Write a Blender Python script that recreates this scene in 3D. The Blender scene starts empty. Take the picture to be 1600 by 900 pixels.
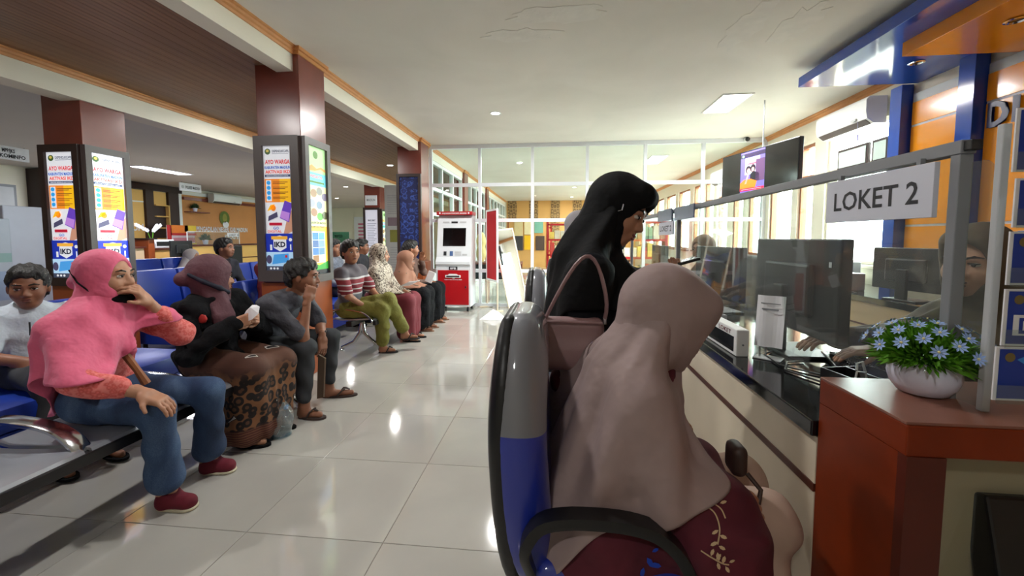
import bpy, bmesh, math, random
import numpy as np
from mathutils import Vector, Matrix

random.seed(7)
np.random.seed(7)
SC = bpy.context.scene
COL = SC.collection
PI = math.pi

# ---------------------------------------------------------------- camera
F_PX, YAW, PITCH, CX, CY, CAM_H = 650.6, math.radians(6.05), math.radians(3.92), 800.0, 416.0, 1.24
cam_data = bpy.data.cameras.new('camera')
cam = bpy.data.objects.new('camera', cam_data)
COL.objects.link(cam)
cam.location = (0, 0, CAM_H)
cam.rotation_euler = (PI / 2 - PITCH, 0, YAW)
cam_data.sensor_width = 36
cam_data.lens = F_PX / 1600 * 36
cam_data.shift_y = (CY - 450) / 1600
cam_data.clip_start = 0.02
cam_data.clip_end = 200
SC.camera = cam

# ---------------------------------------------------------------- world, daylight, exposure
world = bpy.data.worlds.new('sky')
SC.world = world
world.use_nodes = True
bg = world.node_tree.nodes['Background']
bg.inputs['Color'].default_value = (0.95, 0.98, 1.0, 1)
bg.inputs['Strength'].default_value = 30.0
SC.view_settings.view_transform = 'Standard'
SC.view_settings.look = 'None'
SC.view_settings.gamma = 1
SC.view_settings.use_curve_mapping = False
SC.view_settings.exposure = 0.48


def portal(loc, rot, sx, sy):
    l = bpy.data.lights.new('window_portal', 'AREA')
    l.shape = 'RECTANGLE'
    l.size, l.size_y = sx, sy
    l.cycles.is_portal = True
    o = bpy.data.objects.new('window_portal', l)
    o.location, o.rotation_euler = loc, rot
    COL.objects.link(o)


# daylight enters through the windows of the right wall (facing -x)
for _y0, _y1, _z0, _z1 in ((4.66, 7.2, 0.95, 2.62), (7.4, 11.6, 0.95, 2.5), (12.0, 17.6, 0.95, 2.5)):
    portal((3.45, (_y0 + _y1) / 2, (_z0 + _z1) / 2), (0, PI / 2, 0), _z1 - _z0, _y1 - _y0)


# ---------------------------------------------------------------- helpers
_fw = Vector((-math.sin(YAW) * math.cos(PITCH), math.cos(YAW) * math.cos(PITCH), -math.sin(PITCH)))
_rt = Vector((math.cos(YAW), math.sin(YAW), 0))
_dn = _fw.cross(_rt)


def at(u, v, x=None, y=None, z=None):
    """world point on the sight line of photo pixel (u, v) at a known x, y or z"""
    d = _fw + _rt * ((u - CX) / F_PX) + _dn * ((v - CY) / F_PX)
    o = Vector((0, 0, CAM_H))
    t = (x - o.x) / d.x if x is not None else (y - o.y) / d.y if y is not None else (z - o.z) / d.z
    return o + d * t


def lin(c):
    return tuple((v / 255 / 12.92) if v / 255 <= 0.04045 else ((v / 255 + 0.055) / 1.055) ** 2.4 for v in c[:3]) + (1,)


_mats = {}


def mat(name, c, rough=0.6, metal=0.0, var=0.06, scale=6.0, bump=0.0, bscale=60.0, emis=0.0, spec=0.5, sheen=0.0, coat=0.0, coat_rough=0.08):
    """principled material with a little procedural colour variation"""
    if name in _mats:
        return _mats[name]
    m = bpy.data.materials.new(name)
    m.use_nodes = True
    nt = m.node_tree
    p = nt.nodes['Principled BSDF']
    p.inputs['Roughness'].default_value = rough
    p.inputs['Metallic'].default_value = metal
    p.inputs['Specular IOR Level'].default_value = spec
    p.inputs['Coat Weight'].default_value = coat
    p.inputs['Coat Roughness'].default_value = coat_rough
    if sheen:
        p.inputs['Sheen Weight'].default_value = sheen
    col = lin(c)
    p.inputs['Base Color'].default_value = col
    if var > 0 or bump > 0:
        tc = nt.nodes.new('ShaderNodeTexCoord')
    if var > 0:
        n = nt.nodes.new('ShaderNodeTexNoise')
        n.inputs['Scale'].default_value = scale
        n.inputs['Detail'].default_value = 4
        nt.links.new(tc.outputs['Object'], n.inputs['Vector'])
        r = nt.nodes.new('ShaderNodeValToRGB')
        r.color_ramp.elements[0].position = 0.3
        r.color_ramp.elements[1].position = 0.7
        r.color_ramp.elements[0].color = tuple(x * (1 - var) for x in col[:3]) + (1,)
        r.color_ramp.elements[1].color = tuple(min(1, x * (1 + var)) for x in col[:3]) + (1,)
        nt.links.new(n.outputs['Fac'], r.inputs['Fac'])
        nt.links.new(r.outputs['Color'], p.inputs['Base Color'])
    if bump > 0:
        b = nt.nodes.new('ShaderNodeTexNoise')
        b.inputs['Scale'].default_value = bscale
        b.inputs['Detail'].default_value = 3
        nt.links.new(tc.outputs['Object'], b.inputs['Vector'])
        bn = nt.nodes.new('ShaderNodeBump')
        bn.inputs['Strength'].default_value = bump
        bn.inputs['Distance'].default_value = 0.03 if bscale < 30 else 0.01
        nt.links.new(b.outputs['Fac'], bn.inputs['Height'])
        nt.links.new(bn.outputs['Normal'], p.inputs['Normal'])
    if emis > 0:
        p.inputs['Emission Color'].default_value = col
        p.inputs['Emission Strength'].default_value = emis
    _mats[name] = m
    return m


def glass(name, tint=(245, 250, 248), refl=1.0, haze=0.0):
    """thin clear sheet: transparent with fresnel reflection and a little haze"""
    if name in _mats:
        return _mats[name]
    m = bpy.data.materials.new(name)
    m.use_nodes = True
    nt = m.node_tree
    nt.nodes.remove(nt.nodes['Principled BSDF'])
    out = nt.nodes['Material Output']
    tr = nt.nodes.new('ShaderNodeBsdfTransparent')
    tr.inputs['Color'].default_value = lin(tint)
    gl = nt.nodes.new('ShaderNodeBsdfGlossy')
    gl.inputs['Roughness'].default_value = 0.02
    fr = nt.nodes.new('ShaderNodeFresnel')
    fr.inputs['IOR'].default_value = 1.45
    ml = nt.nodes.new('ShaderNodeMath')
    ml.operation = 'MULTIPLY'
    ml.inputs[1].default_value = refl
    ge = nt.nodes.new('ShaderNodeNewGeometry')
    fb = nt.nodes.new('ShaderNodeMix')
    fb.data_type = 'FLOAT'
    fb.inputs[3].default_value = 0.0
    nt.links.new(ge.outputs['Backfacing'], fb.inputs[0])
    nt.links.new(fr.outputs['Fac'], fb.inputs[2])
    nt.links.new(fb.outputs[0], ml.inputs[0])
    mx = nt.nodes.new('ShaderNodeMixShader')
    nt.links.new(ml.outputs[0], mx.inputs['Fac'])
    a = tr
    if haze > 0:
        df = nt.nodes.new('ShaderNodeBsdfDiffuse')
        df.inputs['Color'].default_value = lin((225, 228, 225))
        m2 = nt.nodes.new('ShaderNodeMixShader')
        m2.inputs['Fac'].default_value = haze
        nt.links.new(tr.outputs[0], m2.inputs[1])
        nt.links.new(df.outputs[0], m2.inputs[2])
        a = m2
    nt.links.new(a.outputs[0], mx.inputs[1])
    nt.links.new(gl.outputs[0], mx.inputs[2])
    nt.links.new(mx.outputs[0], out.inputs['Surface'])
    _mats[name] = m
    return m


def tex_mat(name, rough, fn, **kw):
    """material whose base colour comes from fn(node_tree, object_coordinate_socket) -> colour socket"""
    if name in _mats:
        return _mats[name]
    m = mat(name, (128, 128, 128), rough, var=0, **kw)
    nt = m.node_tree
    tc = nt.nodes.new('ShaderNodeTexCoord')
    nt.links.new(fn(nt, tc.outputs['Object']), nt.nodes['Principled BSDF'].inputs['Base Color'])
    return m


def ramp(nt, fac, stops, const=False):
    r = nt.nodes.new('ShaderNodeValToRGB')
    if const:
        r.color_ramp.interpolation = 'CONSTANT'
    e = r.color_ramp.elements
    while len(e) < len(stops):
        e.new(0.5)
    for i, (p, c) in enumerate(stops):
        e[i].position = p
        e[i].color = lin(c)
    nt.links.new(fac, r.inputs['Fac'])
    return r.outputs['Color']


def mapping(nt, vec, scale=(1, 1, 1), rot=(0, 0, 0)):
    mp = nt.nodes.new('ShaderNodeMapping')
    mp.inputs['Scale'].default_value = scale
    mp.inputs['Rotation'].default_value = rot
    nt.links.new(vec, mp.inputs['Vector'])
    return mp.outputs['Vector']


def noise(nt, vec, scale, detail=3, dist=0.0):
    n = nt.nodes.new('ShaderNodeTexNoise')
    n.inputs['Scale'].default_value = scale
    n.inputs['Detail'].default_value = detail
    n.inputs['Distortion'].default_value = dist
    nt.links.new(vec, n.inputs['Vector'])
    return n.outputs['Fac']


def voro(nt, vec, scale, feature='F1', rnd=1.0):
    n = nt.nodes.new('ShaderNodeTexVoronoi')
    n.feature = feature
    n.inputs['Scale'].default_value = scale
    n.inputs['Randomness'].default_value = rnd
    nt.links.new(vec, n.inputs['Vector'])
    return n.outputs['Distance']


def mixc(nt, fac, a, b):
    m = nt.nodes.new('ShaderNodeMix')
    m.data_type = 'RGBA'
    if isinstance(fac, (int, float)):
        m.inputs[0].default_value = fac
    else:
        nt.links.new(fac, m.inputs[0])
    for s, i in ((a, 6), (b, 7)):
        if isinstance(s, tuple):
            m.inputs[i].default_value = lin(s)
        else:
            nt.links.new(s, m.inputs[i])
    return m.outputs[2]


def mth(nt, op, a, b=0.0):
    m = nt.nodes.new('ShaderNodeMath')
    m.operation = op
    for i, s in enumerate((a, b)):
        if isinstance(s, (int, float)):
            m.inputs[i].default_value = s
        else:
            nt.links.new(s, m.inputs[i])
    return m.outputs[0]


def sepz(nt, vec):
    s = nt.nodes.new('ShaderNodeSeparateXYZ')
    nt.links.new(vec, s.inputs[0])
    return s.outputs


def tag(o, label=None, cat=None, group=None, kind=None):
    if label:
        o['label'] = label
    if cat:
        o['category'] = cat
    if group:
        o['group'] = group
    if kind:
        o['kind'] = kind
    return o


def thing(name, label, cat, loc=(0, 0, 0), rotz=0.0, group=None):
    o = bpy.data.objects.new(name, None)
    o.empty_display_size = 0.1
    o.location = loc
    o.rotation_euler = (0, 0, rotz)
    COL.objects.link(o)
    return tag(o, label, cat, group)


def wm(o):
    """world matrix without needing a depsgraph update"""
    m = Matrix.Translation(o.location) @ o.rotation_euler.to_matrix().to_4x4()
    return wm(o.parent) @ m if o.parent else m


def link_mesh(name, me, parent=None, world=False):
    o = bpy.data.objects.new(name, me)
    COL.objects.link(o)
    if parent is not None:
        if world:
            me.transform(wm(parent).inverted())
        o.parent = parent
    return o


def copy_tree(o, parent=None):
    c = o.copy()
    COL.objects.link(c)
    c.parent = parent
    for ch in list(o.children):
        copy_tree(ch, c)
    return c


class MB:
    """collects polygons (several materials possible) and links them as ONE mesh object"""

    def __init__(self, m=None):
        self.v, self.f, self.fm, self.ms = [], [], [], []
        self.cur = 0
        if m:
            self.mat(m)

    def mat(self, m):
        if m not in self.ms:
            self.ms.append(m)
        self.cur = self.ms.index(m)
        return self

    def add(self, vs, fs):
        b = len(self.v)
        self.v += [tuple(x) for x in vs]
        self.f += [tuple(b + i for i in f) for f in fs]
        self.fm += [self.cur] * len(fs)
        return self

    def poly(self, pts):
        return self.add(pts, [tuple(range(len(pts)))])

    def box(self, x0, x1, y0, y1, z0, z1, bev=0.0, M=None):
        if bev > 0:
            bm = bmesh.new()
            bmesh.ops.create_cube(bm, size=1)
            for v in bm.verts:
                v.co = Vector(((x0 + x1) / 2 + v.co.x * (x1 - x0), (y0 + y1) / 2 + v.co.y * (y1 - y0), (z0 + z1) / 2 + v.co.z * (z1 - z0)))
            bev = min(bev, 0.49 * min(abs(x1 - x0), abs(y1 - y0), abs(z1 - z0)))
            bmesh.ops.bevel(bm, geom=bm.edges[:], offset=bev, segments=2, profile=0.5, affect='EDGES')
            return self.bm(bm, M)
        vs = [(x, y, z) for z in (z0, z1) for y in (y0, y1) for x in (x0, x1)]
        if M:
            vs = [M @ Vector(v) for v in vs]
        return self.add(vs, [(0, 2, 3, 1), (4, 5, 7, 6), (0, 1, 5, 4), (2, 6, 7, 3), (0, 4, 6, 2), (1, 3, 7, 5)])

    def cbox(self, c, s, bev=0.0, rot=None):
        M = Matrix.Translation(c) @ (rot.to_4x4() if rot is not None else Matrix())
        return self.box(-s[0] / 2, s[0] / 2, -s[1] / 2, s[1] / 2, -s[2] / 2, s[2] / 2, bev, M)

    def bm(self, bm, M=None):
        bm.verts.index_update()
        vs = [(M @ v.co) if M else v.co.copy() for v in bm.verts]
        fs = [tuple(v.index for v in f.verts) for f in bm.faces]
        bm.free()
        return self.add(vs, fs)

    def tube(self, pts, r, n=10, caps=True, closed=False):
        pts = [Vector(p) for p in pts]
        rs = r if isinstance(r, (list, tuple)) else [r] * len(pts)
        N = len(pts)
        vs, fs = [], []
        t0 = (pts[1] - pts[0]).normalized()
        up = Vector((0, 0, 1)) if abs(t0.z) < 0.9 else Vector((1, 0, 0))
        a = t0.cross(up).normalized()
        for i, p in enumerate(pts):
            if closed:
                t = (pts[(i + 1) % N] - pts[i - 1]).normalized()
            else:
                t = (pts[min(i + 1, N - 1)] - pts[max(i - 1, 0)]).normalized()
            a = (a - t * a.dot(t)).normalized()
            b = t.cross(a)
            for k in range(n):
                q = 2 * PI * k / n
                vs.append(p + (a * math.cos(q) + b * math.sin(q)) * rs[i])
        for i in range(N if closed else N - 1):
            j = (i + 1) % N
            for k in range(n):
                l = (k + 1) % n
                fs.append((i * n + k, i * n + l, j * n + l, j * n + k))
        if caps and not closed:
            fs.append(tuple(range(n))[::-1])
            fs.append(tuple((N - 1) * n + k for k in range(n)))
        return self.add(vs, fs)

    def lathe(self, prof, n=24, c=(0, 0, 0), M=None):
        vs, fs = [], []
        for (r, z) in prof:
            for k in range(n):
                q = 2 * PI * k / n
                v = Vector((c[0] + r * math.cos(q), c[1] + r * math.sin(q), c[2] + z))
                vs.append(M @ v if M else v)
        for i in range(len(prof) - 1):
            for k in range(n):
                l = (k + 1) % n
                fs.append((i * n + k, i * n + l, (i + 1) * n + l, (i + 1) * n + k))
        return self.add(vs, fs)

    def ell(self, c, r, n=12, M=None):
        prof = [(math.sin(PI * i / n), -math.cos(PI * i / n)) for i in range(n + 1)]
        R = Matrix.Translation(c) @ (M.to_4x4() if M is not None else Matrix()) @ Matrix.Diagonal((r[0], r[1], r[2], 1))
        return self.lathe([(max(a, 1e-4), b) for a, b in prof], n * 2, M=R)

    def prism(self, pts, d, holes=None):
        """extrude the closed polygon pts by vector d"""
        n = len(pts)
        d = Vector(d)
        a = [Vector(p) for p in pts]
        vs = a + [p + d for p in a]
        fs = [tuple(range(n))[::-1], tuple(range(n, 2 * n))] + [(i, (i + 1) % n, n + (i + 1) % n, n + i) for i in range(n)]
        return self.add(vs, fs)

    def mesh(self, name, smooth=False):
        me = bpy.data.meshes.new(name)
        me.from_pydata(self.v, [], self.f)
        for m in self.ms:
            me.materials.append(m)
        if len(self.ms) > 1:
            me.polygons.foreach_set('material_index', self.fm)
        bm = bmesh.new()
        bm.from_mesh(me)
        if len(self.f) < 20000 and not getattr(self, 'flat', False):
            bmesh.ops.recalc_face_normals(bm, faces=bm.faces)
        bm.to_mesh(me)
        bm.free()
        if smooth:
            me.polygons.foreach_set('use_smooth', [True] * len(me.polygons))
            try:
                me.set_sharp_from_angle(angle=math.radians(40))
            except Exception:
                pass
        me.update()
        return me

    def build(self, name, parent=None, smooth=False, world=False):
        return link_mesh(name, self.mesh(name, smooth), parent, world)


def struct(o, label=None):
    o['kind'] = 'structure'
    if label:
        o['label'] = label
    return o


# ---- lettering
_txt = {}


def text_polys(s, bold=0.0):
    """flat polygons of a string, unit cap height, starting at x = 0; returns verts (x, y), faces, width"""
    k = (s, bold)
    if k in _txt:
        return _txt[k]
    cu = bpy.data.curves.new('t', 'FONT')
    cu.body = s
    cu.size = 1.0
    cu.offset = bold
    cu.resolution_u = 2
    ob = bpy.data.objects.new('t', cu)
    me = bpy.data.meshes.new_from_object(ob)
    vs = [(v.co.x, v.co.y) for v in me.vertices]
    fs = [tuple(p.vertices) for p in me.polygons]
    bpy.data.objects.remove(ob)
    bpy.data.curves.remove(cu)
    bpy.data.meshes.remove(me)
    x0 = min(v[0] for v in vs)
    w = max(v[0] for v in vs) - x0
    h = 0.729
    vs = [((x - x0) / h, y / h) for x, y in vs]
    _txt[k] = (vs, fs, w / h)
    return _txt[k]


class Sheet:
    """flat print on a rectangle: o = top left corner, r = right unit vector, d = down unit vector, n = outward normal;
    coordinates (u right, v down) in metres"""

    def __init__(self, o, r, d, eps=0.0006):
        self.o, self.r, self.d = Vector(o), Vector(r).normalized(), Vector(d).normalized()
        self.n = -self.r.cross(self.d)
        self.n = self.d.cross(self.r)
        self.mb = MB()
        self.mb.flat = True
        self.lay = 1
        self.eps = eps

    def p(self, u, v, l=None):
        return self.o + self.r * u + self.d * v + self.n * (self.eps * (self.lay if l is None else l))

    def rect(self, m, u0, v0, u1, v1):
        self.mb.mat(m)
        self.mb.poly([self.p(u0, v1), self.p(u1, v1), self.p(u1, v0), self.p(u0, v0)])
        return self

    def poly(self, m, pts):
        self.mb.mat(m)
        self.mb.poly([self.p(u, v) for u, v in pts])
        return self

    def disc(self, m, u, v, ru, rv=None, n=20):
        rv = ru if rv is None else rv
        return self.poly(m, [(u + ru * math.cos(-2 * PI * k / n), v + rv * math.sin(-2 * PI * k / n)) for k in range(n)])

    def text(self, m, s, u, v, h, width=None, bold=0.012, align='l'):
        """baseline at v; cap height h; squeezed to the given width"""
        vs, fs, w = text_polys(s, bold)
        k = h if width is None else width / w
        tw = w * k
        u -= tw / 2 if align == 'c' else tw if align == 'r' else 0
        self.mb.mat(m)
        self.mb.add([self.p(u + x * k, v - y * h) for x, y in vs], fs)
        return self

    def up(self):
        self.lay += 1
        return self

    def build(self, name, parent=None, world=True):
        return self.mb.build(name, parent, world=world)


# ---- implicit surfaces: limbs, heads, clothes
class Fld:
    def __init__(self, vox):
        self.vox, self.pr, self.disp = vox, [], None

    def cap(self, a, b, ra, rb=None, k=0.03):
        rb = ra if rb is None else rb
        a, b = np.array(a, float), np.array(b, float)
        R = max(ra, rb)
        self.pr.append(('c', (a, b, ra, rb), np.minimum(a, b) - R, np.maximum(a, b) + R, k, 1))
        return self

    def chain(self, pts, rs, k=0.03):
        for i in range(len(pts) - 1):
            self.cap(pts[i], pts[i + 1], rs[i], rs[i + 1], k)
        return self

    def ell(self, c, r, R=None, k=0.03, sub=False):
        c, r = np.array(c, float), np.array(r, float)
        R = np.eye(3) if R is None else np.array(R)
        e = np.abs(R) @ r
        self.pr.append(('e', (c, r, R), c - e, c + e, k, -1 if sub else 1))
        return self

    def box(self, c, h, R=None, rr=0.01, k=0.02, sub=False):
        c, h = np.array(c, float), np.array(h, float)
        R = np.eye(3) if R is None else np.array(R)
        e = np.abs(R) @ h
        self.pr.append(('b', (c, h, R, rr), c - e, c + e, k, -1 if sub else 1))
        return self

    def mesh(self):
        vx = self.vox
        pos = [p for p in self.pr if p[5] > 0]
        lo = np.min([p[2] for p in pos], 0) - 4 * vx
        hi = np.max([p[3] for p in pos], 0) + 4 * vx
        n = np.ceil((hi - lo) / vx).astype(int) + 1
        f = np.full(n, 1.0, np.float32)
        ax = [(lo[i] + vx * np.arange(n[i])).astype(np.float32) for i in range(3)]
        for kind, a, b0, b1, k, s in self.pr:
            mg = k + 3 * vx
            i0 = np.maximum(((b0 - mg - lo) / vx).astype(int), 0)
            i1 = np.minimum(((b1 + mg - lo) / vx).astype(int) + 2, n)
            if np.any(i1 <= i0):
                continue
            sl = tuple(slice(i0[j], i1[j]) for j in range(3))
            X = ax[0][sl[0]][:, None, None]
            Y = ax[1][sl[1]][None, :, None]
            Z = ax[2][sl[2]][None, None, :]
            if kind == 'c':
                A, B, ra, rb = a
                ba = B - A
                bb = max(float(ba @ ba), 1e-9)
                px, py, pz = X - A[0], Y - A[1], Z - A[2]
                h = np.clip((px * ba[0] + py * ba[1] + pz * ba[2]) / bb, 0, 1)
                d = np.sqrt((px - ba[0] * h) ** 2 + (py - ba[1] * h) ** 2 + (pz - ba[2] * h) ** 2) - (ra + (rb - ra) * h)
            else:
                c, r, R = a[:3]
                px, py, pz = X - c[0], Y - c[1], Z - c[2]
                q = [px * R[0, j] + py * R[1, j] + pz * R[2, j] for j in range(3)]
                if kind == 'e':
                    k0 = np.sqrt((q[0] / r[0]) ** 2 + (q[1] / r[1]) ** 2 + (q[2] / r[2]) ** 2)
                    k1 = np.sqrt((q[0] / r[0] ** 2) ** 2 + (q[1] / r[1] ** 2) ** 2 + (q[2] / r[2] ** 2) ** 2) + 1e-9
                    d = k0 * (k0 - 1) / k1
                else:
                    rr = a[3]
                    g = [np.abs(q[j]) - (r[j] - rr) for j in range(3)]
                    d = np.sqrt(np.maximum(g[0], 0) ** 2 + np.maximum(g[1], 0) ** 2 + np.maximum(g[2], 0) ** 2) + np.minimum(np.maximum(np.maximum(g[0], g[1]), g[2]), 0) - rr
            o = f[sl]
            if s > 0:
                h = np.maximum(k - np.abs(o - d), 0) / k
                f[sl] = np.minimum(o, d) - h * h * k * 0.25
            else:
                d = -d
                h = np.maximum(k - np.abs(o - d), 0) / k
                f[sl] = np.maximum(o, d) + h * h * k * 0.25
        if self.disp is not None:
            f += self.disp(ax[0][:, None, None], ax[1][None, :, None], ax[2][None, None, :]).astype(np.float32)
        # naive surface nets
        s = f < 0
        cs = np.zeros(np.array(n) - 1, np.int8)
        for dx in (0, 1):
            for dy in (0, 1):
                for dz in (0, 1):
                    cs += s[dx:n[0] - 1 + dx, dy:n[1] - 1 + dy, dz:n[2] - 1 + dz]
        act = (cs > 0) & (cs < 8)
        I, J, K = np.nonzero(act)
        acc = np.zeros((len(I), 3))
        cnt = np.zeros(len(I))
        cor = [(a, b, c) for a in (0, 1) for b in (0, 1) for c in (0, 1)]
        for p in cor:
            for j in range(3):
                if p[j] == 0:
                    q = list(p)
                    q[j] = 1
                    f0 = f[I + p[0], J + p[1], K + p[2]]
                    f1 = f[I + q[0], J + q[1], K + q[2]]
                    m = (f0 < 0) != (f1 < 0)
                    t = np.where(m, f0 / np.where(m, f0 - f1, 1), 0)
                    e = np.array(p, float)[None, :] + np.zeros((len(I), 3))
                    e[:, j] += t
                    acc += e * m[:, None]
                    cnt += m
        V = lo + vx * (np.stack([I, J, K], 1) + acc / cnt[:, None])
        idx = np.full(cs.shape, -1, np.int64)
        idx[I, J, K] = np.arange(len(I))
        Q = []
        for j in range(3):
            a, b = (j + 1) % 3, (j + 2) % 3
            sl0 = [slice(1, -1)] * 3
            sl1 = [slice(1, -1)] * 3
            sl0[j], sl1[j] = slice(0, -1), slice(1, None)
            s0, s1 = s[tuple(sl0)], s[tuple(sl1)]
            for flip in (0, 1):
                g = np.nonzero(s0 & ~s1) if flip == 0 else np.nonzero(~s0 & s1)
                c = np.stack(g, 1) + 1
                c[:, j] -= 1
                if not len(c):
                    continue

                def at_(da, db):
                    d = c.copy()
                    d[:, a] += da
                    d[:, b] += db
                    return idx[d[:, 0], d[:, 1], d[:, 2]]
                q = np.stack([at_(-1, -1), at_(0, -1), at_(0, 0), at_(-1, 0)], 1)
                Q.append(q if flip == 0 else q[:, ::-1])
        Q = np.concatenate(Q) if Q else np.zeros((0, 4), int)
        return V, Q[(Q >= 0).all(1)]


def smooth_vq(V, Q, it):
    """a little laplacian smoothing of a quad surface"""
    for _ in range(it):
        S = np.zeros_like(V)
        C = np.zeros(len(V))
        for i, j in ((0, 1), (1, 2), (2, 3), (3, 0)):
            for a, b in ((i, j), (j, i)):
                np.add.at(S, Q[:, a], V[Q[:, b]])
                np.add.at(C, Q[:, a], 1)
        V = 0.5 * V + 0.5 * S / np.maximum(C, 1)[:, None]
    return V


def soft_obj(name, flds, parent, world=True):
    """flds: list of (Fld or (V, Q), material, smoothing); all joined into ONE mesh object"""
    Vs, Qs, Ms, mats, base = [], [], [], [], 0
    for fl, m, it in flds:
        V, Q = fl.mesh() if isinstance(fl, Fld) else fl
        if it:
            V = smooth_vq(V, Q, it)
        if m not in mats:
            mats.append(m)
        Vs.append(V)
        Qs.append(Q + base)
        Ms.append(np.full(len(Q), mats.index(m)))
        base += len(V)
    V, Q, M = np.concatenate(Vs), np.concatenate(Qs), np.concatenate(Ms)
    me = bpy.data.meshes.new(name)
    me.vertices.add(len(V))
    me.vertices.foreach_set('co', V.astype(np.float32).ravel())
    me.loops.add(Q.size)
    me.loops.foreach_set('vertex_index', Q.astype(np.int32).ravel())
    me.polygons.add(len(Q))
    me.polygons.foreach_set('loop_start', np.arange(0, Q.size, 4, dtype=np.int32))
    me.polygons.foreach_set('material_index', M.astype(np.int32))
    me.polygons.foreach_set('use_smooth', np.ones(len(Q), bool))
    for m in mats:
        me.materials.append(m)
    me.update(calc_edges=True)
    me.validate()
    return link_mesh(name, me, parent, world)

# ================================================================ THE SETTING
M_cream = mat('cream_paint', (226, 219, 200), 0.7, var=0.03, scale=1.5)
M_ceil = mat('ceiling_paint', (228, 221, 204), 0.75, var=0.035, scale=1.2, bump=0.04, bscale=3)
M_beam = mat('beam_paint', (232, 226, 210), 0.7, var=0.03, scale=2)
M_greyceil = mat('grey_ceiling_paint', (214, 210, 203), 0.75, var=0.03, scale=1.2)
M_mould = mat('orange_wood_moulding', (205, 142, 84), 0.5, var=0.08, scale=8)
M_column = mat('red_brown_laminate', (122, 54, 40), 0.25, var=0.1, scale=5, coat=0.5, coat_rough=0.3)
M_oak = mat('orange_brown_laminate', (150, 74, 34), 0.4, var=0.1, scale=5)
M_white = mat('white_paint', (235, 236, 234), 0.45, var=0.02)
M_alu = mat('white_aluminium', (222, 226, 232), 0.35, var=0.02)
M_frame_dark = mat('dark_brown_frame', (52, 36, 32), 0.45, var=0.1)
M_frame_grey = mat('bronze_grey_frame', (84, 74, 72), 0.4, var=0.06)
M_black = mat('black_plastic', (18, 18, 20), 0.4, var=0.05)
M_blackgloss = mat('black_glass', (8, 9, 10), 0.08, var=0.0)
M_steel = mat('chrome', (210, 212, 215), 0.15, metal=1.0, var=0.0)
M_grey = mat('grey_plastic', (128, 130, 134), 0.45, var=0.04)
M_lightgrey = mat('light_grey_plastic', (186, 188, 190), 0.45, var=0.04)
M_pane = glass('clear_pane', (240, 247, 245), 0.8)
M_acrylic = glass('acrylic_sheet', (240, 244, 242), 0.9, haze=0.045)
M_lamp = mat('lamp_diffuser', (255, 252, 244), 0.5, var=0.0, emis=14.0)


def tile_fn(nt, v):
    oi = nt.nodes.new('ShaderNodeObjectInfo')
    n = noise(nt, v, 2.5, 5, 0.4)
    c = ramp(nt, n, ((0.3, (178, 175, 168)), (0.7, (188, 185, 177))))
    hs = nt.nodes.new('ShaderNodeHueSaturation')
    mr = nt.nodes.new('ShaderNodeMapRange')
    mr.inputs['To Min'].default_value = 0.965
    mr.inputs['To Max'].default_value = 1.02
    nt.links.new(oi.outputs['Random'], mr.inputs['Value'])
    nt.links.new(mr.outputs['Result'], hs.inputs['Value'])
    nt.links.new(c, hs.inputs['Color'])
    return hs.outputs['Color']


M_tile = tex_mat('polished_cream_tile', 0.07, tile_fn)
M_tile.node_tree.nodes['Principled BSDF'].inputs['Specular IOR Level'].default_value = 0.6
M_grout = mat('tile_grout', (138, 130, 118), 0.8)

# ---- floor with single tiles
fl = struct(MB(M_grout).box(-10.6, 3.6, -3.7, 18.8, -0.2, -0.003).build('floor'), 'polished cream tiled floor with thin grey joints')
S = 0.6
tx0, ty0 = -1.293 % S, 0.951 % S
tiles = []
for i in range(-18, 7):
    for j in range(-7, 32):
        cx, cy = tx0 + (i - 0) * S + S / 2, ty0 + j * S + S / 2
        if -10.4 < cx < 3.4 and -3.5 < cy < 18.6:
            tiles.append((cx, cy))
def _inview(c):
    x, y = c
    d = x * _fw.x + y * _fw.y
    if d < 0.3:
        return 1e3 + math.hypot(x, y)
    u = (x * _rt.x + y * _rt.y) / d * F_PX / 800
    return math.hypot(x, y) + (0 if abs(u) < 1.15 else 500)
tiles.sort(key=_inview)
mbt = MB(M_tile)
h = S / 2 - 0.0013
mbt.add([(-h, -h, -0.01), (h, -h, -0.01), (h, h, -0.01), (-h, h, -0.01), (-h, -h, -0.001), (h, -h, -0.001), (h, h, -0.001), (-h, h, -0.001),
         (-h + .002, -h + .002, 0), (h - .002, -h + .002, 0), (h - .002, h - .002, 0), (-h + .002, h - .002, 0)],
        [(0, 1, 5, 4), (1, 2, 6, 5), (2, 3, 7, 6), (3, 0, 4, 7), (4, 5, 9, 8), (5, 6, 10, 9), (6, 7, 11, 10), (7, 4, 8, 11), (8, 9, 10, 11)])
tile_me = mbt.mesh('floor_tile')
for cx, cy in tiles[:300]:
    o = bpy.data.objects.new('floor_tile', tile_me)
    o.location = (cx, cy, 0)
    COL.objects.link(o)
    o.parent = fl
mbr = MB(M_tile)
for cx, cy in tiles[300:]:
    mbr.add([(cx - h, cy - h, 0), (cx + h, cy - h, 0), (cx + h, cy + h, 0), (cx - h, cy + h, 0)], [(0, 1, 2, 3)])
o = mbr.build('floor_tiles_beyond', fl)
o['kind'] = 'stuff'

# ---- ceilings, beams, mouldings
def ceil_fn(nt, v):
    n1 = noise(nt, v, 1.1, 5, 0.6)
    base = ramp(nt, n1, ((0.25, (224, 220, 209)), (0.7, (236, 232, 222))))
    n2 = noise(nt, mapping(nt, v, (0.8, 1.6, 1)), 1.7, 6, 1.6)
    stain = ramp(nt, n2, ((0.62, (0, 0, 0)), (0.76, (70, 70, 70))))
    bw = nt.nodes.new('ShaderNodeRGBToBW')
    nt.links.new(stain, bw.inputs[0])
    return mixc(nt, bw.outputs[0], base, (220, 208, 186))


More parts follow.
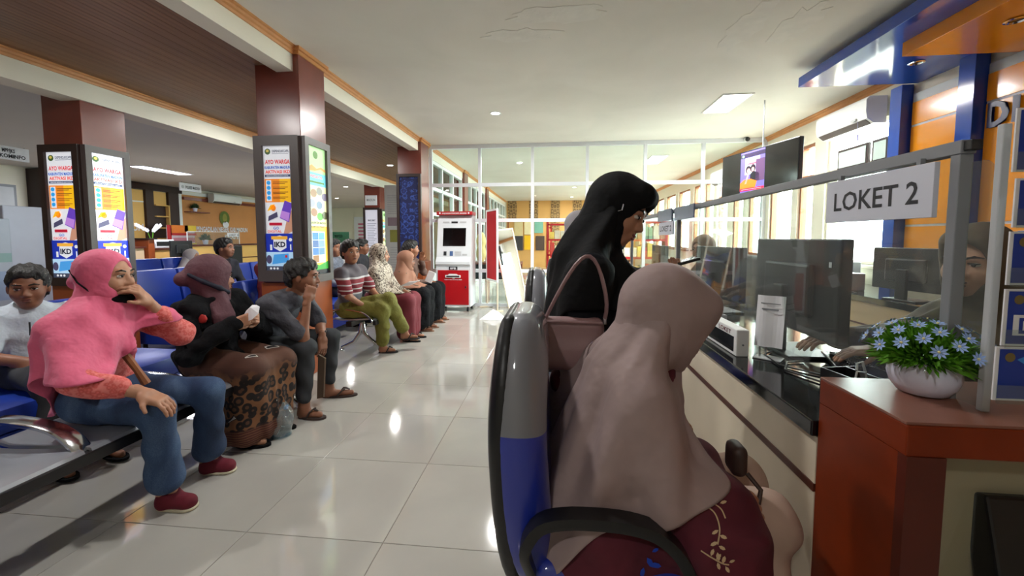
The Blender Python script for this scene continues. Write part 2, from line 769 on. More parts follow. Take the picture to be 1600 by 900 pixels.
M_ceilmain = tex_mat('patched_white_ceiling', 0.75, ceil_fn)
ce = struct(MB(M_ceilmain).box(-2.3, 3.6, -3.7, 18.8, 2.86, 3.0).build('ceiling'), 'white plaster ceiling with patched repairs')
# hand-smeared plaster repairs, slightly proud of the ceiling
M_patch = mat('repair_plaster', (232, 229, 220), 0.85, var=0.04, scale=9, bump=0.15, bscale=14)
random.seed(5)
for (px, py, rw, rh) in ((870, 22, .34, .12), (1165, 45, .12, .36), (1245, 40, .14, .3), (815, 55, .3, .1)):
    c = at(px, py, z=2.86)
    pts = []
    for k in range(22):
        a = 2 * PI * k / 22
        q = 1 + random.uniform(-.22, .22)
        pts.append((c.x + rw * q * math.cos(a), c.y + rh * q * math.sin(a), 2.8575))
    o = MB(M_patch).prism(pts, (0, 0, 0.004)).build('plaster_patch', ce)
wood = struct(MB(mat('wood_ceiling_back', (60, 38, 26), 0.6)).box(-4.5, -2.35, -3.7, 18.8, 2.74, 3.0).build('ceiling_wood'), 'brown wood plank ceiling between the two beams')


def plank_fn(nt, v):
    oi = nt.nodes.new('ShaderNodeObjectInfo')
    n = noise(nt, mapping(nt, v, (14, 0.7, 5)), 3, 4, 0.5)
    c = ramp(nt, n, ((0.3, (118, 82, 54)), (0.7, (140, 100, 68))))
    hs = nt.nodes.new('ShaderNodeHueSaturation')
    mr = nt.nodes.new('ShaderNodeMapRange')
    mr.inputs['To Min'].default_value = 0.88
    mr.inputs['To Max'].default_value = 1.1
    nt.links.new(oi.outputs['Random'], mr.inputs['Value'])
    nt.links.new(mr.outputs['Result'], hs.inputs['Value'])
    nt.links.new(c, hs.inputs['Color'])
    return hs.outputs['Color']


M_plank = tex_mat('brown_ceiling_plank', 0.45, plank_fn)
pl_me = MB(M_plank).box(-0.0485, 0.0485, -3.7, 18.8, -0.016, 0.0).mesh('ceiling_plank')
for k in range(19):
    o = bpy.data.objects.new('ceiling_plank', pl_me)
    o.location = (-4.25 + k * 0.1, 0, 2.739)
    COL.objects.link(o)
    o.parent = wood
struct(MB(M_greyceil).box(-10.6, -4.5, -3.7, 18.8, 2.62, 3.0).build('ceiling_low'), 'grey lower ceiling over the left counters')
o = struct(MB(M_beam).box(-2.4, -2.25, -3.7, 18.8, 2.66, 2.95).build('trim_1'), 'cream beam beside the white ceiling')
struct(MB(M_beam).box(-4.52, -4.3, -3.7, 18.8, 2.49, 2.95).build('trim_2'), 'cream beam beside the lower ceiling')


def moulding(name, x, z0, z1, sgn, y0=-3.7, y1=18.8):
    """stepped cornice along y; x = beam face, projects to sgn"""
    h = z1 - z0
    prof = [(0, 0), (.012, 0), (.016, .3), (.03, .42), (.034, .7), (.05, .8), (.05, 1), (0, 1)]
    mb = MB(M_mould)
    mb.prism([(x + sgn * a, y0, z0 + b * h) for a, b in prof], (0, y1 - y0, 0))
    return struct(mb.build(name), 'orange wooden cornice')


moulding('trim_3', -2.25, 2.8, 2.86, 1)
moulding('trim_4', -4.3, 2.66, 2.722, 1)
moulding('trim_5', 3.4, 2.79, 2.86, -1, 3.0, 18.5)

# ---- walls
struct(MB(M_cream).box(-10.6, -10.4, -3.7, 18.8, 0, 2.63).build('wall_left'))
struct(MB(M_cream).box(-10.6, 3.6, -3.7, -3.5, 0, 2.95).build('wall_back'))
struct(MB(M_cream).box(-10.6, 3.6, 18.5, 18.8, 0, 2.95).build('wall_far'))
# right wall with window openings
WINS = [(4.72, 5.76), (6.0, 6.36), (6.5, 7.15), (7.45, 7.9), (8.1, 8.55), (8.8, 9.3), (9.55, 10.1), (10.35, 10.9), (11.2, 12.2), (12.5, 13.5), (13.8, 14.8), (15.2, 16.2), (16.6, 17.6)]
mb = MB(M_cream)
ys = [-3.7] + [v for w in WINS for v in w] + [18.8]
for k in range(0, len(ys), 2):
    mb.box(3.4, 3.58, ys[k], ys[k + 1], 0, 2.95)
for a, b in WINS:
    mb.box(3.4, 3.58, a, b, 0, 0.94)
    mb.box(3.4, 3.58, a, b, 2.5, 2.95)
struct(mb.build('wall_right'))
M_winwood = mat('brown_window_frame', (150, 92, 54), 0.5, var=0.08)
for k, (a, b) in enumerate(WINS):
    w = struct(MB(M_pane).box(3.47, 3.475, a + .03, b - .03, .97, 2.47).build('window_%d' % (k + 1)), 'window with brown wooden frame, bright daylight behind')
    fm = M_winwood if k else mat('pale_window_frame', (214, 205, 186), 0.5)
    f = MB(fm)
    for y in (a, b - .04):
        f.box(3.43, 3.51, y, y + .04, .94, 2.5)
    for z in (.94, 2.05, 2.46):
        f.box(3.43, 3.51, a + .04, b - .04, z, z + .04)
    f.build('window_frame', w)
    MB(fm).box(3.36, 3.52, a - .03, b + .03, .9, .94, .006).build('window_sill', w)
struct(MB(mat('yard_concrete', (128, 126, 120), 0.9)).box(3.6, 30, -6, 24, -0.3, -0.1).build('ground'), 'pale yard outside the windows')

# ---- columns of the two rows
def column(name, x, y, label, top):
    mb = MB(M_column)
    mb.box(x, x + .4, y, y + .4, 0, top, 0.004)
    o = struct(mb.build(name), label)
    MB(M_oak).box(x - .012, x + .412, y - .012, y + .412, 0.0, .84, 0.004).build('column_base_panel', o)
    m2 = MB(M_mould)
    for (a, b, e) in ((0.0, .03, .012), (.03, .06, .03)):
        m2.box(x - e, x + .4 + e, y - e, y + .4 + e, top - .06 + a, top - .06 + b)
    m2.build('column_cornice', o)
    return o


column('column_1', -2.6, 3.45, 'red-brown column between the waiting benches', 2.86)
column('column_2', -2.6, 6.7, 'red-brown column beside the glass partition', 2.86)
column('column_3', -2.6, 9.95, 'red-brown column behind the glass partition', 2.86)
column('column_4', -2.6, 13.2, 'far red-brown column behind the glass partition', 2.86)
column('column_5', -4.73, 3.45, 'red-brown column in front of the left counters', 2.722)
column('column_6', -4.73, 6.7, 'red-brown column hidden in the second row', 2.722)
column('column_7', -4.73, 9.95, 'red-brown column in the middle distance', 2.722)

# ---- glass partition at y = 7.3
gp = struct(MB(M_alu).box(-2.24, 3.4, 7.26, 7.33, 2.795, 2.86).build('wall_glass'), 'white aluminium and glass partition')
mx = [-2.215, -1.34, -0.416, 0.517, 1.477, 2.411, 3.375]
for x in mx:
    MB(M_alu).box(x - .025, x + .025, 7.265, 7.325, 0, 2.795).build('mullion', gp)
for z in (2.165, 1.545, .655, .045):
    for k in range(6):
        MB(M_alu).box(mx[k] + .025, mx[k + 1] - .025, 7.27, 7.32, z - .03, z + .03).build('rail', gp)
zs = [(.075, .625), (.685, 1.515), (1.575, 2.135), (2.195, 2.795)]
for k in range(6):
    for a, b in zs:
        MB(M_pane).box(mx[k] + .025, mx[k + 1] - .025, 7.293, 7.297, a, b).build('pane', gp)

# ---- framed windows along x = -2.3 behind the partition, and the low wall under them
ws = struct(MB(M_white).box(-2.33, -2.27, 7.34, 18.5, 0, .5).build('wall_side'), 'white framed window wall of the room behind the partition')
for y0, y1 in ((7.34, 9.95), (10.35, 13.2), (13.6, 18.5)):
    n = max(2, round((y1 - y0) / .8))
    st = (y1 - y0) / n
    for k in range(n + 1):
        MB(M_white).box(-2.34, -2.26, y0 + k * st - .03, y0 + k * st + .03, .5, 2.66).build('window_post', ws)
    for z in (.5, 1.65, 2.12, 2.6):
        MB(M_white).box(-2.34, -2.26, y0, y1, z, z + .06).build('window_rail', ws)
    for k in range(n):
        MB(M_pane).box(-2.302, -2.298, y0 + k * st + .03, y0 + (k + 1) * st - .03, .56, 2.6).build('pane', ws)

# ---- wallpaper strips on the far wall of that room
def damask(nt, v):
    vv = mapping(nt, v, (1, 1, 1))
    s = sepz(nt, vv)
    a = mth(nt, 'SINE', mth(nt, 'MULTIPLY', s[0], 26))
    b = mth(nt, 'SINE', mth(nt, 'MULTIPLY', s[2], 15))
    c = mth(nt, 'MULTIPLY', a, b)
    d = mth(nt, 'SINE', mth(nt, 'ADD', mth(nt, 'MULTIPLY', c, 5.0), mth(nt, 'MULTIPLY', s[2], 8)))
    return ramp(nt, mth(nt, 'MULTIPLY', mth(nt, 'ADD', d, 1), .5), ((0.4, (116, 84, 50)), (0.6, (176, 138, 88))))


M_dam = tex_mat('brown_damask_paper', 0.7, damask)
M_wp = mat('orange_wallpaper', (214, 160, 92), 0.7, var=0.04)
x = -2.2
k = 0
wf = struct(MB(M_wp).box(-2.2, 3.4, 18.47, 18.5, 0, 2.86).build('wall_paper'), 'orange and brown damask striped wallpaper wall')
for k in range(6):
    MB(M_dam).box(-2.15 + k * .95, -1.75 + k * .95, 18.455, 18.47, 0, 2.86).build('wallpaper_strip', wf)


# ================================================================ LAMPS
M_lampcool = mat('cool_lamp_diffuser', (226, 226, 255), 0.5, var=0.0, emis=9.0)


def downlight(x, y, z, label, power, r=.055, color=(1, .985, .96), spread=2.4):
    t = thing('downlight', label, 'ceiling light', (x, y, z), 0, 'round ceiling downlights')
    m = MB(M_white)
    m.lathe([(r, -.004), (r + .018, -.006), (r + .02, 0), (r, 0)], 24)
    m.build('rim', t, True)
    m = MB(M_lamp)
    m.lathe([(1e-4, -.003), (r, -.003), (r, .0), (1e-4, .0)], 24)
    m.build('diffuser', t)
    l = bpy.data.lights.new('downlight_bulb', 'AREA')
    l.shape = 'DISK'
    l.size = r * 2
    l.energy = power
    l.color = color
    o = bpy.data.objects.new('downlight_bulb', l)
    o.location = (0, 0, -.012)
    COL.objects.link(o)
    o.parent = t
    return t


def troffer(x0, x1, y0, y1, z, label, power, m=None, color=(1, .985, .97)):
    t = thing('fluorescent_panel', label, 'ceiling light', ((x0 + x1) / 2, (y0 + y1) / 2, z), 0, 'fluorescent ceiling panels')
    a, b = (x1 - x0) / 2, (y1 - y0) / 2
    f = MB(M_white)
    f.box(-a - .02, a + .02, -b - .02, -b, -.012, 0)
    f.box(-a - .02, a + .02, b, b + .02, -.012, 0)
    f.box(-a - .02, -a, -b, b, -.012, 0)
    f.box(a, a + .02, -b, b, -.012, 0)
    f.build('frame', t)
    f = MB(m or M_lamp)
    f.box(-a, a, -b, b, -.006, -.001)
    f.build('diffuser', t)
    l = bpy.data.lights.new('panel_tube', 'AREA')
    l.shape = 'RECTANGLE'
    l.size, l.size_y = 2 * a, 2 * b
    l.energy = power
    l.color = color
    o = bpy.data.objects.new('panel_tube', l)
    o.location = (0, 0, -.016)
    COL.objects.link(o)
    o.parent = t
    return t

# lamps that the photograph or its floor reflections show, and the rest of their rows
P_DL = 42
for x, y, lab in ((-.8, 5.5, 'round downlight in the white ceiling before the glass partition'), (-.8, 9.1, 'round downlight just behind the glass partition'),
                  (-.8, 1.9, 'round downlight above the middle of the aisle'), (-.8, -1.5, 'round downlight at the back of the hall'),
                  (.57, 13.7, 'nearer of two downlights far behind the partition'), (.6, 16.9, 'farther of two downlights far behind the partition')):
    downlight(x, y, 2.86, lab, P_DL * (.45 if y < 3 else 1.0))
for x, y, lab in ((-3.4, 8.35, 'downlight in the brown wood ceiling near the blue batik panel'), (-3.4, 5.0, 'downlight in the wood ceiling behind the column'),
                  (-3.4, 1.7, 'downlight in the wood ceiling over the benches')):
    downlight(x, y, 2.722, lab, P_DL * .5)
for x, y, lab in ((-5.7, 10.9, 'small downlight in the grey ceiling, right one'), (-7.66, 14.0, 'small downlight in the grey ceiling, left one')):
    downlight(x, y, 2.62, lab, P_DL * .5)
troffer(1.88, 2.18, 5.06, 5.74, 2.86, 'bright fluorescent panel in the white ceiling above the officers', 40)
troffer(1.88, 2.18, 8.6, 9.28, 2.86, 'fluorescent panel in the ceiling behind the partition', 40)
troffer(-8.2, -7.9, 7.3, 8.4, 2.62, 'long bluish fluorescent panel in the grey ceiling', 60, M_lampcool, (.86, .86, 1))

# ================================================================ COUNTER ON THE RIGHT
M_beige = mat('beige_laminate', (196, 170, 134), 0.45, var=0.05, scale=4)
M_beige2 = mat('pale_beige_laminate', (226, 212, 188), 0.45, var=0.05, scale=4)
M_strip = mat('dark_brown_strip', (84, 38, 26), 0.4, var=0.08)
M_granite = mat('black_granite', (16, 17, 19), 0.08, var=0.25, scale=90)
M_redwood = mat('red_brown_veneer', (124, 44, 12), 0.4, var=0.16, scale=7, spec=.3)

ct = thing('service_counter', 'long beige service counter with a brown strip, under the glass screen', 'counter', (.7, 1.2, 0))
for y0, y1 in ((1.165, 2.4), (2.405, 3.6), (3.605, 4.8), (4.805, 6.0)):
    MB(M_beige2).box(.7, .72, y0, y1, .575, .705).build('upper_panel', ct, world=True)
    MB(M_beige2).box(.7, .72, y0, y1, .03, .553).build('lower_panel', ct, world=True)
MB(M_strip).box(.697, .715, 1.165, 6.0, .553, .575).build('strip', ct, world=True)
MB(M_beige).box(.72, 1.3, 1.165, 6.0, .02, .705).build('body', ct, world=True)
wt = MB(M_granite).box(.685, 1.34, 1.165, 6.03, .707, .75, .004).build('worktop')
tag(wt, 'glossy black stone worktop along the service counter', 'worktop')

# second desk along the windows
d2 = thing('window_desk', 'beige desk with black top standing along the window wall', 'desk', (2.6, 4, 0))
MB(M_beige).box(2.6, 2.62, 2.7, 6.6, .02, .7).build('front_panel', d2, world=True)
MB(M_strip).box(2.596, 2.615, 2.7, 6.6, .5, .515).build('strip', d2, world=True)
MB(M_granite).box(2.57, 3.3, 2.7, 6.6, .7, .75, .004).build('top', d2, world=True)

# cabinet end with flowers on it
cb = thing('end_cabinet', 'red-brown wooden cabinet at the end of the counter, carrying the flower bowl', 'cabinet', (.7, .9, 0))
MB(mat('pale_cabinet_top', (138, 92, 78), .35, var=.1, scale=9)).box(.7, 1.75, .889, 1.163, .866, .872, .001).build('top_sheet', cb, world=True)  # top sheet in a paler brown than the cabinet sides
MB(M_redwood).box(.7, 1.75, .885, 1.163, .802, .866, .003).build('top', cb, world=True)
MB(M_redwood).box(.7, .722, .905, 1.16, 0, .802).build('side_panel', cb, world=True)
MB(mat('dark_red_veneer', (86, 28, 14), 0.4, var=0.14, scale=7)).box(.7, .772, .882, .905, 0, .803).build('front_post', cb, world=True)
MB(M_beige).box(.73, 1.75, .962, .98, 0, .802).build('back_panel', cb, world=True)
# dark display box behind an acrylic sheet under the cabinet top
bxr = Matrix.Rotation(math.radians(-14), 3, 'X')
db = thing('dark_box', 'black box leaning behind a clear sheet under the cabinet top', 'box', (.95, .98, 0))
MB(M_black).cbox((1.08, .905, .44), (.36, .06, .52), .006, bxr).build('shell', db, world=True)
MB(M_black).cbox((1.02, .862, .3), (.36, .04, .24), .004, bxr).build('lower_shelf', db, world=True)
MB(M_grey).cbox((1.02, .862, .425), (.36, .042, .012), 0, bxr).build('shelf_lip', db, world=True)
MB(M_acrylic).box(.815, 1.5, .955, .958, .15, .8).build('clear_sheet', db, world=True)

# ---- acrylic screen with grey frame, x = .9
XG = .9
sc_ = thing('counter_screen', 'clear acrylic counter screen in a grey frame with hanging number signs', 'screen', (XG, 1.06, .75))
for y in (1.045, 3.2, 5.1):
    MB(M_grey).box(XG - .014, XG + .014, y - .012, y + .012, .75, 1.425, .002).build('post', sc_, world=True)
MB(M_grey).box(XG - .016, XG + .016, 1.03, 5.12, 1.425, 1.455, .002).build('top_rail', sc_, world=True)
MB(M_black).box(XG - .012, XG + .012, 1.012, 1.03, 1.43, 1.452, .002).build('end_cap', sc_, world=True)


def pane_cut(y0, y1, c0, c1, zc):
    """sheet in the plane x = XG with a rounded hatch cut into its lower edge"""
    pts = [(y0, .75), (c0, .75), (c0, zc - .06)]
    for k in range(1, 7):
        a = PI / 2 * k / 6
        pts.append((c0 + .06 - .06 * math.cos(a), zc - .06 + .06 * math.sin(a)))
    for k in range(0, 7):
        a = PI / 2 * (1 - k / 6)
        pts.append((c1 - .06 + .06 * math.cos(a), zc - .06 + .06 * math.sin(a)))
    pts += [(c1, .75), (y1, .75), (y1, 1.425), (y0, 1.425)]
    return MB(M_acrylic).prism([(XG - .002, a, b) for a, b in pts], (.004, 0, 0))


pane_cut(1.065, 3.18, 1.3, 1.56, .86).build('sheet', sc_, world=True)
pane_cut(3.22, 5.08, 3.45, 3.8, .86).build('sheet', sc_, world=True)
# rounded wing of the screen towards the viewer
pts = [(1.025, .876), (1.025, 1.405)]
for k in range(0, 9):
    a = PI / 2 * k / 8
    pts.append((1.0 - .03 * math.sin(a), 1.34 + .065 * math.cos(a)))
pts += [(.97, .876)]
MB(M_acrylic).prism([(XG + .004, a, b) for a, b in pts], (.004, 0, 0)).build('wing_sheet', sc_, world=True)
MB(M_lightgrey).box(XG - .004, XG + .012, .956, .97, .873, 1.47, .002).build('wing_edge', sc_, world=True)

M_signwhite = mat('sign_white', (204, 206, 218), 0.5, var=0.02)
M_ink = mat('black_ink', (32, 32, 38), 0.6, var=0)
M_platesteel = mat('brushed_plate', (110, 124, 150), 0.25, metal=0.5, var=0.05)


def loket_sign(y_far, y_near, z0, z1, lab):
    t = thing('number_sign', lab, 'sign', (XG - .03, y_far, z0), 0, 'counter number signs')
    MB(M_signwhite).box(XG - .034, XG - .022, y_near, y_far, z0, z1, .001).build('board', t, world=True)
    s = Sheet((XG - .034, y_far, z1), (0, -1, 0), (0, 0, -1))
    w, h = y_far - y_near, z1 - z0
    s.text(M_ink, 'LOKET 2', w * .5, h * .72, h * .44, w * .8, .014, 'c')
    s.build('lettering', t)
    for y in (y_near + .05, y_far - .05):
        MB(M_grey).box(XG - .03, XG - .018, y - .006, y + .006, z1 - .01, 1.43).build('hanger', t, world=True)
    return t


loket_sign(1.453, 1.07, 1.287, 1.415, 'large white LOKET 2 sign hanging at the near end of the screen')
loket_sign(3.66, 3.235, 1.262, 1.365, 'distant white LOKET 2 sign beside the standing woman')
for y0, y1, z0, lab in ((3.235, 3.66, 1.372, 'steel plate hanging above the distant LOKET 2 sign'), (2.73, 3.16, 1.365, 'steel plate hanging on the screen rail beside the post')):
    t = thing('header_plate', lab, 'plate', (XG, y0, z0), 0, 'steel plates on the screen rail')
    MB(M_platesteel).box(XG - .046, XG - .038, y0, y1, z0, z0 + .09, .001).build('plate', t, world=True)
    MB(M_grey).box(XG - .038, XG - .016, y0 + .2, y0 + .22, z0 + .06, z0 + .08).build('clip', t, world=True)

# ---- brochure rack on the cabinet (far right)
M_blueprint = mat('blue_print', (22, 58, 156), 0.35, var=0.05)
M_paper = mat('white_paper', (232, 232, 236), 0.6, var=0.02)
M_goldprint = mat('gold_print', (120, 104, 60), 0.5, var=0.1)
M_skyprint = mat('sky_blue_print', (58, 140, 214), 0.4)
rk = thing('brochure_rack', 'clear brochure rack holding blue leaflets on the cabinet', 'rack', (1.0, .88, .872))
MB(M_acrylic).box(.93, 1.4, .9, .904, .873, 1.5).build('back_sheet', rk, world=True)
rows = [(545, 622, 1556), (455, 537, 1570), (365, 442, 1578), (282, 352, 1588), (172, 265, 1588)]
for k, (v0, v1, u) in enumerate(rows):
    a, b = at(u, v0, y=.885), at(u, v1, y=.885)
    w = .13
    MB(M_acrylic).box(b.x - .012, b.x + w + .012, .87, .873, b.z - .006, b.z + .03).build('pocket', rk, world=True)
    t = thing('leaflet', ['lowest blue leaflet in the rack, beside the flower bowl', 'second blue leaflet from below, with a white letter', 'middle blue leaflet of the rack',
                          'second blue leaflet from the top of the rack', 'topmost leaflet, white with a blue border'][k], 'leaflet', (b.x, .885, b.z), 0, 'leaflets in the rack')
    MB(M_paper).box(b.x - .006, b.x + w + .006, .885, .888, b.z - .004, a.z + .004).build('sheet', t, world=True)
    s = Sheet((b.x, .885, a.z), (1, 0, 0), (0, 0, -1))
    hh = a.z - b.z
    s.rect(M_blueprint, 0, 0, w, hh)
    s.up()
    if k in (0, 1, 2, 3):
        s.disc(M_goldprint, .018, .016, .009)
    if k == 0:
        s.poly(M_skyprint, [(.03, .02), (w, .085), (w, .05), (.05, .01)])
    if k == 1:
        s.rect(M_paper, .01, .045, w, .085)
        s.up()
        s.text(M_blueprint, 'D', .02, .08, .03, None, .03)
    if k == 4:
        s.rect(M_paper, .012, .025, w, hh - .02)
    s.build('print', t)

# ---- flower bowl
M_pot = mat('white_glazed_ceramic', (222, 222, 240), 0.12, var=0.01)
M_leaf = mat('fresh_green_leaf', (92, 150, 34), 0.5, var=0.35, scale=40)
M_petal = mat('pale_blue_petal', (150, 176, 226), 0.6, var=0.1, scale=30)
pc = at(1452, 618, z=.873)
fp = thing('flower_bowl', 'white ceramic bowl of artificial blue flowers on the cabinet', 'plant', (pc.x, pc.y + .02, .8725))
prof = [(.001, .003), (.036, 0), (.047, .004), (.061, .024), (.067, .046), (.064, .066), (.055, .08), (.051, .079), (.056, .066), (.056, .05), (.001, .05)]
MB(M_pot).lathe(prof, 40).build('bowl', fp, True)
rng = random.Random(3)
mb = MB(M_leaf)


def blade(mb, p, d, L, w):
    d = d.normalized()
    s = d.cross(Vector((rng.uniform(-1, 1), rng.uniform(-1, 1), rng.uniform(-.3, 1)))).normalized()
    n = d.cross(s)
    tip = p + d * L + Vector((0, 0, -.25 * L * (1 - d.z)))
    mid = p + d * L * .55 + n * .1 * L
    mb.add([p - s * w * .3, p + s * w * .3, mid + s * w, tip, mid - s * w], [(0, 1, 2, 3, 4)])


for k in range(2600):
    a, e = rng.uniform(0, 2 * PI), rng.uniform(-.2, 1.5)
    rad = rng.uniform(.02, .078)
    d = Vector((math.cos(a) * math.cos(e), math.sin(a) * math.cos(e), math.sin(e)))
    p = Vector((0, 0, .085)) + Vector((d.x * rad, d.y * rad, d.z * rad * .62))
    blade(mb, p, d + Vector((0, 0, .15)), rng.uniform(.025, .052), rng.uniform(.0028, .005))
fo = mb.build('foliage', fp)
fo['kind'] = 'stuff'
for k in range(38):
    a, e = k * 2.399, math.asin(.22 + .78 * ((k + .5) / 38))
    d = Vector((math.cos(a) * math.cos(e), math.sin(a) * math.cos(e), math.sin(e)))
    p = Vector((0, 0, .092)) + Vector((d.x * .118, d.y * .118, d.z * .082))
    s = d.orthogonal().normalized()
    t = d.cross(s)
    fmb = MB(M_petal)
    for j in range(9):
        q = 2 * PI * j / 9
        r_ = s * math.cos(q) + t * math.sin(q)
        tt = d.cross(r_)
        L = .0165
        fmb.add([p, p + r_ * L * .6 + tt * .003 + d * .003, p + r_ * L + d * .004, p + r_ * L * .6 - tt * .003 + d * .003], [(0, 1, 2, 3)])
    fmb.mat(mat('flower_heart', (226, 214, 150), 0.6))
    fmb.ell(p + d * .002, (.0028, .0028, .0028), 5)
    fmb.build('flower', fp)

# ---- monitors
M_monback = mat('monitor_back', (26, 27, 29), 0.45, var=0.04)


def monitor(loc, rotz, w, h, zc, label, m=M_monback, screen=None):
    """screen faces local +x; base at local z = 0"""
    t = thing('computer_monitor', label, 'monitor', loc, rotz, 'desk monitors')
    MB(m).box(-.022, .022, -w / 2, w / 2, zc - h / 2, zc + h / 2, .006).build('housing', t)
    MB(m).box(-.05, -.02, -w * .28, w * .28, zc - h * .3, zc + h * .25, .014).build('back_cover', t)
    MB(M_blackgloss if screen is None else screen).box(.0221, .0235, -w / 2 + .012, w / 2 - .012, zc - h / 2 + .018, zc + h / 2 - .012).build('screen', t)
    MB(m).box(-.075, -.045, -.04, .04, .01, zc, .006).build('neck', t)
    MB(m).box(-.085, .11, -.13, .13, 0, .012, .005).build('foot', t)
    return t


m1 = monitor((1.02, 1.89, .7505), 0, .62, .385, .292, 'big black monitor seen from behind next to the LOKET 2 sign')
MB(M_paper).box(-.0235, -.0225, -.265, -.25, .38, .4).build('sticker', m1)
monitor((1.08, 2.9, .7505), math.radians(8), .56, .34, .26, 'grey-looking monitor farther along the counter behind the acrylic')
monitor((1.08, 4.5, .7505), 0, .52, .32, .25, 'farthest monitor along the counter')
a0, a1 = at(1366, 386, x=2.75), at(1455, 386, x=2.75)
monitor((2.72, 3.52, .7505), math.radians(12), .55, .33, .245, 'monitor standing on the window desk below the orange wall')

# ---- number display box reading LOKET
lk = thing('queue_display', 'white LOKET queue display box on the black worktop', 'display', (.76, 1.95, .75))
MB(M_white).box(.74, .79, 1.775, 2.26, .7505, .862, .004).build('case', lk, world=True)
MB(M_blackgloss).box(.7385, .7405, 1.8, 2.24, .765, .828).build('screen', lk, world=True)
s = Sheet((.7395, 2.25, .862), (0, -1, 0), (0, 0, -1))
s.text(mat('maroon_ink', (96, 24, 40), 0.6, var=0), 'LOKET', .29, .029, .019, .13, .014)
s.build('lettering', lk)
MB(M_grey).lathe([(.001, 0), (.004, 0), (.004, .003), (.001, .003)], 10, M=Matrix.Translation((.765, 1.773, .8)) @ Matrix.Rotation(PI / 2, 4, 'X')).build('screw', lk, world=True)

# ---- paper notice in an acrylic holder
nb = Matrix.Rotation(math.radians(38), 3, 'Z')
nt_ = thing('paper_notice', 'white paper notice in a small stand before the black monitor', 'notice', (.85, 1.75, .7505), math.radians(-40))
m = MB(M_paper)
n = 8
for i in range(n):
    u0, u1 = -.05 + .1 * i / n, -.05 + .1 * (i + 1) / n
    c = lambda u: .006 * math.sin(u * 60)
    m.add([(u0, c(u0), .05), (u1, c(u1), .05), (u1, c(u1) + .03, .255), (u0, c(u0) + .03, .255)], [(0, 1, 2, 3)])
m.build('sheet', nt_)
g = Sheet((-.05, .0262, .255), (1, 0, 0), (0, -.18, -1))
g.eps = .003
g.rect(M_grey, .015, .03, .085, .034)
g.rect(M_grey, .02, .052, .08, .058)
g.build('print', nt_, world=False)
MB(M_steel).tube([(-.03, .01, .0), (-.035, .012, .1), (-.03, .03, .15), (-.02, .05, .15), (-.02, .05, 0)], .004, 8).build('stand', nt_, True)
MB(M_lightgrey).box(-.05, .05, -.02, .05, 0, .006, .003).build('base', nt_)

# ---- keyboard, mesh tray, printer, cup, bottle, cables on the counter
kb = thing('keyboard', 'black keyboard lying in front of the big monitor', 'keyboard', (1.1, 1.62, .7505), math.radians(70))
MB(M_black).box(-.22, .22, -.07, .07, 0, .018, .005).build('case', kb)
key = MB(mat('key_grey', (52, 56, 62), 0.4)).box(-.007, .007, -.007, .007, .018, .025, .002).mesh('key')
for r_ in range(5):
    for c_ in range(16):
        o = bpy.data.objects.new('key', key)
        o.location = (-.19 + c_ * .0245, -.048 + r_ * .022, 0)
        COL.objects.link(o)
        o.parent = kb
tr = thing('desk_tray', 'black desk organiser tray with white clips beside the keyboard', 'tray', (1.0, 1.45, .7505), math.radians(12))
m = MB(M_black)
m.box(-.09, .09, -.065, .065, 0, .005)
for a in ((-.09, -.085, -.065, .065), (.085, .09, -.065, .065), (-.085, .085, -.065, -.06), (-.085, .085, .06, .065), (-.003, .003, -.06, .06)):
    m.box(a[0], a[1], a[2], a[3], 0, .05)
m.build('tray', tr)
MB(M_white).tube([(.0, .02, .006), (.01, .03, .07), (.03, .03, .075), (.045, .02, .006)], .004, 8).build('clip', tr, True)
MB(M_white).tube([(-.05, -.02, .006), (-.04, -.02, .06), (-.02, -.03, .06), (-.01, -.03, .006)], .003, 8).build('clip', tr, True)
cu = thing('pen_holder', 'low open holder with scissors, tape and a note behind the LOKET box', 'holder', (.815, 2.32, .7505), math.radians(4))
m = MB(M_lightgrey)
m.box(-.06, .06, -.09, .09, 0, .006)
for a in ((-.06, -.056, -.09, .09), (.056, .06, -.09, .09), (-.056, .056, -.09, -.086), (-.056, .056, .086, .09)):
    m.box(a[0], a[1], a[2], a[3], 0, .09)
m.build('bin', cu)
for k, (x, y, z) in enumerate(((-.02, .03, .13), (.01, -.02, .135), (.02, .05, .12))):
    ring = [(x + .02 * math.cos(q), y + .02 * math.sin(q) * .4, z + .02 * math.sin(q)) for q in [2 * PI * i / 14 for i in range(14)]]
    MB(M_blueprint if k == 0 else M_black).tube(ring, .004, 6, closed=True).tube([(x, y, z - .02), (x, y, .02)], .003, 6).build('scissors', cu, True)
MB(mat('pale_blue_note', (176, 200, 222), 0.7)).box(-.058, -.0565, -.06, .05, .05, .13).build('note', cu)
for k in range(4):
    MB(mat('wood_pencil', (206, 170, 96), 0.5)).tube([(.02, -.05 + .012 * k, .01), (.025, -.055 + .016 * k, .15)], .0035, 6).build('pencil', cu)
pr = thing('small_printer', 'pale grey desk printer farther along the counter', 'printer', (1.14, 3.3, .7505), math.radians(5))
MB(M_lightgrey).box(-.17, .17, -.2, .2, 0, .13, .02).build('case', pr)
MB(M_grey).box(-.15, .1, -.16, .16, .13, .138, .003).build('lid', pr)
MB(M_paper).box(-.19, -.1, -.11, .11, .055, .06).build('paper', pr)
bo = thing('purple_bottle', 'small dark purple bottle standing by the printer', 'bottle', (.93, 2.52, .7505))
MB(mat('purple_plastic', (48, 26, 70), 0.25)).lathe([(.001, 0), (.03, 0), (.032, .05), (.02, .08), (.012, .095), (.012, .12), (.001, .12)], 18).build('bottle', bo, True)
MB(M_black).lathe([(.014, .1), (.014, .128), (.001, .128)], 14).build('cap', bo, True)
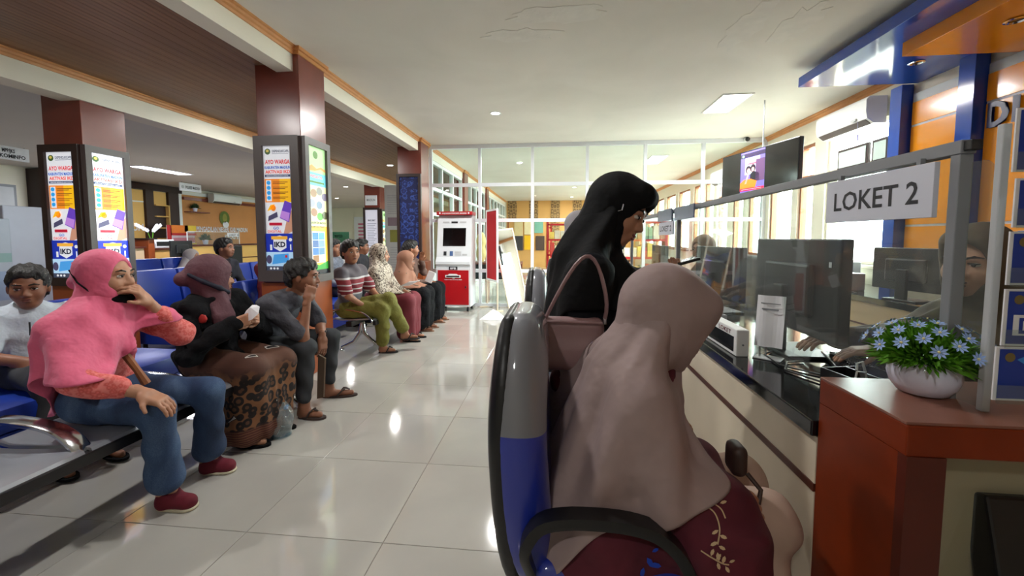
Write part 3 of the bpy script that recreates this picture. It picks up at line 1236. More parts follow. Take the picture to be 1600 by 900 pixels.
for k, pts in enumerate((((.97, 1.72, .756), (.9, 1.7, .756), (.84, 1.6, .756), (.9, 1.45, .756), (1.05, 1.42, .756), (1.12, 1.6, .756)),
                         ((.92, 1.86, .756), (.86, 1.8, .756), (.85, 1.66, .756), (.98, 1.5, .756), (1.1, 1.4, .756)))):
    tag(MB(M_black).tube(pts, .0035, 6).build('cable', smooth=True), ['dark cable looping over the worktop in front of the notice', 'second dark cable curling from the monitor foot'][k], 'cable', 'worktop cables')
tag(MB(M_paper).cbox((1.12, 1.27, .752), (.2, .14, .002), 0, Matrix.Rotation(.3, 3, 'Z')).build('form_sheet'), 'white form lying next to the desk tray', 'paper')

# things on the window desk: router box, phone base, cables
rb = thing('desk_switch_box', 'grey box with cables on the window desk', 'box', (2.75, 4.25, .7505))
MB(M_lightgrey).box(-.08, .08, -.12, .12, 0, .16, .008).build('case', rb)
MB(M_black).tube([(-.08, 0, .06), (-.12, -.05, .012), (-.1, -.2, .006), (-.12, -.32, .006)], .005, 6).build('cord', rb, True)
pd = thing('document_tray', 'grey document tray on the window desk', 'tray', (2.76, 5.4, .7505))
MB(M_grey).box(-.15, .15, -.2, .2, 0, .02, .003).build('base', pd)
MB(M_grey).box(.13, .15, -.2, .2, .02, .11).build('back', pd)
MB(M_paper).box(-.13, .12, -.17, .17, .02, .05).build('papers', pd)
# box on window sill
tag(MB(mat('sill_box', (196, 196, 190), 0.7)).box(3.0, 3.28, 4.86, 5.4, .7505, .98, .01).build('storage_box'), 'pale box standing under the bright window', 'box')

# ---- right wall decor: orange panels, blue pillars, soffits, lettering
M_blue = mat('glossy_blue_panel', (40, 80, 178), 0.12, var=0.03, coat=0.4)
M_orange = mat('glossy_orange_panel', (240, 150, 20), 0.2, var=0.03, coat=0.3)
dw = struct(MB(M_orange).box(3.385, 3.4, -1.0, 4.62, 0, 2.6).build('wall_panelling'), 'orange and blue panelled wall behind the counter')
for y0, y1 in ((3.9, 4.44), (3.15, 3.74), (2.4, 2.98), (1.6, 2.24), (.8, 1.44)):
    for z0, z1 in ((.9, 1.345), (1.365, 2.29), (2.31, 2.52)):
        MB(M_orange).box(3.365, 3.385, y0, y1, z0, z1, .002).build('panel', dw)
    MB(M_beige2).box(3.365, 3.385, y0, y1, .0, .89).build('panel', dw)
    for z0, z1 in ((1.345, 1.365), (2.29, 2.31), (2.52, 2.6)):
        MB(M_lightgrey).box(3.37, 3.385, y0, y1, z0, z1).build('joint_strip', dw)
for y in (4.46, 3.75, 2.99, 2.25, 1.45):
    MB(M_blue).box(3.28, 3.385, y, y + .14, 0, 2.7, .003).build('pillar', dw)
sf = struct(MB(M_blue).box(2.335, 3.4, -2.0, 4.44, 2.7, 2.79, .002).build('trim_6'), 'glossy blue ceiling soffit over the counter')
so = struct(MB(M_orange).box(2.58, 3.4, -2.0, 3.53, 2.6, 2.7, .002).build('trim_7'), 'glossy orange lower soffit over the counter')
for (x, y, z, par, r_) in ((2.98, 3.92, 2.7, sf, .045), (2.85, 3.02, 2.6, so, .045)):
    mm = MB(M_steel)
    mm.lathe([(r_, 0), (r_ + .012, -.006), (r_, -.01), (r_ - .01, -.002)], 20, (x, y, z))
    mm.mat(M_blackgloss)
    mm.lathe([(.001, -.001), (r_ - .008, -.001)], 20, (x, y, z))
    mm.build('soffit_lamp', par, True)
tt = thing('wall_lettering', 'dark blue capital letters on the orange wall', 'lettering', (3.36, 3.7, 2.1))
for k, ch in enumerate('DINAS'):
    vs, fs, w = text_polys(ch, .03)
    hh = .19
    mb = MB(mat('blue_letter', (24, 26, 84), 0.4))
    y = 3.7 - k * .18
    q = [Vector((3.362, y - a * hh * .8, 2.1 + b * hh)) for a, b in vs]
    mb.add(q, fs)
    mb.add([v + Vector((-.02, 0, 0)) for v in q], fs)
    bm = bmesh.new()
    mb.build('letter', tt, world=True)
tag(MB(mat('small_blue_plate', (40, 60, 130), 0.4)).box(3.345, 3.363, 3.36, 3.42, 1.23, 1.29, .003).build('wall_socket'), 'small blue plate on the orange wall above the officer', 'socket')

# air conditioner on the right wall
def aircon(loc, rotz, label, L=.86):
    t = thing('air_conditioner', label, 'air conditioner', loc, rotz, 'wall air conditioners')
    prof = [(0, 0), (.12, .0), (.185, .05), (.2, .12), (.2, .24), (.17, .275), (0, .275)]
    m = MB(M_white)
    m.prism([(a, -L / 2, b) for a, b in prof], (0, L, 0))
    m.build('case', t)
    MB(M_frame_grey).prism([(.125, -L / 2 + .03, .0), (.182, -L / 2 + .03, .045), (.186, -L / 2 + .03, .04), (.129, -L / 2 + .03, -.005)], (0, L - .06, 0)).build('louvre', t)
    MB(M_lightgrey).box(.2, .204, .2, .28, .06, .08).build('badge', t)
    return t


aircon((3.385, 5.2, 2.43), PI, 'white air conditioner above the bright window near the blue soffit', .84)
ac2 = aircon((3.36, 8.7, 2.3), PI, 'white air conditioner on the window wall behind the partition', .8)
tag(MB(mat('dangling_tag', (150, 150, 190), 0.6)).tube([(3.2, 4.92, 2.52), (3.2, 4.91, 2.34)], .002, 5).cbox((3.2, 4.905, 2.31), (.01, .03, .07), .003).build('hanging_tag'), 'small tag dangling below the air conditioner', 'tag')

# pictures leaning on the transom
for k, (u0, u1, v0, v1, lab) in enumerate(((1309, 1356, 241, 268, 'left framed certificate on the window transom'), (1362, 1388, 236, 262, 'right framed certificate on the transom by the blue pillar'))):
    a, b = at(u0, v0, x=3.3), at(u1, v0, x=3.3)
    t = thing('framed_certificate', lab, 'picture', (3.3, a.y, 2.0), 0, 'framed certificates')
    y0, y1 = b.y, a.y
    MB(M_frame_dark).box(3.3, 3.33, y0, y1, 2.02, 2.26, .004).build('frame', t, world=True)
    MB(mat('certificate_paper', (196, 214, 206), 0.6)).box(3.296, 3.302, y0 + .03, y1 - .03, 2.05, 2.23).build('sheet', t, world=True)
    MB(M_cream).box(3.296, 3.4, y0 - .03, y1 + .03, 2.0, 2.02).build('ledge', t, world=True)

# ---- television
tvL, tvR = Vector((2.2, 5.9, 0)), Vector((2.52, 4.71, 0))
tvc = (tvL + tvR) / 2
ang = math.atan2((tvR - tvL).y, (tvR - tvL).x)
tv = thing('television', 'flat television hung high in front of the windows, showing a narrow picture', 'television', (tvc.x, tvc.y, 0), ang)
W_ = (tvR - tvL).length
MB(M_black).box(-W_ / 2, W_ / 2, 0, .05, 1.77, 2.3, .006).build('housing', tv)
M_scr = mat('television_dark_screen', (38, 38, 36), 0.12, var=0.0)
MB(M_scr).box(-W_ / 2 + .012, W_ / 2 - .012, -.003, 0, 1.785, 2.288).build('screen', tv)
MB(M_grey).tube([(0, .08, 2.1), (0, .08, 2.86)], .007, 8).build('ceiling_pole', tv, True)
MB(M_grey).box(-.15, .15, .05, .09, 1.95, 2.15).build('bracket', tv)
E1 = 1.0
def em(n, c, e=E1):
    return mat('screen_' + n, c, 0.3, var=0, emis=e)
g = Sheet((-.2, -.003, 2.355), (1, 0, 0), (0, 0, -1))
pw, ph = .31, .53
g.rect(em('violet', (96, 88, 190)), 0, 0, pw, ph)
g.up()
g.rect(em('pale', (190, 190, 226)), .06, .08, .25, .3)
g.rect(em('dark', (52, 44, 66)), .0, .02, .31, .075)
g.rect(em('sign', (206, 58, 52)), .08, .15, .22, .175)
g.up()
g.rect(em('wall', (84, 60, 92)), .2, .12, .31, .4)
g.disc(em('hair', (30, 24, 34)), .105, .235, .034, .05)
g.disc(em('hair', (30, 24, 34)), .165, .225, .034, .05)
g.poly(em('black_dress', (28, 28, 34)), [(.13, .4), (.25, .4), (.24, .3), (.17, .26), (.13, .3)])
g.up()
g.disc(em('face', (214, 150, 140)), .11, .25, .022, .032)
g.disc(em('face', (214, 150, 140)), .165, .24, .018, .028)
g.poly(em('orange', (232, 110, 30)), [(.0, .48), (.2, .48), (.22, .4), (.14, .36), (.05, .36), (.0, .4)])
g.poly(em('arm', (206, 150, 150)), [(.06, .42), (.085, .42), (.115, .3), (.1, .285)])
g.up()
g.rect(em('ticker', (206, 30, 60)), 0, .475, pw, .51)
g.rect(em('ticker2', (226, 210, 214)), .02, .488, .28, .496)
g.disc(em('clock', (120, 200, 130)), .035, .05, .016)
g = g.build('picture', tv, world=False)
g.scale = (1.29, 1, .92)
g.location = (0, 0, 2.283 - .92 * 2.355)

# small camera at the partition top
cc = thing('security_camera', 'tiny dark security camera on the partition top rail', 'camera', (3.05, 7.2, 2.8))
MB(M_white).box(-.03, .03, .0, .06, .0, .05, .005).build('mount', cc)
MB(M_black).ell((0, -.02, .02), (.035, .035, .035), 8).build('dome', cc, True)

# ================================================================ OFFICE CHAIRS
def sheen_plastic(name, c):
    m = mat(name, c, 0.5, var=0.08, scale=3, coat=0.9)
    return m


M_cblue = sheen_plastic('blue_chair_fabric', (20, 44, 156))
M_cgrey = sheen_plastic('grey_chair_fabric', (118, 120, 128))


def twotone(nt, v):
    x, y, z = sepz(nt, v)
    lim = mth(nt, 'ADD', mth(nt, 'MULTIPLY', mth(nt, 'SINE', mth(nt, 'ADD', mth(nt, 'MULTIPLY', y, 13.0), 1.0)), .04), .83)
    g = mth(nt, 'GREATER_THAN', z, lim)
    return mixc(nt, g, (20, 44, 156), (118, 120, 128))


M_ctwo = tex_mat('grey_and_blue_chair_cover', .5, twotone, coat=.9)


def office_chair(loc, rotz, label):
    t = thing('office_chair', label, 'chair', loc, rotz, 'blue and grey chairs at the counter')
    f = Fld(.008)
    for k in np.linspace(0, 6, 19):
        z = .5 + k * .079
        x = -.225 - .03 * math.sin((z - .45) * 4.2)
        w = .215 - .09 * max(0, (k - 3) / 3) ** 2.4 - .02 * max(0, (1 - k) / 2)
        f.box((x, 0, z), (.042, w, .075), rr=.04, k=.05)
    soft_obj('backrest', [(f, M_ctwo, 3)], t, False)
    f = Fld(.008)
    for k in np.linspace(0, 6, 19):
        z = .5 + k * .079
        x = -.225 - .03 * math.sin((z - .45) * 4.2) - .03
        w = .215 - .09 * max(0, (k - 3) / 3) ** 2.4 - .02 * max(0, (1 - k) / 2)
        f.box((x, 0, z), (.018, w + .004, .075), rr=.017, k=.03)
    soft_obj('back_shell', [(f, M_black, 2)], t, False)
    f = Fld(.01)
    f.box((.02, 0, .45), (.24, .225, .04), rr=.038, k=.03).box((.2, 0, .44), (.05, .2, .035), rr=.03, k=.05)
    soft_obj('seat', [(f, M_cblue, 2)], t, False)
    for s in (-1, 1):
        y = s * .265
        pts = [(-.215, y * .8, .47), (-.235, y, .56), (-.2, y, .625), (-.13, y, .64), (-.02, y, .64), (.05, y, .625), (.1, y, .58), (.135, y, .5), (.13, y, .43), (.06, y * .8, .4)]
        sm = []
        for i in range(len(pts) - 1):
            for q in range(4):
                sm.append(Vector(pts[i]).lerp(Vector(pts[i + 1]), q / 4))
        sm.append(Vector(pts[-1]))
        for _ in range(3):
            sm = [sm[0]] + [(sm[i - 1] + sm[i] * 2 + sm[i + 1]) / 4 for i in range(1, len(sm) - 1)] + [sm[-1]]
        mb = MB(M_black)
        vs = []
        for i, p in enumerate(sm):
            tn = (sm[min(i + 1, len(sm) - 1)] - sm[max(i - 1, 0)]).normalized()
            nn = Vector((-tn.z, 0, tn.x))
            for (a, b) in ((-.022, -.012), (.022, -.012), (.026, 0), (.022, .012), (-.022, .012), (-.026, 0)):
                vs.append(p + Vector((0, a, 0)) + nn * b)
        fs = []
        for i in range(len(sm) - 1):
            for q in range(6):
                r_ = (q + 1) % 6
                fs.append((i * 6 + q, i * 6 + r_, (i + 1) * 6 + r_, (i + 1) * 6 + q))
        mb.add(vs, fs)
        mb.build('armrest', t, True)
    MB(M_black).box(-.15, .15, -.12, .12, .385, .41, .005).build('seat_plate', t)
    MB(M_black).tube([(0, 0, .11), (0, 0, .39)], .03, 14).build('gas_lift', t, True)
    for k in range(5):
        q = 2 * PI * k / 5 + .3
        d = Vector((math.cos(q), math.sin(q), 0))
        MB(M_black).tube([Vector((0, 0, .12)) + d * .02, Vector((0, 0, .075)) + d * .28], [.024, .016], 8).build('base_leg', t, True)
        c_ = MB(M_black)
        c_.tube([d * .28 + Vector((-d.y * .02, d.x * .02, .028)), d * .28 + Vector((d.y * .02, -d.x * .02, .028))], .028, 12)
        c_.build('caster', t, True)
    return t


ch0 = office_chair((.165, 1.13, 0), 0, 'nearest blue and grey office chair, seat of the woman in the beige headscarf')
for loc, rz, lab in (((.13, 2.62, 0), .05, 'blue and grey office chair seen above the handbag'), ((.24, 4.05, 0), -.08, 'farthest blue chair, half hidden by the standing woman')):
    c = copy_tree(ch0)
    c.location = loc
    c.rotation_euler = (0, 0, rz)
    c['label'] = lab

# ================================================================ WAITING BENCHES (face +x)
M_seatmetal = mat('pale_metal_seat', (176, 180, 188), 0.3, metal=0.55, var=0.03)
M_railblack = mat('black_bench_rail', (22, 20, 22), 0.35)


def bench(y0, n, label, sw=.56):
    """n seats of width sw from y0; seat front at x = -1.82, z = .42"""
    t = thing('waiting_bench', label, 'bench', (-2.05, y0, 0), 0, 'metal waiting benches')
    for k in range(n):
        a = y0 + k * sw + .012
        b = a + sw - .024
        prof = [(-1.82, .395), (-1.83, .41), (-1.87, .418), (-2.05, .405), (-2.2, .4), (-2.26, .412), (-2.29, .405)]
        mb = MB(M_seatmetal)
        th = .012
        vs, n_ = [], len(prof)
        for i, (x, z) in enumerate(prof):
            p0, p1 = prof[max(i - 1, 0)], prof[min(i + 1, n_ - 1)]
            d = Vector((p1[0] - p0[0], p1[1] - p0[1])).normalized()
            for y in (a, b):
                vs += [(x, y, z), (x - d.y * th, y, z + d.x * th)]
        fs = [(0, 1, 3, 2), (4 * n_ - 4, 4 * n_ - 3, 4 * n_ - 1, 4 * n_ - 2)]
        for i in range(n_ - 1):
            o_, q_ = 4 * i, 4 * i + 4
            fs += [(o_, o_ + 2, q_ + 2, q_), (o_ + 1, o_ + 3, q_ + 3, q_ + 1), (o_, o_ + 1, q_ + 1, q_), (o_ + 2, o_ + 3, q_ + 3, q_ + 2)]
        mb.add(vs, fs)
        mb.build('seat_shell', t, True, True)
    L = n * sw
    MB(M_railblack).box(-1.845, -1.812, y0 - .02, y0 + L + .02, .352, .398, .004).build('front_rail', t, world=True)
    MB(M_railblack).box(-2.13, -2.07, y0 - .02, y0 + L + .02, .33, .385, .004).build('beam', t, world=True)
    for y in [y0 + k * sw for k in range(n + 1)]:
        pts = [(-2.29, y, .44), (-2.27, y, .5), (-2.2, y, .515), (-2.05, y, .505), (-1.95, y, .485), (-1.89, y, .45), (-1.85, y, .405), (-1.85, y, .38)]
        sm = [Vector(p) for p in pts]
        for _ in range(2):
            s2 = [sm[0]]
            for i in range(len(sm) - 1):
                s2 += [sm[i].lerp(sm[i + 1], .25), sm[i].lerp(sm[i + 1], .75)]
            sm = s2 + [sm[-1]]
        mb = MB(M_steel)
        vs, fs = [], []
        for i, p in enumerate(sm):
            tn = (sm[min(i + 1, len(sm) - 1)] - sm[max(i - 1, 0)]).normalized()
            nn = Vector((-tn.z, 0, tn.x))
            for (q_, w_) in ((-.034, -.006), (-.028, -.011), (.028, -.011), (.034, -.006), (.034, .004), (.026, .009), (0, .006), (-.026, .009), (-.034, .004)):
                vs.append(p + Vector((0, q_, 0)) + nn * w_)
        for i in range(len(sm) - 1):
            for q_ in range(9):
                r_ = (q_ + 1) % 9
                fs.append((i * 9 + q_, i * 9 + r_, i * 9 + 9 + r_, i * 9 + 9 + q_))
        mb.add(vs, fs)
        mb.build('armrest', t, True, True)
    for y in (y0 + .28, y0 + L - .28):
        MB(M_steel).tube([(-2.1, y, .34), (-2.08, y, .2), (-2.0, y, .12), (-1.9, y, .05), (-1.86, y, .02)], [.024, .022, .02, .02, .022], 10).build('front_leg', t, True, True)
        MB(M_steel).tube([(-2.1, y, .34), (-2.13, y, .2), (-2.2, y, .1), (-2.34, y, .03)], [.024, .022, .02, .02], 10).build('rear_leg', t, True, True)
        m = MB(M_steel)
        for x in (-1.86, -2.34):
            m.lathe([(.001, 0), (.028, 0), (.028, .012), (.012, .024), (.001, .024)], 14, (x, y, 0))
        m.build('foot_pad', t, True, True)
    return t


bench(.28, 5, 'near metal waiting bench under the woman in pink')
bench(4.02, 4, 'far metal waiting bench under the man in olive trousers')

# ================================================================ BLUE SOFAS
M_sofa = mat('blue_leatherette', (18, 52, 150), 0.38, var=0.07, scale=3)


def sofa(x0, y0, n, label, zs=.42, zb=.88, sw=.6):
    t = thing('blue_sofa', label, 'sofa', (x0, y0, 0), 0, 'blue waiting sofas')
    for k in range(n):
        a, b = k * sw + .006, (k + 1) * sw - .006
        MB(M_sofa).box(-.56, .02, a, b, zs - .13, zs, .03).build('seat_cushion', t, True)
        M_ = Matrix.Translation((-.56, (a + b) / 2, zs - .02)) @ Matrix.Rotation(math.radians(-10), 4, 'Y')
        MB(M_sofa).box(-.08, .06, -(b - a) / 2, (b - a) / 2, -.02, (zb - zs), .035, M_).build('back_cushion', t, True)
    MB(M_sofa).box(-.55, 0, 0, n * sw, .1, zs - .13, .01).build('base', t)
    for x in (-.5, -.06):
        for y in (.08, n * sw - .08):
            MB(M_black).tube([(x, y, 0), (x, y, .1)], .022, 10).build('leg', t, True)
    return t


sofa(-2.62, .35, 4, 'near blue sofa the boy in white sits on', .43, .86)
sofa(-3.95, 3.95, 4, 'blue sofa row in front of the left column, below the man in the dark jacket', .42, .9)
sofa(-5.45, 4.6, 4, 'farther blue sofa row near the left counters', .42, .95)

# ================================================================ KIOSK
M_kiosk = mat('kiosk_white_metal', (222, 226, 230), 0.35, var=0.02)
M_red = mat('red_kiosk_panel', (178, 16, 26), 0.35, var=0.04)
kk = thing('self_service_kiosk', 'white self-service kiosk with a red lower door and dark screen', 'kiosk', (-1.7, 6.95, 0))
X0, X1, YF, YB = -1.995, -1.41, 6.77, 7.2
m = MB(M_kiosk)
m.prism([(X0, YF, .09), (X0, YB, .09), (X0, YB, 1.62), (X0, YF + .22, 1.62), (X0, YF + .16, 1.56), (X0, YF + .04, .92), (X0, YF - .03, .84), (X0, YF - .03, .8), (X0, YF, .78)], (X1 - X0, 0, 0))
m.build('cabinet', kk, world=True)
MB(M_red).box(X0 + .03, X1 - .03, YF - .008, YF, .12, .7, .003).build('door', kk, world=True)
m = MB(M_white).box(X0 + .16, X0 + .42, YF - .022, YF - .008, .575, .62, .006)
m.prism([(X0 + .2, YF - .02, .62), (X0 + .38, YF - .02, .62), (X0 + .35, YF - .02, .64), (X0 + .23, YF - .02, .64)], (0, .01, 0))
m.build('printer_slot', kk, world=True)
MB(M_black).box(X0 + .18, X0 + .4, YF - .025, YF - .021, .588, .61).build('slot_opening', kk, world=True)
MB(M_steel).box(X1 - .09, X1 - .07, YF - .02, YF - .008, .4, .44, .003).build('lock', kk, world=True)
sl = Vector((0, .12, .64)).normalized()
nrm = Vector((0, -.64, .12)).normalized()
g = Sheet(Vector((X0, YF + .16, 1.56)) + nrm * .002, (1, 0, 0), -sl, .002)
g.rect(M_blackgloss, .1, .16, .49, .47)
g.up()
g.rect(M_black, .235, .05, .345, .08)
g.rect(M_lightgrey, .09, .05, .2, .075)
g.rect(M_lightgrey, .38, .05, .49, .075)
g.rect(M_ink, .12, .56, .17, .63)
g.rect(mat('blue_emblem', (70, 100, 150), .5), .225, .555, .28, .635)
for q in range(5):
    g.rect(M_lightgrey, .31, .56 + q * .016, .42, .566 + q * .016)
g.rect(M_lightgrey, .44, .6, .52, .63)
g.build('control_panel', kk)
g = Sheet((X0, YF - .0, .78), (1, 0, 0), (0, 0, -1), .003)
g.rect(M_ink, .22, .02, .365, .075)
g.up()
g.text(M_paper, '0FB', .292, .066, .036, .1, .02, 'c')
g.build('number_plate', kk)
g = Sheet((X0, YF - .009, .7), (1, 0, 0), (0, 0, -1), .001)
g.text(M_paper, 'TEMPAT KELUAR DOKUMEN', .14, .165, .016, .3, .01)
g.rect(M_paper, .28, .125, .32, .14)
g.build('door_lettering', kk)
m = MB(M_red).box(X0 - .01, X1 + .01, YF + .1, YB, 1.62, 1.68, .006)
m.build('header', kk, world=True)
g = Sheet((X0, YF + .1, 1.68), (1, 0, 0), (0, 0, -1), .001)
g.text(M_paper, 'ANJUNGAN DUKCAPIL MANDIRI', .295, .045, .026, .42, .014, 'c')
g.disc(M_paper, .05, .03, .014)
g.disc(M_paper, .54, .03, .014)
g.build('header_lettering', kk)
for x in (X0 + .06, X1 - .06):
    for y in (YF + .06, YB - .06):
        MB(M_black).tube([(x - .015, y, .035), (x + .015, y, .035)], .035, 12).tube([(x, y, .05), (x, y, .095)], .012, 8).build('caster', kk, True, True)

# red notice board on a stand, leaning mirror, paper tent, right of the kiosk
rbn = thing('red_notice_board', 'narrow red felt board in a white frame on a stand beside the kiosk', 'board', (-1.09, 7.05, 0))
M_ = Matrix.Translation((-1.09, 7.05, 0)) @ Matrix.Rotation(math.radians(-62), 4, 'Z')
m = MB(M_white)
for a in ((-.28, -.25, .5, 1.72), (.25, .28, .5, 1.72)):
    m.box(a[0], a[1], -.015, .015, a[2], a[3], 0, M_)
for z in (.5, 1.69):
    m.box(-.25, .25, -.015, .015, z, z + .03, 0, M_)
m.build('frame', rbn, world=True)
MB(mat('red_felt', (196, 22, 34), 0.85, var=0.05)).box(-.25, .25, -.008, .008, .53, 1.69, 0, M_).build('felt', rbn, world=True)
for x in (-.265, .265):
    MB(M_beige2).tube([M_ @ Vector((x, 0, .5)), M_ @ Vector((x, 0, 0))], .014, 8).build('leg', rbn, True, True)
    MB(M_beige2).box(x - .02, x + .02, -.14, .1, 0, .03, .004, M_).build('foot', rbn, world=True)
mr_ = thing('leaning_mirror', 'tall framed mirror leaning against the glass partition', 'mirror', (-.75, 7.1, 0))
M_ = Matrix.Translation((-.62, 7.02, .01)) @ Matrix.Rotation(math.radians(38), 4, 'Z') @ Matrix.Rotation(math.radians(-12), 4, 'X') @ Matrix.Rotation(math.radians(-6), 4, 'Y')
m = MB(M_beige2)
for a in ((-.2, -.175, 0, 1.42), (.175, .2, 0, 1.42)):
    m.box(a[0], a[1], -.012, .012, a[2], a[3], 0, M_)
for z in (0, 1.395):
    m.box(-.175, .175, -.012, .012, z, z + .025, 0, M_)
m.build('frame', mr_, world=True)
MB(mat('mirror_glass', (230, 232, 232), 0.03, metal=1.0, var=0)).box(-.175, .175, -.004, .004, .025, 1.395, 0, M_).build('glass', mr_, world=True)
wt_ = thing('paper_tent', 'white folded sheet lying on the floor before the mirror', 'paper', (-.95, 6.25, 0))
mb = MB(M_paper)
mb.add([(-.2, -.1, .002), (.17, -.13, .002), (.14, .2, .002), (-.12, .16, .002), (-.02, .1, .13), (.06, .08, .1)], [(0, 1, 5, 4), (1, 2, 5), (2, 3, 4, 5), (3, 0, 4)])
mb.build('sheet', wt_)

# ================================================================ POSTER FRAMES ON THE COLUMNS
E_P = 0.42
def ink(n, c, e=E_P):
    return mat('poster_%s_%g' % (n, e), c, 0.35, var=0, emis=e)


def poster_ikd(s, w, h, e):
    """civil registry poster: emblem, AYO WARGA, orange list, phone, IKD shield, card"""
    I = lambda n, c: ink(n, c, e)
    s.rect(I('white', (214, 216, 222)), 0, 0, w, h)
    s.up()
    s.disc(I('green', (58, 84, 40)), w * .16, h * .045, w * .1, h * .024)
    s.up()
    s.disc(I('gold', (190, 170, 80)), w * .16, h * .04, w * .05, h * .011)
    s.text(I('ink', (60, 66, 84)), 'DISPENDUKCAPIL', w * .32, h * .052, h * .02, w * .6, .02)
    s.rect(I('line', (120, 124, 136)), w * .32, h * .06, w * .9, h * .064)
    s.text(I('red', (196, 40, 48)), 'AYO WARGA', w * .06, h * .143, h * .034, w * .88, .03)
    s.text(I('blue', (40, 92, 176)), 'KABUPATEN MADIUN', w * .04, h * .182, h * .023, w * .92, .03)
    s.text(I('red2', (214, 74, 58)), 'AKTIVASI IKD', w * .06, h * .218, h * .026, w * .88, .03)
    s.rect(I('navy', (44, 60, 100)), w * .04, h * .228, w * .94, h * .246)
    s.rect(I('orange', (226, 130, 32)), w * .02, h * .262, w * .55, h * .448)
    s.rect(I('yellow', (236, 178, 24)), w * .55, h * .262, w * .98, h * .448)
    s.up()
    s.rect(I('white', (214, 216, 222)), w * .07, h * .272, w * .26, h * .44)
    s.text(I('white', (214, 216, 222)), 'IDENTITAS KEPENDUDUKAN DIGITAL', w * .1, h * .242, h * .009, w * .78, .02)
    s.up()
    for k in range(4):
        s.disc(I('sky', (44, 150, 220)), w * .165, h * (.293 + .04 * k), w * .07, h * .016)
        for j in range(2):
            s.rect(I('brown', (110, 70, 24)), w * .31, h * (.285 + .04 * k + .012 * j), w * (.85 - .1 * j), h * (.29 + .04 * k + .012 * j))
    # megaphone, laptop, hand with phone
    s.poly(I('yellow', (236, 178, 24)), [(w * .08, h * .52), (w * .3, h * .5), (w * .36, h * .465), (w * .2, h * .47)])
    s.disc(I('orange', (226, 130, 32)), w * .3, h * .495, w * .09, h * .024)
    s.poly(I('slate', (70, 66, 96)), [(w * .1, h * .6), (w * .45, h * .565), (w * .43, h * .525), (w * .12, h * .56)])
    s.poly(I('skin', (186, 136, 112)), [(w * .62, h * .72), (w * .98, h * .68), (w * .98, h * .5), (w * .78, h * .58)])
    s.up()
    s.poly(I('phone', (96, 60, 176)), [(w * .52, h * .575), (w * .85, h * .61), (w * .98, h * .46), (w * .72, h * .435)])
    s.up()
    s.poly(I('phone2', (176, 124, 206)), [(w * .53, h * .57), (w * .83, h * .602), (w * .89, h * .535), (w * .6, h * .515)])
    s.rect(I('crimson', (176, 24, 52)), w * .14, h * .612, w * .6, h * .635)
    s.text(I('blue', (40, 92, 176)), 'GO', w * .28, h * .667, h * .022, w * .2, .02)
    s.text(I('red2', (214, 74, 58)), 'DIGITAL', w * .08, h * .692, h * .02, w * .5, .02)
    s.rect(I('royal', (28, 48, 158)), 0, h * .7, w, h * .85)
    s.up()
    s.poly(I('white', (214, 216, 222)), [(w * .27, h * .815), (w * .5, h * .845), (w * .73, h * .815), (w * .73, h * .73), (w * .5, h * .715), (w * .27, h * .73)])
    s.text(I('white', (214, 216, 222)), '1', w * .86, h * .832, h * .045, None, .04)
    s.rect(I('white', (214, 216, 222)), w * .14, h * .79, w * .22, h * .835)
    s.disc(I('white', (214, 216, 222)), w * .88, h * .75, w * .06, h * .014)
    s.up()
    s.rect(I('gold2', (226, 166, 60)), w * .2, h * .722, w * .78, h * .748)
    s.text(I('inkdark', (24, 28, 50)), 'IKD', w * .5, h * .808, h * .042, w * .4, .04, 'c')
    s.rect(I('pale_blue', (170, 204, 232)), 0, h * .85, w, h * .965)
    s.up()
    s.poly(I('sky2', (70, 150, 216)), [(w * .2, h * .95), (w * .82, h * .93), (w * .8, h * .862), (w * .28, h * .87)])
    s.disc(I('slate', (70, 66, 96)), w * .1, h * .91, w * .1, h * .035)
    s.up()
    s.rect(I('red', (196, 40, 48)), w * .68, h * .875, w * .76, h * .895)
    s.rect(I('ink', (20, 22, 30)), 0, h * .965, w, h)
    s.up()
    for k in range(3):
        s.disc(I('white', (214, 216, 222)), w * (.16 + .12 * k), h * .983, w * .04, h * .009)


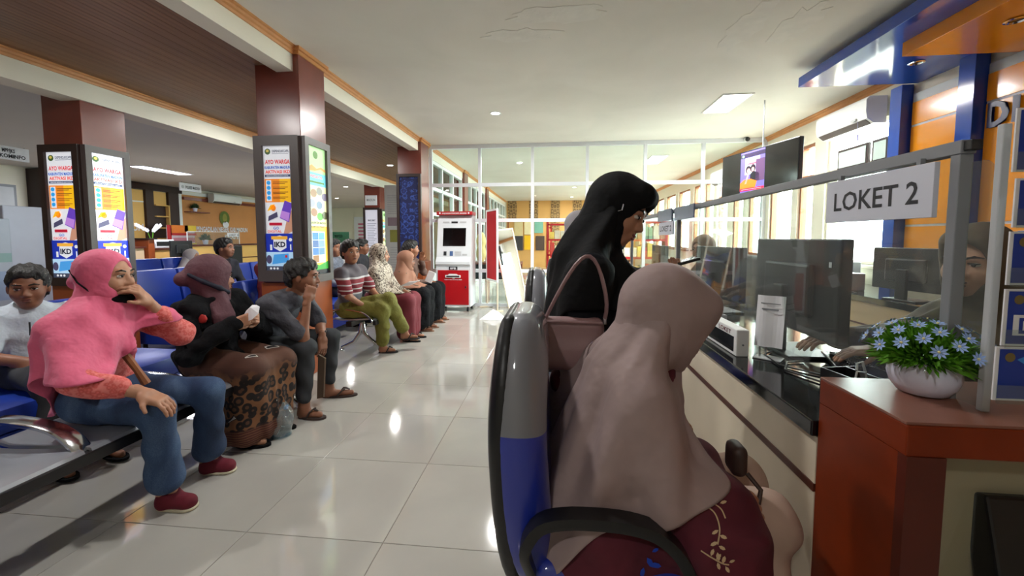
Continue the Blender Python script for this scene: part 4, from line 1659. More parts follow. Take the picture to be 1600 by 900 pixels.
def poster_scenic(s, w, h, e):
    I = lambda n, c: ink(n, c, e)
    s.rect(I('mint', (170, 214, 150)), 0, 0, w, h * .2)
    s.rect(I('sky3', (110, 196, 208)), 0, h * .2, w, h * .3)
    s.rect(I('cream', (222, 224, 170)), 0, h * .3, w, h * .62)
    s.rect(I('amber', (236, 190, 76)), 0, h * .62, w, h * .95)
    s.up()
    s.disc(I('green2', (80, 120, 50)), w * .45, h * .06, w * .13, h * .03)
    s.poly(I('tan', (196, 150, 84)), [(0, h * .17), (w * .25, h * .14), (w * .5, h * .165), (w * .75, h * .145), (w, h * .16), (w, h * .18), (w * .7, h * .165), (w * .4, h * .185), (0, h * .19)])
    s.text(I('rose', (224, 120, 130)), 'WISATA', w * .12, h * .24, h * .025, w * .7, .03)
    s.rect(I('green2', (80, 120, 50)), w * .1, h * .265, w * .9, h * .28)
    for k, (u, v, c) in enumerate(((.3, .36, (150, 120, 90)), (.62, .34, (130, 130, 120)), (.9, .38, (120, 110, 130)), (.2, .44, (150, 150, 170)), (.6, .45, (110, 130, 150)), (.3, .51, (150, 110, 80)), (.62, .54, (90, 160, 60)), (.9, .53, (90, 90, 60)))):
        s.disc(I('round%d' % k, c), w * u, h * v, w * .17, h * .032)
    s.text(I('olive', (80, 80, 50)), 'KABUPATEN MADIUN', w * .08, h * .6, h * .018, w * .84, .03)
    s.text(I('olive', (80, 80, 50)), 'KAMPUNG PESILAT', w * .12, h * .63, h * .014, w * .76, .03)
    s.rect(I('white', (214, 216, 222)), w * .12, h * .66, w * .86, h * .91)
    s.up()
    for k, c in enumerate(((60, 120, 180), (90, 150, 200), (70, 100, 150), (120, 150, 190), (60, 110, 170), (90, 130, 160), (150, 110, 70))):
        s.rect(I('tile%d' % k, c), w * (.16 + .34 * (k % 2)), h * (.67 + .06 * (k // 2)), w * (.48 + .34 * (k % 2)), h * (.725 + .06 * (k // 2)))
    s.poly(I('grass', (50, 150, 50)), [(0, h * .9), (w * .5, h * .93), (w, h * .9), (w, h * .965), (0, h * .965)])
    s.rect(I('ink', (20, 22, 30)), 0, h * .965, w, h)


def poster_notice(s, w, h, e):
    I = lambda n, c: ink(n, c, e)
    s.rect(I('lilac', (206, 204, 216)), 0, 0, w, h)
    s.up()
    s.text(I('ink', (60, 66, 84)), 'MAKLUMAT', w * .5, h * .2, h * .03, w * .6, .03, 'c')
    for k in range(14):
        s.rect(I('line', (140, 140, 156)), w * .14, h * (.24 + .03 * k), w * (.86 - .1 * (k % 3)), h * (.252 + .03 * k))
    s.disc(I('leafgreen', (110, 160, 90)), w * .5, h * .82, w * .36, h * .11)
    s.up()
    s.disc(I('lilac', (206, 204, 216)), w * .5, h * .82, w * .28, h * .085)
    s.up()
    s.rect(I('line', (140, 140, 156)), w * .38, h * .76, w * .62, h * .88)


def batik(nt, v):
    w1 = voro(nt, mapping(nt, v, (1, 1, 1)), 9, 'F1', .35)
    n = noise(nt, v, 16, 4, 2.0)
    a = ramp(nt, mth(nt, 'ADD', w1, mth(nt, 'MULTIPLY', n, .5)), ((.36, (130, 164, 226)), (.5, (34, 56, 136)), (.7, (14, 20, 66)), (.78, (60, 90, 176)), (.86, (18, 26, 80))))
    return a


M_batik = tex_mat('blue_batik_cloth', 0.6, batik)


def poster_frame(name, o, r, w, h, label, kind, e, fm=M_frame_grey, bw=.055, depth=.05, group='poster frames on the columns'):
    """o = top left outer corner on the column face, r = right direction"""
    o, r = Vector(o), Vector(r).normalized()
    d = Vector((0, 0, -1))
    n = d.cross(r)
    t = thing(name, label, 'poster', o + d * h, 0, group)
    def slab(m, u0, v0, u1, v1, a, b):
        c = [o + r * u + d * v + n * a for u, v in ((u0, v0), (u1, v0), (u1, v1), (u0, v1))]
        return m.prism(c, n * (b - a))
    m = MB(fm)
    slab(m, 0, 0, w, bw * 1.1, 0, depth)
    slab(m, 0, h - bw * 1.3, w, h, 0, depth)
    slab(m, 0, bw * 1.1, bw, h - bw * 1.3, 0, depth)
    slab(m, w - bw, bw * 1.1, w, h - bw * 1.3, 0, depth)
    m.build('frame', t, world=True)
    slab(MB(M_black), bw, bw, w - bw, h - bw, 0, depth * .5).build('back_board', t, world=True)
    s = Sheet(o + r * bw + d * bw * 1.1 + n * depth * .5, r, d, .0012)
    pw, ph = w - 2 * bw, h - bw * 2.4
    if kind == 'ikd':
        poster_ikd(s, pw, ph, e)
    elif kind == 'scenic':
        poster_scenic(s, pw, ph, e)
    elif kind == 'notice':
        poster_notice(s, pw, ph, e)
    else:
        s.rect(M_batik, 0, 0, pw, ph)
    s.build('print', t)
    return t


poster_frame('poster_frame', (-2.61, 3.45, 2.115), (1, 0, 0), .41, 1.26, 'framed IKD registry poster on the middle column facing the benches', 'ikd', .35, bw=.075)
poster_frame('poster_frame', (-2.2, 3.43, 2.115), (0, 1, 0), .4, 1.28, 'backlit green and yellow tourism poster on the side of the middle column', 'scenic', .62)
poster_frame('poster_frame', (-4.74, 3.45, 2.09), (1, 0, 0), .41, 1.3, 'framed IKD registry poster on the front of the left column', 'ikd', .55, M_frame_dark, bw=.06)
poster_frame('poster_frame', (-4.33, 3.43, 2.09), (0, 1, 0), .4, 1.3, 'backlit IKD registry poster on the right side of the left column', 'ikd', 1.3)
poster_frame('batik_panel', (-2.61, 6.7, 2.28), (1, 0, 0), .41, 1.5, 'blue batik cloth panel framed on the column beside the kiosk', 'batik', 0, M_frame_dark, bw=.045)
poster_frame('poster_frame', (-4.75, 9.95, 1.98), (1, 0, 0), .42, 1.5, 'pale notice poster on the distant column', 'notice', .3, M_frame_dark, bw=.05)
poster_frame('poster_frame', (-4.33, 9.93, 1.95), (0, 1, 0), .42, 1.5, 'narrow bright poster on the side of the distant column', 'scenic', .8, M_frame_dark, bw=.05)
t = thing('small_wall_sign', 'small white sign high on the distant column', 'sign', (-4.53, 9.94, 2.1))
MB(M_paper).box(-4.7, -4.4, 9.93, 9.95, 2.04, 2.28, .002).build('board', t, world=True)
s = Sheet((-4.7, 9.93, 2.28), (1, 0, 0), (0, 0, -1), .001)
s.text(M_grey, 'MADIUN', .04, .14, .06, .22, .02)
s.build('lettering', t)

# roll-up banner left of the batik column
t = thing('rollup_banner', 'pale roll-up information banner beside the batik panel', 'banner', (-3.15, 8.2, 0))
MB(M_lightgrey).box(-3.5, -2.82, 8.17, 8.25, 0, .07, .01).build('base', t, world=True)
MB(mat('banner_cloth', (206, 208, 206), 0.6, var=0.04)).box(-3.47, -2.85, 8.2, 8.206, .07, 2.3).build('sheet', t, world=True)
s = Sheet((-3.47, 8.2, 2.3), (1, 0, 0), (0, 0, -1), .002)
s.rect(mat('mauve_print', (150, 130, 140), .6), .06, .65, .5, .82)
s.rect(mat('olive_print', (150, 150, 70), .6), .1, .9, .56, 1.15)
for k in range(9):
    s.rect(M_lightgrey, .06, .2 + .045 * k, .4, .22 + .045 * k)
    s.rect(M_lightgrey, .1, 1.25 + .05 * k, .5, 1.27 + .05 * k)
s.build('print', t)

# ================================================================ LEFT COUNTERS AND WALL
M_wood_or = mat('orange_wall_board', (206, 140, 80), 0.6, var=0.06, scale=2)
M_yell = mat('yellow_wood_board', (226, 180, 100), 0.5, var=0.05, scale=2)
M_dk = mat('dark_wenge', (50, 30, 28), 0.45, var=0.08)
LX = -10.4


def wallbox(name, y0, y1, z0, z1, d, m, parent=None, x=LX):
    return MB(m).box(x, x + d, y0, y1, z0, z1).build(name, parent)


pn = thing('display_wall', 'yellow wall boards between dark brown posts with a ladder shelf', 'wall panel', (LX, 9.5, 0))
def pb(name, y0, y1, z0, z1, d, m, par=pn):
    return MB(m).box(LX + .001, LX + d, y0, y1, z0, z1).build(name, par, world=True)
pb('header', 8.6, 10.6, 2.45, 2.61, .1, M_dk)
pb('board', 8.62, 9.56, 1.1, 2.44, .03, M_yell)
pb('line', 8.62, 9.56, 2.13, 2.16, .035, M_white)
for a in ((9.57, 9.78), (10.2, 10.5)):
    pb('post', a[0], a[1], 0, 2.45, .09, M_dk)
pb('board', 9.8, 10.18, 2.1, 2.44, .03, M_yell)
pb('board', 9.8, 10.18, .9, 2.09, .02, M_dk)
for z in (2.07, 1.78, 1.48, 1.2):
    pb('shelf', 9.8, 10.18, z, z + .03, .12, M_yell)
pb('upright', 10.16, 10.19, 1.1, 2.1, .12, M_yell)
s = Sheet((LX + .04, 8.64, 1.62), (0, 1, 0), (0, 0, -1), .004)
s.text(M_paper, 'MADIUN', .12, .2, .17, .75, .03)
s.build('lettering', pn)
pn2 = thing('display_wall', 'dark brown shelf wall at the left edge behind the white stand', 'wall panel', (LX + .8, 7.3, 0))
for (a, b, z0, z1, d, m, nm) in ((7.25, 8.5, 2.35, 2.6, .3, M_dk, 'header'), (7.25, 7.55, 0, 2.35, .3, M_dk, 'post'), (7.6, 8.2, 2.0, 2.33, .04, M_yell, 'board'), (7.6, 8.4, .5, 1.98, .03, M_dk, 'board')):
    MB(m).box(LX + .001, LX + d, a, b, z0, z1).build(nm, pn2, world=True)
for z in (1.6, 1.3, 1.0):
    MB(M_yell).box(LX + .03, LX + .2, 7.6, 8.4, z, z + .03).build('shelf', pn2, world=True)
# court counter wall
cw = thing('court_wall', 'orange office wall board with white lettering, court emblem and white frame', 'wall panel', (LX, 12.3, 0))
MB(M_wood_or).box(LX + .001, LX + .03, 10.62, 15.6, 0, 2.44).build('board', cw, world=True)
m = MB(M_white)
m.box(LX, LX + .06, 10.52, 10.62, 0, 2.53)
m.box(LX, LX + .06, 10.62, 15.6, 2.44, 2.53)
m.build('white_frame', cw, world=True)
MB(M_column).box(LX + .03, LX + .1, 10.65, 15.5, 2.3, 2.38).build('brown_rail', cw, world=True)
s = Sheet((LX + .04, 11.05, 1.6), (0, 1, 0), (0, 0, -1), .004)
s.text(M_paper, 'PENGADILAN NEGERI KAB MADIUN', .02, .17, .14, 2.0, .03)
s.text(M_paper, 'KELAS II', 1.05, .4, .14, .55, .03)
s.build('lettering', cw)
s = Sheet((LX + .04, 11.9, 2.05), (0, 1, 0), (0, 0, -1), .006)
s.disc(mat('emblem_green', (96, 120, 40), .5), .22, .2, .2, .22)
s.up()
s.disc(mat('emblem_gold', (150, 150, 60), .5), .22, .2, .09, .14)
s.disc(M_paper, .25, .4, .12, .1)
s.build('emblem', cw)
aircon((LX + .11, 12.0, 2.28), 0, 'white air conditioner on the orange court wall', 1.1)
for y, z, lab in ((11.0, 1.98, 'left brown shelf on the orange wall'), (13.9, 1.9, 'right brown shelf on the orange wall')):
    tag(MB(M_column).box(LX + .03, LX + .25, y - .3, y + .35, z - .03, z, .004).build('wall_shelf'), lab, 'shelf', 'brown wall shelves')


def small_plant(loc, label, r=.1):
    t = thing('potted_plant', label, 'plant', loc, 0, 'small potted plants')
    MB(M_pot).lathe([(.001, 0), (r * .45, 0), (r * .6, r), (r * .5, r), (r * .4, r * .7), (.001, r * .7)], 14).build('pot', t, True)
    mb = MB(mat('dark_leaf', (50, 78, 36), .6, var=.3, scale=20))
    for k in range(140):
        a, e = rng.uniform(0, 2 * PI), rng.uniform(.1, 1.5)
        d = Vector((math.cos(a) * math.cos(e), math.sin(a) * math.cos(e), math.sin(e)))
        blade(mb, Vector((0, 0, r)) + d * r * .3, d, r * rng.uniform(.7, 1.4), r * .12)
    mb.build('leaves', t)


small_plant((LX + .14, 10.95, 1.98), 'small potted plant on the left wall shelf')
small_plant((-9.3, 10.2, 1.06), 'small potted plant on the far counter', .12)


def desk_block(x0, x1, y0, y1, z, label, m1=M_yell):
    t = thing('reception_counter', label, 'counter', (x0, y0, 0))
    MB(m1).box(x0, x1, y0, y1, 0, z - .04).build('body', t, world=True)
    MB(M_strip).box(x1, x1 + .006, y0, y1, z * .62, z * .62 + .03).build('strip', t, world=True)
    MB(M_strip).box(x0 - .03, x1 + .03, y0 - .03, y1 + .03, z - .04, z, .004).build('top', t, world=True)
    return t


desk_block(-9.6, -9.0, 9.3, 15.5, 1.06, 'long yellow wood counter below the court lettering')
desk_block(-9.6, -9.0, 8.46, 9.1, 1.0, 'short counter block with a printer beside the orchid')
MB_ = thing('wood_divider', 'red-brown wooden divider post at the left counters', 'divider', (-9.0, 8.33, 0))
MB(M_oak).box(-9.9, -8.9, 8.26, 8.4, 0, 1.2, .004).build('panel', MB_, world=True)
MB(M_dk).box(-9.95, -8.85, 8.24, 8.42, 1.2, 1.23, .003).build('cap', MB_, world=True)
desk_block(-9.5, -8.95, 6.3, 8.2, 1.05, 'dark topped counter below the MADIUN wall', M_beige)
t = thing('desk_printer', 'white printer on the short counter block', 'printer', (-9.28, 8.8, 1.0))
MB(M_white).box(-.22, .22, -.25, .25, 0, .2, .02).build('case', t)
MB(M_black).box(.22, .225, -.2, .2, .05, .15).build('slot', t)
# orchid
t = thing('white_orchid', 'white orchid in a vase on the left counter', 'plant', (-9.08, 8.51, 1.0))
MB(M_lightgrey).lathe([(.001, 0), (.05, 0), (.07, .08), (.05, .14), (.001, .14)], 14).build('vase', t, True)
for k in range(3):
    a = k * 2.1
    pts = [Vector((0, 0, .14)), Vector((.06 * math.cos(a), .08 * math.sin(a), .4)), Vector((.1 * math.cos(a), .3 * math.sin(a + .4), .52))]
    MB(M_leaf).tube(pts, .008, 6).build('stem', t, True)
    for j in range(6):
        p = pts[1].lerp(pts[2], j / 5)
        fm = MB(M_paper)
        for i in range(5):
            q = 2 * PI * i / 5
            fm.ell(p + Vector((.01, .025 * math.cos(q), .025 * math.sin(q))), (.008, .02, .02), 5)
        fm.build('blossom', t, True)
# red and yellow standing banner
t = thing('counter_banner', 'red and yellow information banner standing behind the far counter', 'banner', (-9.3, 9.2, 0))
MB(mat('banner_white', (206, 186, 190), .6)).box(-9.72, -9.7, 9.5, 10.3, 0, 1.56).build('sheet', t, world=True)
s = Sheet((-9.7, 9.5, 1.56), (0, 1, 0), (0, 0, -1), .003)
s.rect(mat('banner_red', (190, 36, 40), .6), 0, 0, .12, .6)
s.rect(mat('banner_orange', (224, 120, 40), .6), .1, 0, .6, .2)
s.rect(mat('banner_yellow', (226, 190, 60), .6), .5, 0, .85, .16)
s.rect(mat('banner_red', (190, 36, 40), .6), .1, .2, .85, .26)
s.rect(mat('banner_pink', (196, 120, 130), .6), .16, .32, .8, .44)
s.rect(mat('banner_yellow', (226, 190, 60), .6), .62, .46, .85, .7)
s.build('print', t)
# desk monitor, plexi and black chair in front of the court counter
desk_block(-8.8, -8.2, 8.3, 9.1, .72, 'low desk carrying a monitor before the left counters')
monitor((-8.45, 8.6, .7205), PI, .55, .36, .27, 'dark monitor on the low desk below the red banner')
t = thing('counter_shield', 'clear shield with a small LOKET label on the court counter', 'screen', (-9.0, 10.2, 1.06))
MB(M_acrylic).box(-9.02, -9.01, 9.35, 11.05, 1.06, 1.4).build('sheet', t, world=True)
m = MB(M_white)
for y in (9.35, 11.04):
    m.box(-9.025, -9.005, y, y + .012, 1.06, 1.4)
m.box(-9.025, -9.005, 9.35, 11.05, 1.39, 1.4)
m.build('frame', t, world=True)
MB(M_paper).box(-9.005, -8.995, 10.6, 11.0, 1.27, 1.37).build('label_board', t, world=True)
s = Sheet((-8.995, 10.6, 1.37), (0, 1, 0), (0, 0, -1), .003)
s.text(M_ink, 'LOKET 10', .05, .085, .06, .35, .02)
s.build('lettering', t)
bc = thing('black_chair', 'black rounded office chair at the court counter', 'chair', (-7.25, 8.95, 0))
f = Fld(.02)
f.box((-.2, 0, .8), (.04, .24, .28), rr=.04, k=.05)
soft_obj('backrest', [(f, M_black, 2)], bc, False)
f = Fld(.02)
f.box((.03, 0, .47), (.24, .24, .04), rr=.04, k=.05)
soft_obj('seat', [(f, M_black, 2)], bc, False)
MB(M_black).tube([(0, 0, .1), (0, 0, .45)], .03, 10).build('gas_lift', bc, True)
for k in range(5):
    q = 2 * PI * k / 5
    MB(M_black).tube([(0, 0, .1), (.26 * math.cos(q), .26 * math.sin(q), .03)], .02, 8).build('base_leg', bc, True)

# hanging counter signs and the white stand at the left edge
def hang_sign(c, w, h, text, label):
    t = thing('hanging_sign', label, 'sign', c, 0, 'hanging counter signs')
    MB(M_paper).box(-.012, .012, -w / 2, w / 2, -h / 2, h / 2, .002).build('board', t)
    s = Sheet((.012, -w / 2, h / 2), (0, 1, 0), (0, 0, -1), .003)
    if len(text) == 1:
        s.text(M_ink, text[0], w * .25, h * .68, h * .36, w * .68, .03)
        s.disc(M_lightgrey, w * .12, h * .5, h * .2)
    else:
        s.text(M_ink, text[0], w * .5, h * .45, h * .28, w * .3, .03, 'c')
        s.text(M_ink, text[1], w * .5, h * .85, h * .28, w * .8, .03, 'c')
    s.build('lettering', t, world=False)
    for y in (-w * .4, w * .4):
        MB(M_grey).tube([(0, y, h / 2), (0, y, 2.62 - c[2])], .006, 6).build('hanger', t)


c = at(297, 283, x=-9.2)
hang_sign((-9.2, c.y, min(c.z, 2.5)), .62, .2, ['POLRES MADIUN'], 'hanging white POLRES MADIUN sign')
c = at(12, 239, x=-8.2)
hang_sign((-8.2, c.y, c.z), .5, .2, ['MPP/JKS', 'DISKOMINFO'], 'hanging white sign cut off at the left edge')
t = thing('white_stand', 'tall white information stand at the left behind the boy', 'stand', (-6.2, 4.0, 0))
MB(mat('stand_white', (188, 190, 206), .5, var=.03)).box(-6.16, -6.1, 4.02, 4.75, 0, 1.6, .01).build('panel', t, world=True)
MB(mat('stand_pale', (176, 182, 196), .5, var=.03)).box(-6.09, -6.06, 3.2, 4.05, 0, 1.45, .01).build('screen', t, world=True)
s = Sheet((-6.06, 3.2, 1.45), (0, 1, 0), (0, 0, -1), .003)
s.rect(mat('stand_blue', (120, 140, 176), .5), .1, .28, .6, .34)
s.rect(mat('stand_green', (140, 170, 170), .5), .1, .38, .84, .48)
s.rect(mat('stand_blue2', (150, 164, 196), .5), .1, .58, .8, .9)
s.build('print', t)
MB(M_lightgrey).box(-6.3, -5.95, 3.2, 4.75, 0, .05, .01).build('foot', t, world=True)
t = thing('grey_cabinet', 'grey panel frame on the cream wall at the left edge', 'panel', (LX, 6.8, 0))
MB(M_grey).box(LX + .001, LX + .05, 6.6, 7.05, .8, 2.25).build('panel', t, world=True)
MB(M_lightgrey).box(LX + .05, LX + .07, 6.64, 7.0, .84, 2.2).build('inset', t, world=True)

# ceiling-hung monitor behind the middle column
t = thing('queue_screen', 'narrow queue screen peeking out left of the middle column', 'screen', (-4.4, 5.6, 1.75))
p = at(402, 290, y=5.6)
MB(M_black).box(p.x - .02, p.x + .5, 5.6, 5.65, 1.56, 2.12, .005).build('housing', t, world=True)
s = Sheet((p.x - .015, 5.6, 2.11), (1, 0, 0), (0, 0, -1), .002)
s.rect(em('blueq', (40, 90, 210)), .0, .44, .45, .53)
s.rect(em('orangeq', (232, 150, 60)), .0, .38, .45, .43)
s.rect(em('whiteq', (206, 214, 232)), .0, .03, .08, .1)
s.build('picture', t)
MB(M_grey).tube([(p.x + .25, 5.63, 2.1), (p.x + .25, 5.63, 2.74)], .02, 8).build('pole', t, True, True)

# ================================================================ ROOM BEHIND THE PARTITION
def rack(loc, label, w, cols, rotz=0):
    t = thing('goods_rack', label, 'rack', loc, rotz, 'shop racks behind the partition')
    m = MB(M_red)
    for x in (-w / 2, w / 2):
        m.box(x - .03, x + .03, -.2, .2, 0, 1.75)
    m.build('uprights', t)
    for z in (.25, .7, 1.15, 1.6):
        MB(M_red).box(-w / 2, w / 2, -.2, .2, z, z + .05).build('shelf', t)
    r2 = random.Random(len(label))
    for z in (.3, .75, 1.2):
        x = -w / 2 + .06
        while x < w / 2 - .12:
            ww = r2.uniform(.08, .16)
            hh = r2.uniform(.2, .36)
            MB(cols[r2.randrange(len(cols))]).box(x, x + ww, -.15, .12, z, z + hh, .01).build('packet', t)
            x += ww + .015
    return t


gc = [mat('pack_%d' % i, c, .6) for i, c in enumerate(((206, 150, 120), (196, 60, 50), (226, 190, 90), (150, 110, 80), (120, 150, 120), (214, 200, 180)))]
rack((2.0, 11.0, 0), 'red goods rack seen right of the standing woman', 1.5, gc)
rack((.3, 12.5, 0), 'red goods rack left behind the standing woman', 1.1, gc)
rack((-.9, 16.5, 0), 'farthest rack by the wallpaper', 1.4, gc)
for k, (x, z, w, h, c) in enumerate(((-1.45, 1.3, .3, .5, (214, 190, 140)), (-1.1, 1.35, .28, .45, (226, 205, 160)), (-.75, 1.4, .3, .4, (120, 170, 150)), (-1.5, .8, .35, .5, (60, 56, 60)), (-1.1, .82, .34, .5, (236, 180, 20)), (-.7, .8, .3, .5, (80, 60, 50)))):
    tag(MB(mat('cloth_%d' % k, c, .8)).box(x, x + w, 14.4, 14.43, z, z + h, .004).build('hanging_cloth'), ['cream cloth, top left of the goods display', 'pale yellow cloth, top middle of the display', 'green cloth, top right of the display',
        'black cloth, lower left of the display', 'bright yellow cloth in the display behind the glass', 'brown cloth beside the yellow one'][k], 'cloth', 'cloths displayed behind the partition')
t = thing('display_screen', 'screen panel carrying the hanging cloths behind the partition', 'panel', (-1, 14.45, 0))
MB(M_wp).box(-1.7, -.3, 14.44, 14.48, .2, 1.9).build('panel', t, world=True)
for x in (-1.68, -.34):
    MB(M_oak).box(x, x + .04, 14.43, 14.5, 0, 1.92).build('post', t, world=True)
t = thing('low_table', 'dark low table behind the red notice board', 'table', (-1.5, 8.6, 0))
MB(M_column).box(-2.0, -.7, 8.3, 8.8, .7, .74, .004).build('top', t, world=True)
for x in (-1.97, -.75):
    for y in (8.33, 8.75):
        MB(M_column).box(x, x + .04, y, y + .04, 0, .7).build('leg', t, world=True)
MB(M_black).box(-1.9, -.8, 8.34, 8.36, .4, .7).build('modesty_panel', t, world=True)
# mannequin bust
t = thing('mannequin_bust', 'beige dressed mannequin bust on the low table', 'mannequin', (-1.55, 8.55, .74))
f = Fld(.015)
f.ell((0, 0, .18), (.1, .15, .2), k=.05).ell((0, 0, .52), (.075, .07, .1), k=.03).cap((0, 0, .3), (0, 0, .48), .05, .045)
f.ell((0, 0, .42), (.1, .12, .12), k=.06)
soft_obj('bust', [(f, mat('mannequin_cloth', (206, 180, 120), .8, var=.1), 1)], t, False)
# red post and a green hanging leaf board right of it
tag(MB(M_red).box(.55, .66, 9.3, 9.4, 0, 1.75, .004).build('red_post'), 'tall red post behind the glass left of the standing woman', 'post')
# far wall items in the left hall
t = thing('green_banner', 'green and white banner near the far wall', 'banner', (-7.9, 14.5, 0))
MB(M_paper).box(-8.3, -7.5, 14.5, 14.51, .3, 1.45).build('sheet', t, world=True)
s = Sheet((-8.3, 14.5, 1.45), (1, 0, 0), (0, 0, -1), .004)
s.poly(mat('banner_green', (30, 84, 60), .6), [(0, .3), (.4, .42), (.8, .3), (.8, 0), (0, 0)])
s.text(M_paper, 'BPJS', .25, .2, .1, .3, .02)
s.build('print', t)
MB(M_grey).box(-8.32, -7.48, 14.47, 14.55, 0, .04).build('base', t, world=True)
MB(M_grey).tube([(-7.9, 14.53, .02), (-7.9, 14.53, 1.45)], .012, 8).build('pole', t, world=True)
t = thing('wall_chart', 'pale chart with pink stripes on the far wall', 'chart', (-8.5, 18.4, 1.2))
MB(M_paper).box(-9.3, -7.9, 18.46, 18.49, .8, 2.2).build('sheet', t, world=True)
s = Sheet((-9.3, 18.46, 2.2), (1, 0, 0), (0, 0, -1), .004)
for k in range(5):
    s.rect(mat('chart_pink', (206, 110, 140), .6), .2, .3 + .16 * k, .7 - .06 * k, .38 + .16 * k)
s.build('print', t)
tag(MB(mat('tall_blue_flag', (90, 120, 160), .7)).box(-5.3, -5.26, 12.4, 12.42, 0, 2.2).build('flag_pole'), 'slim blue pole in the far left hall', 'pole')

# ================================================================ PEOPLE
def V3(*a):
    return np.array(a, float)


def unit(v):
    v = np.array(v, float)
    return v / np.linalg.norm(v)


def frame(fwd, up=(0, 0, 1)):
    """columns: forward, left, up"""
    f = unit(fwd)
    l = unit(np.cross(up, f))
    return np.stack([f, l, np.cross(f, l)], 1)


def az(deg, dz=0.0):
    a = math.radians(deg)
    return (math.cos(a), math.sin(a), dz)


M_eyew = mat('eye_white', (214, 206, 198), 0.25, var=0)
M_iris = mat('eye_iris', (26, 18, 14), 0.15, var=0)
M_hair = mat('black_hair', (20, 17, 16), 0.45, var=0.25, scale=60, bump=0.5, bscale=150)


def skin(n, c):
    return mat('skin_' + n, c, 0.5, var=0.07, scale=20)


SK1, SK2, SK3 = skin('light_brown', (178, 128, 100)), skin('brown', (140, 92, 68)), skin('tan', (160, 108, 80))
LIPS = mat('lips', (138, 74, 66), 0.45, var=0)
LIPD = mat('lips_dark', (110, 62, 52), 0.45, var=0)


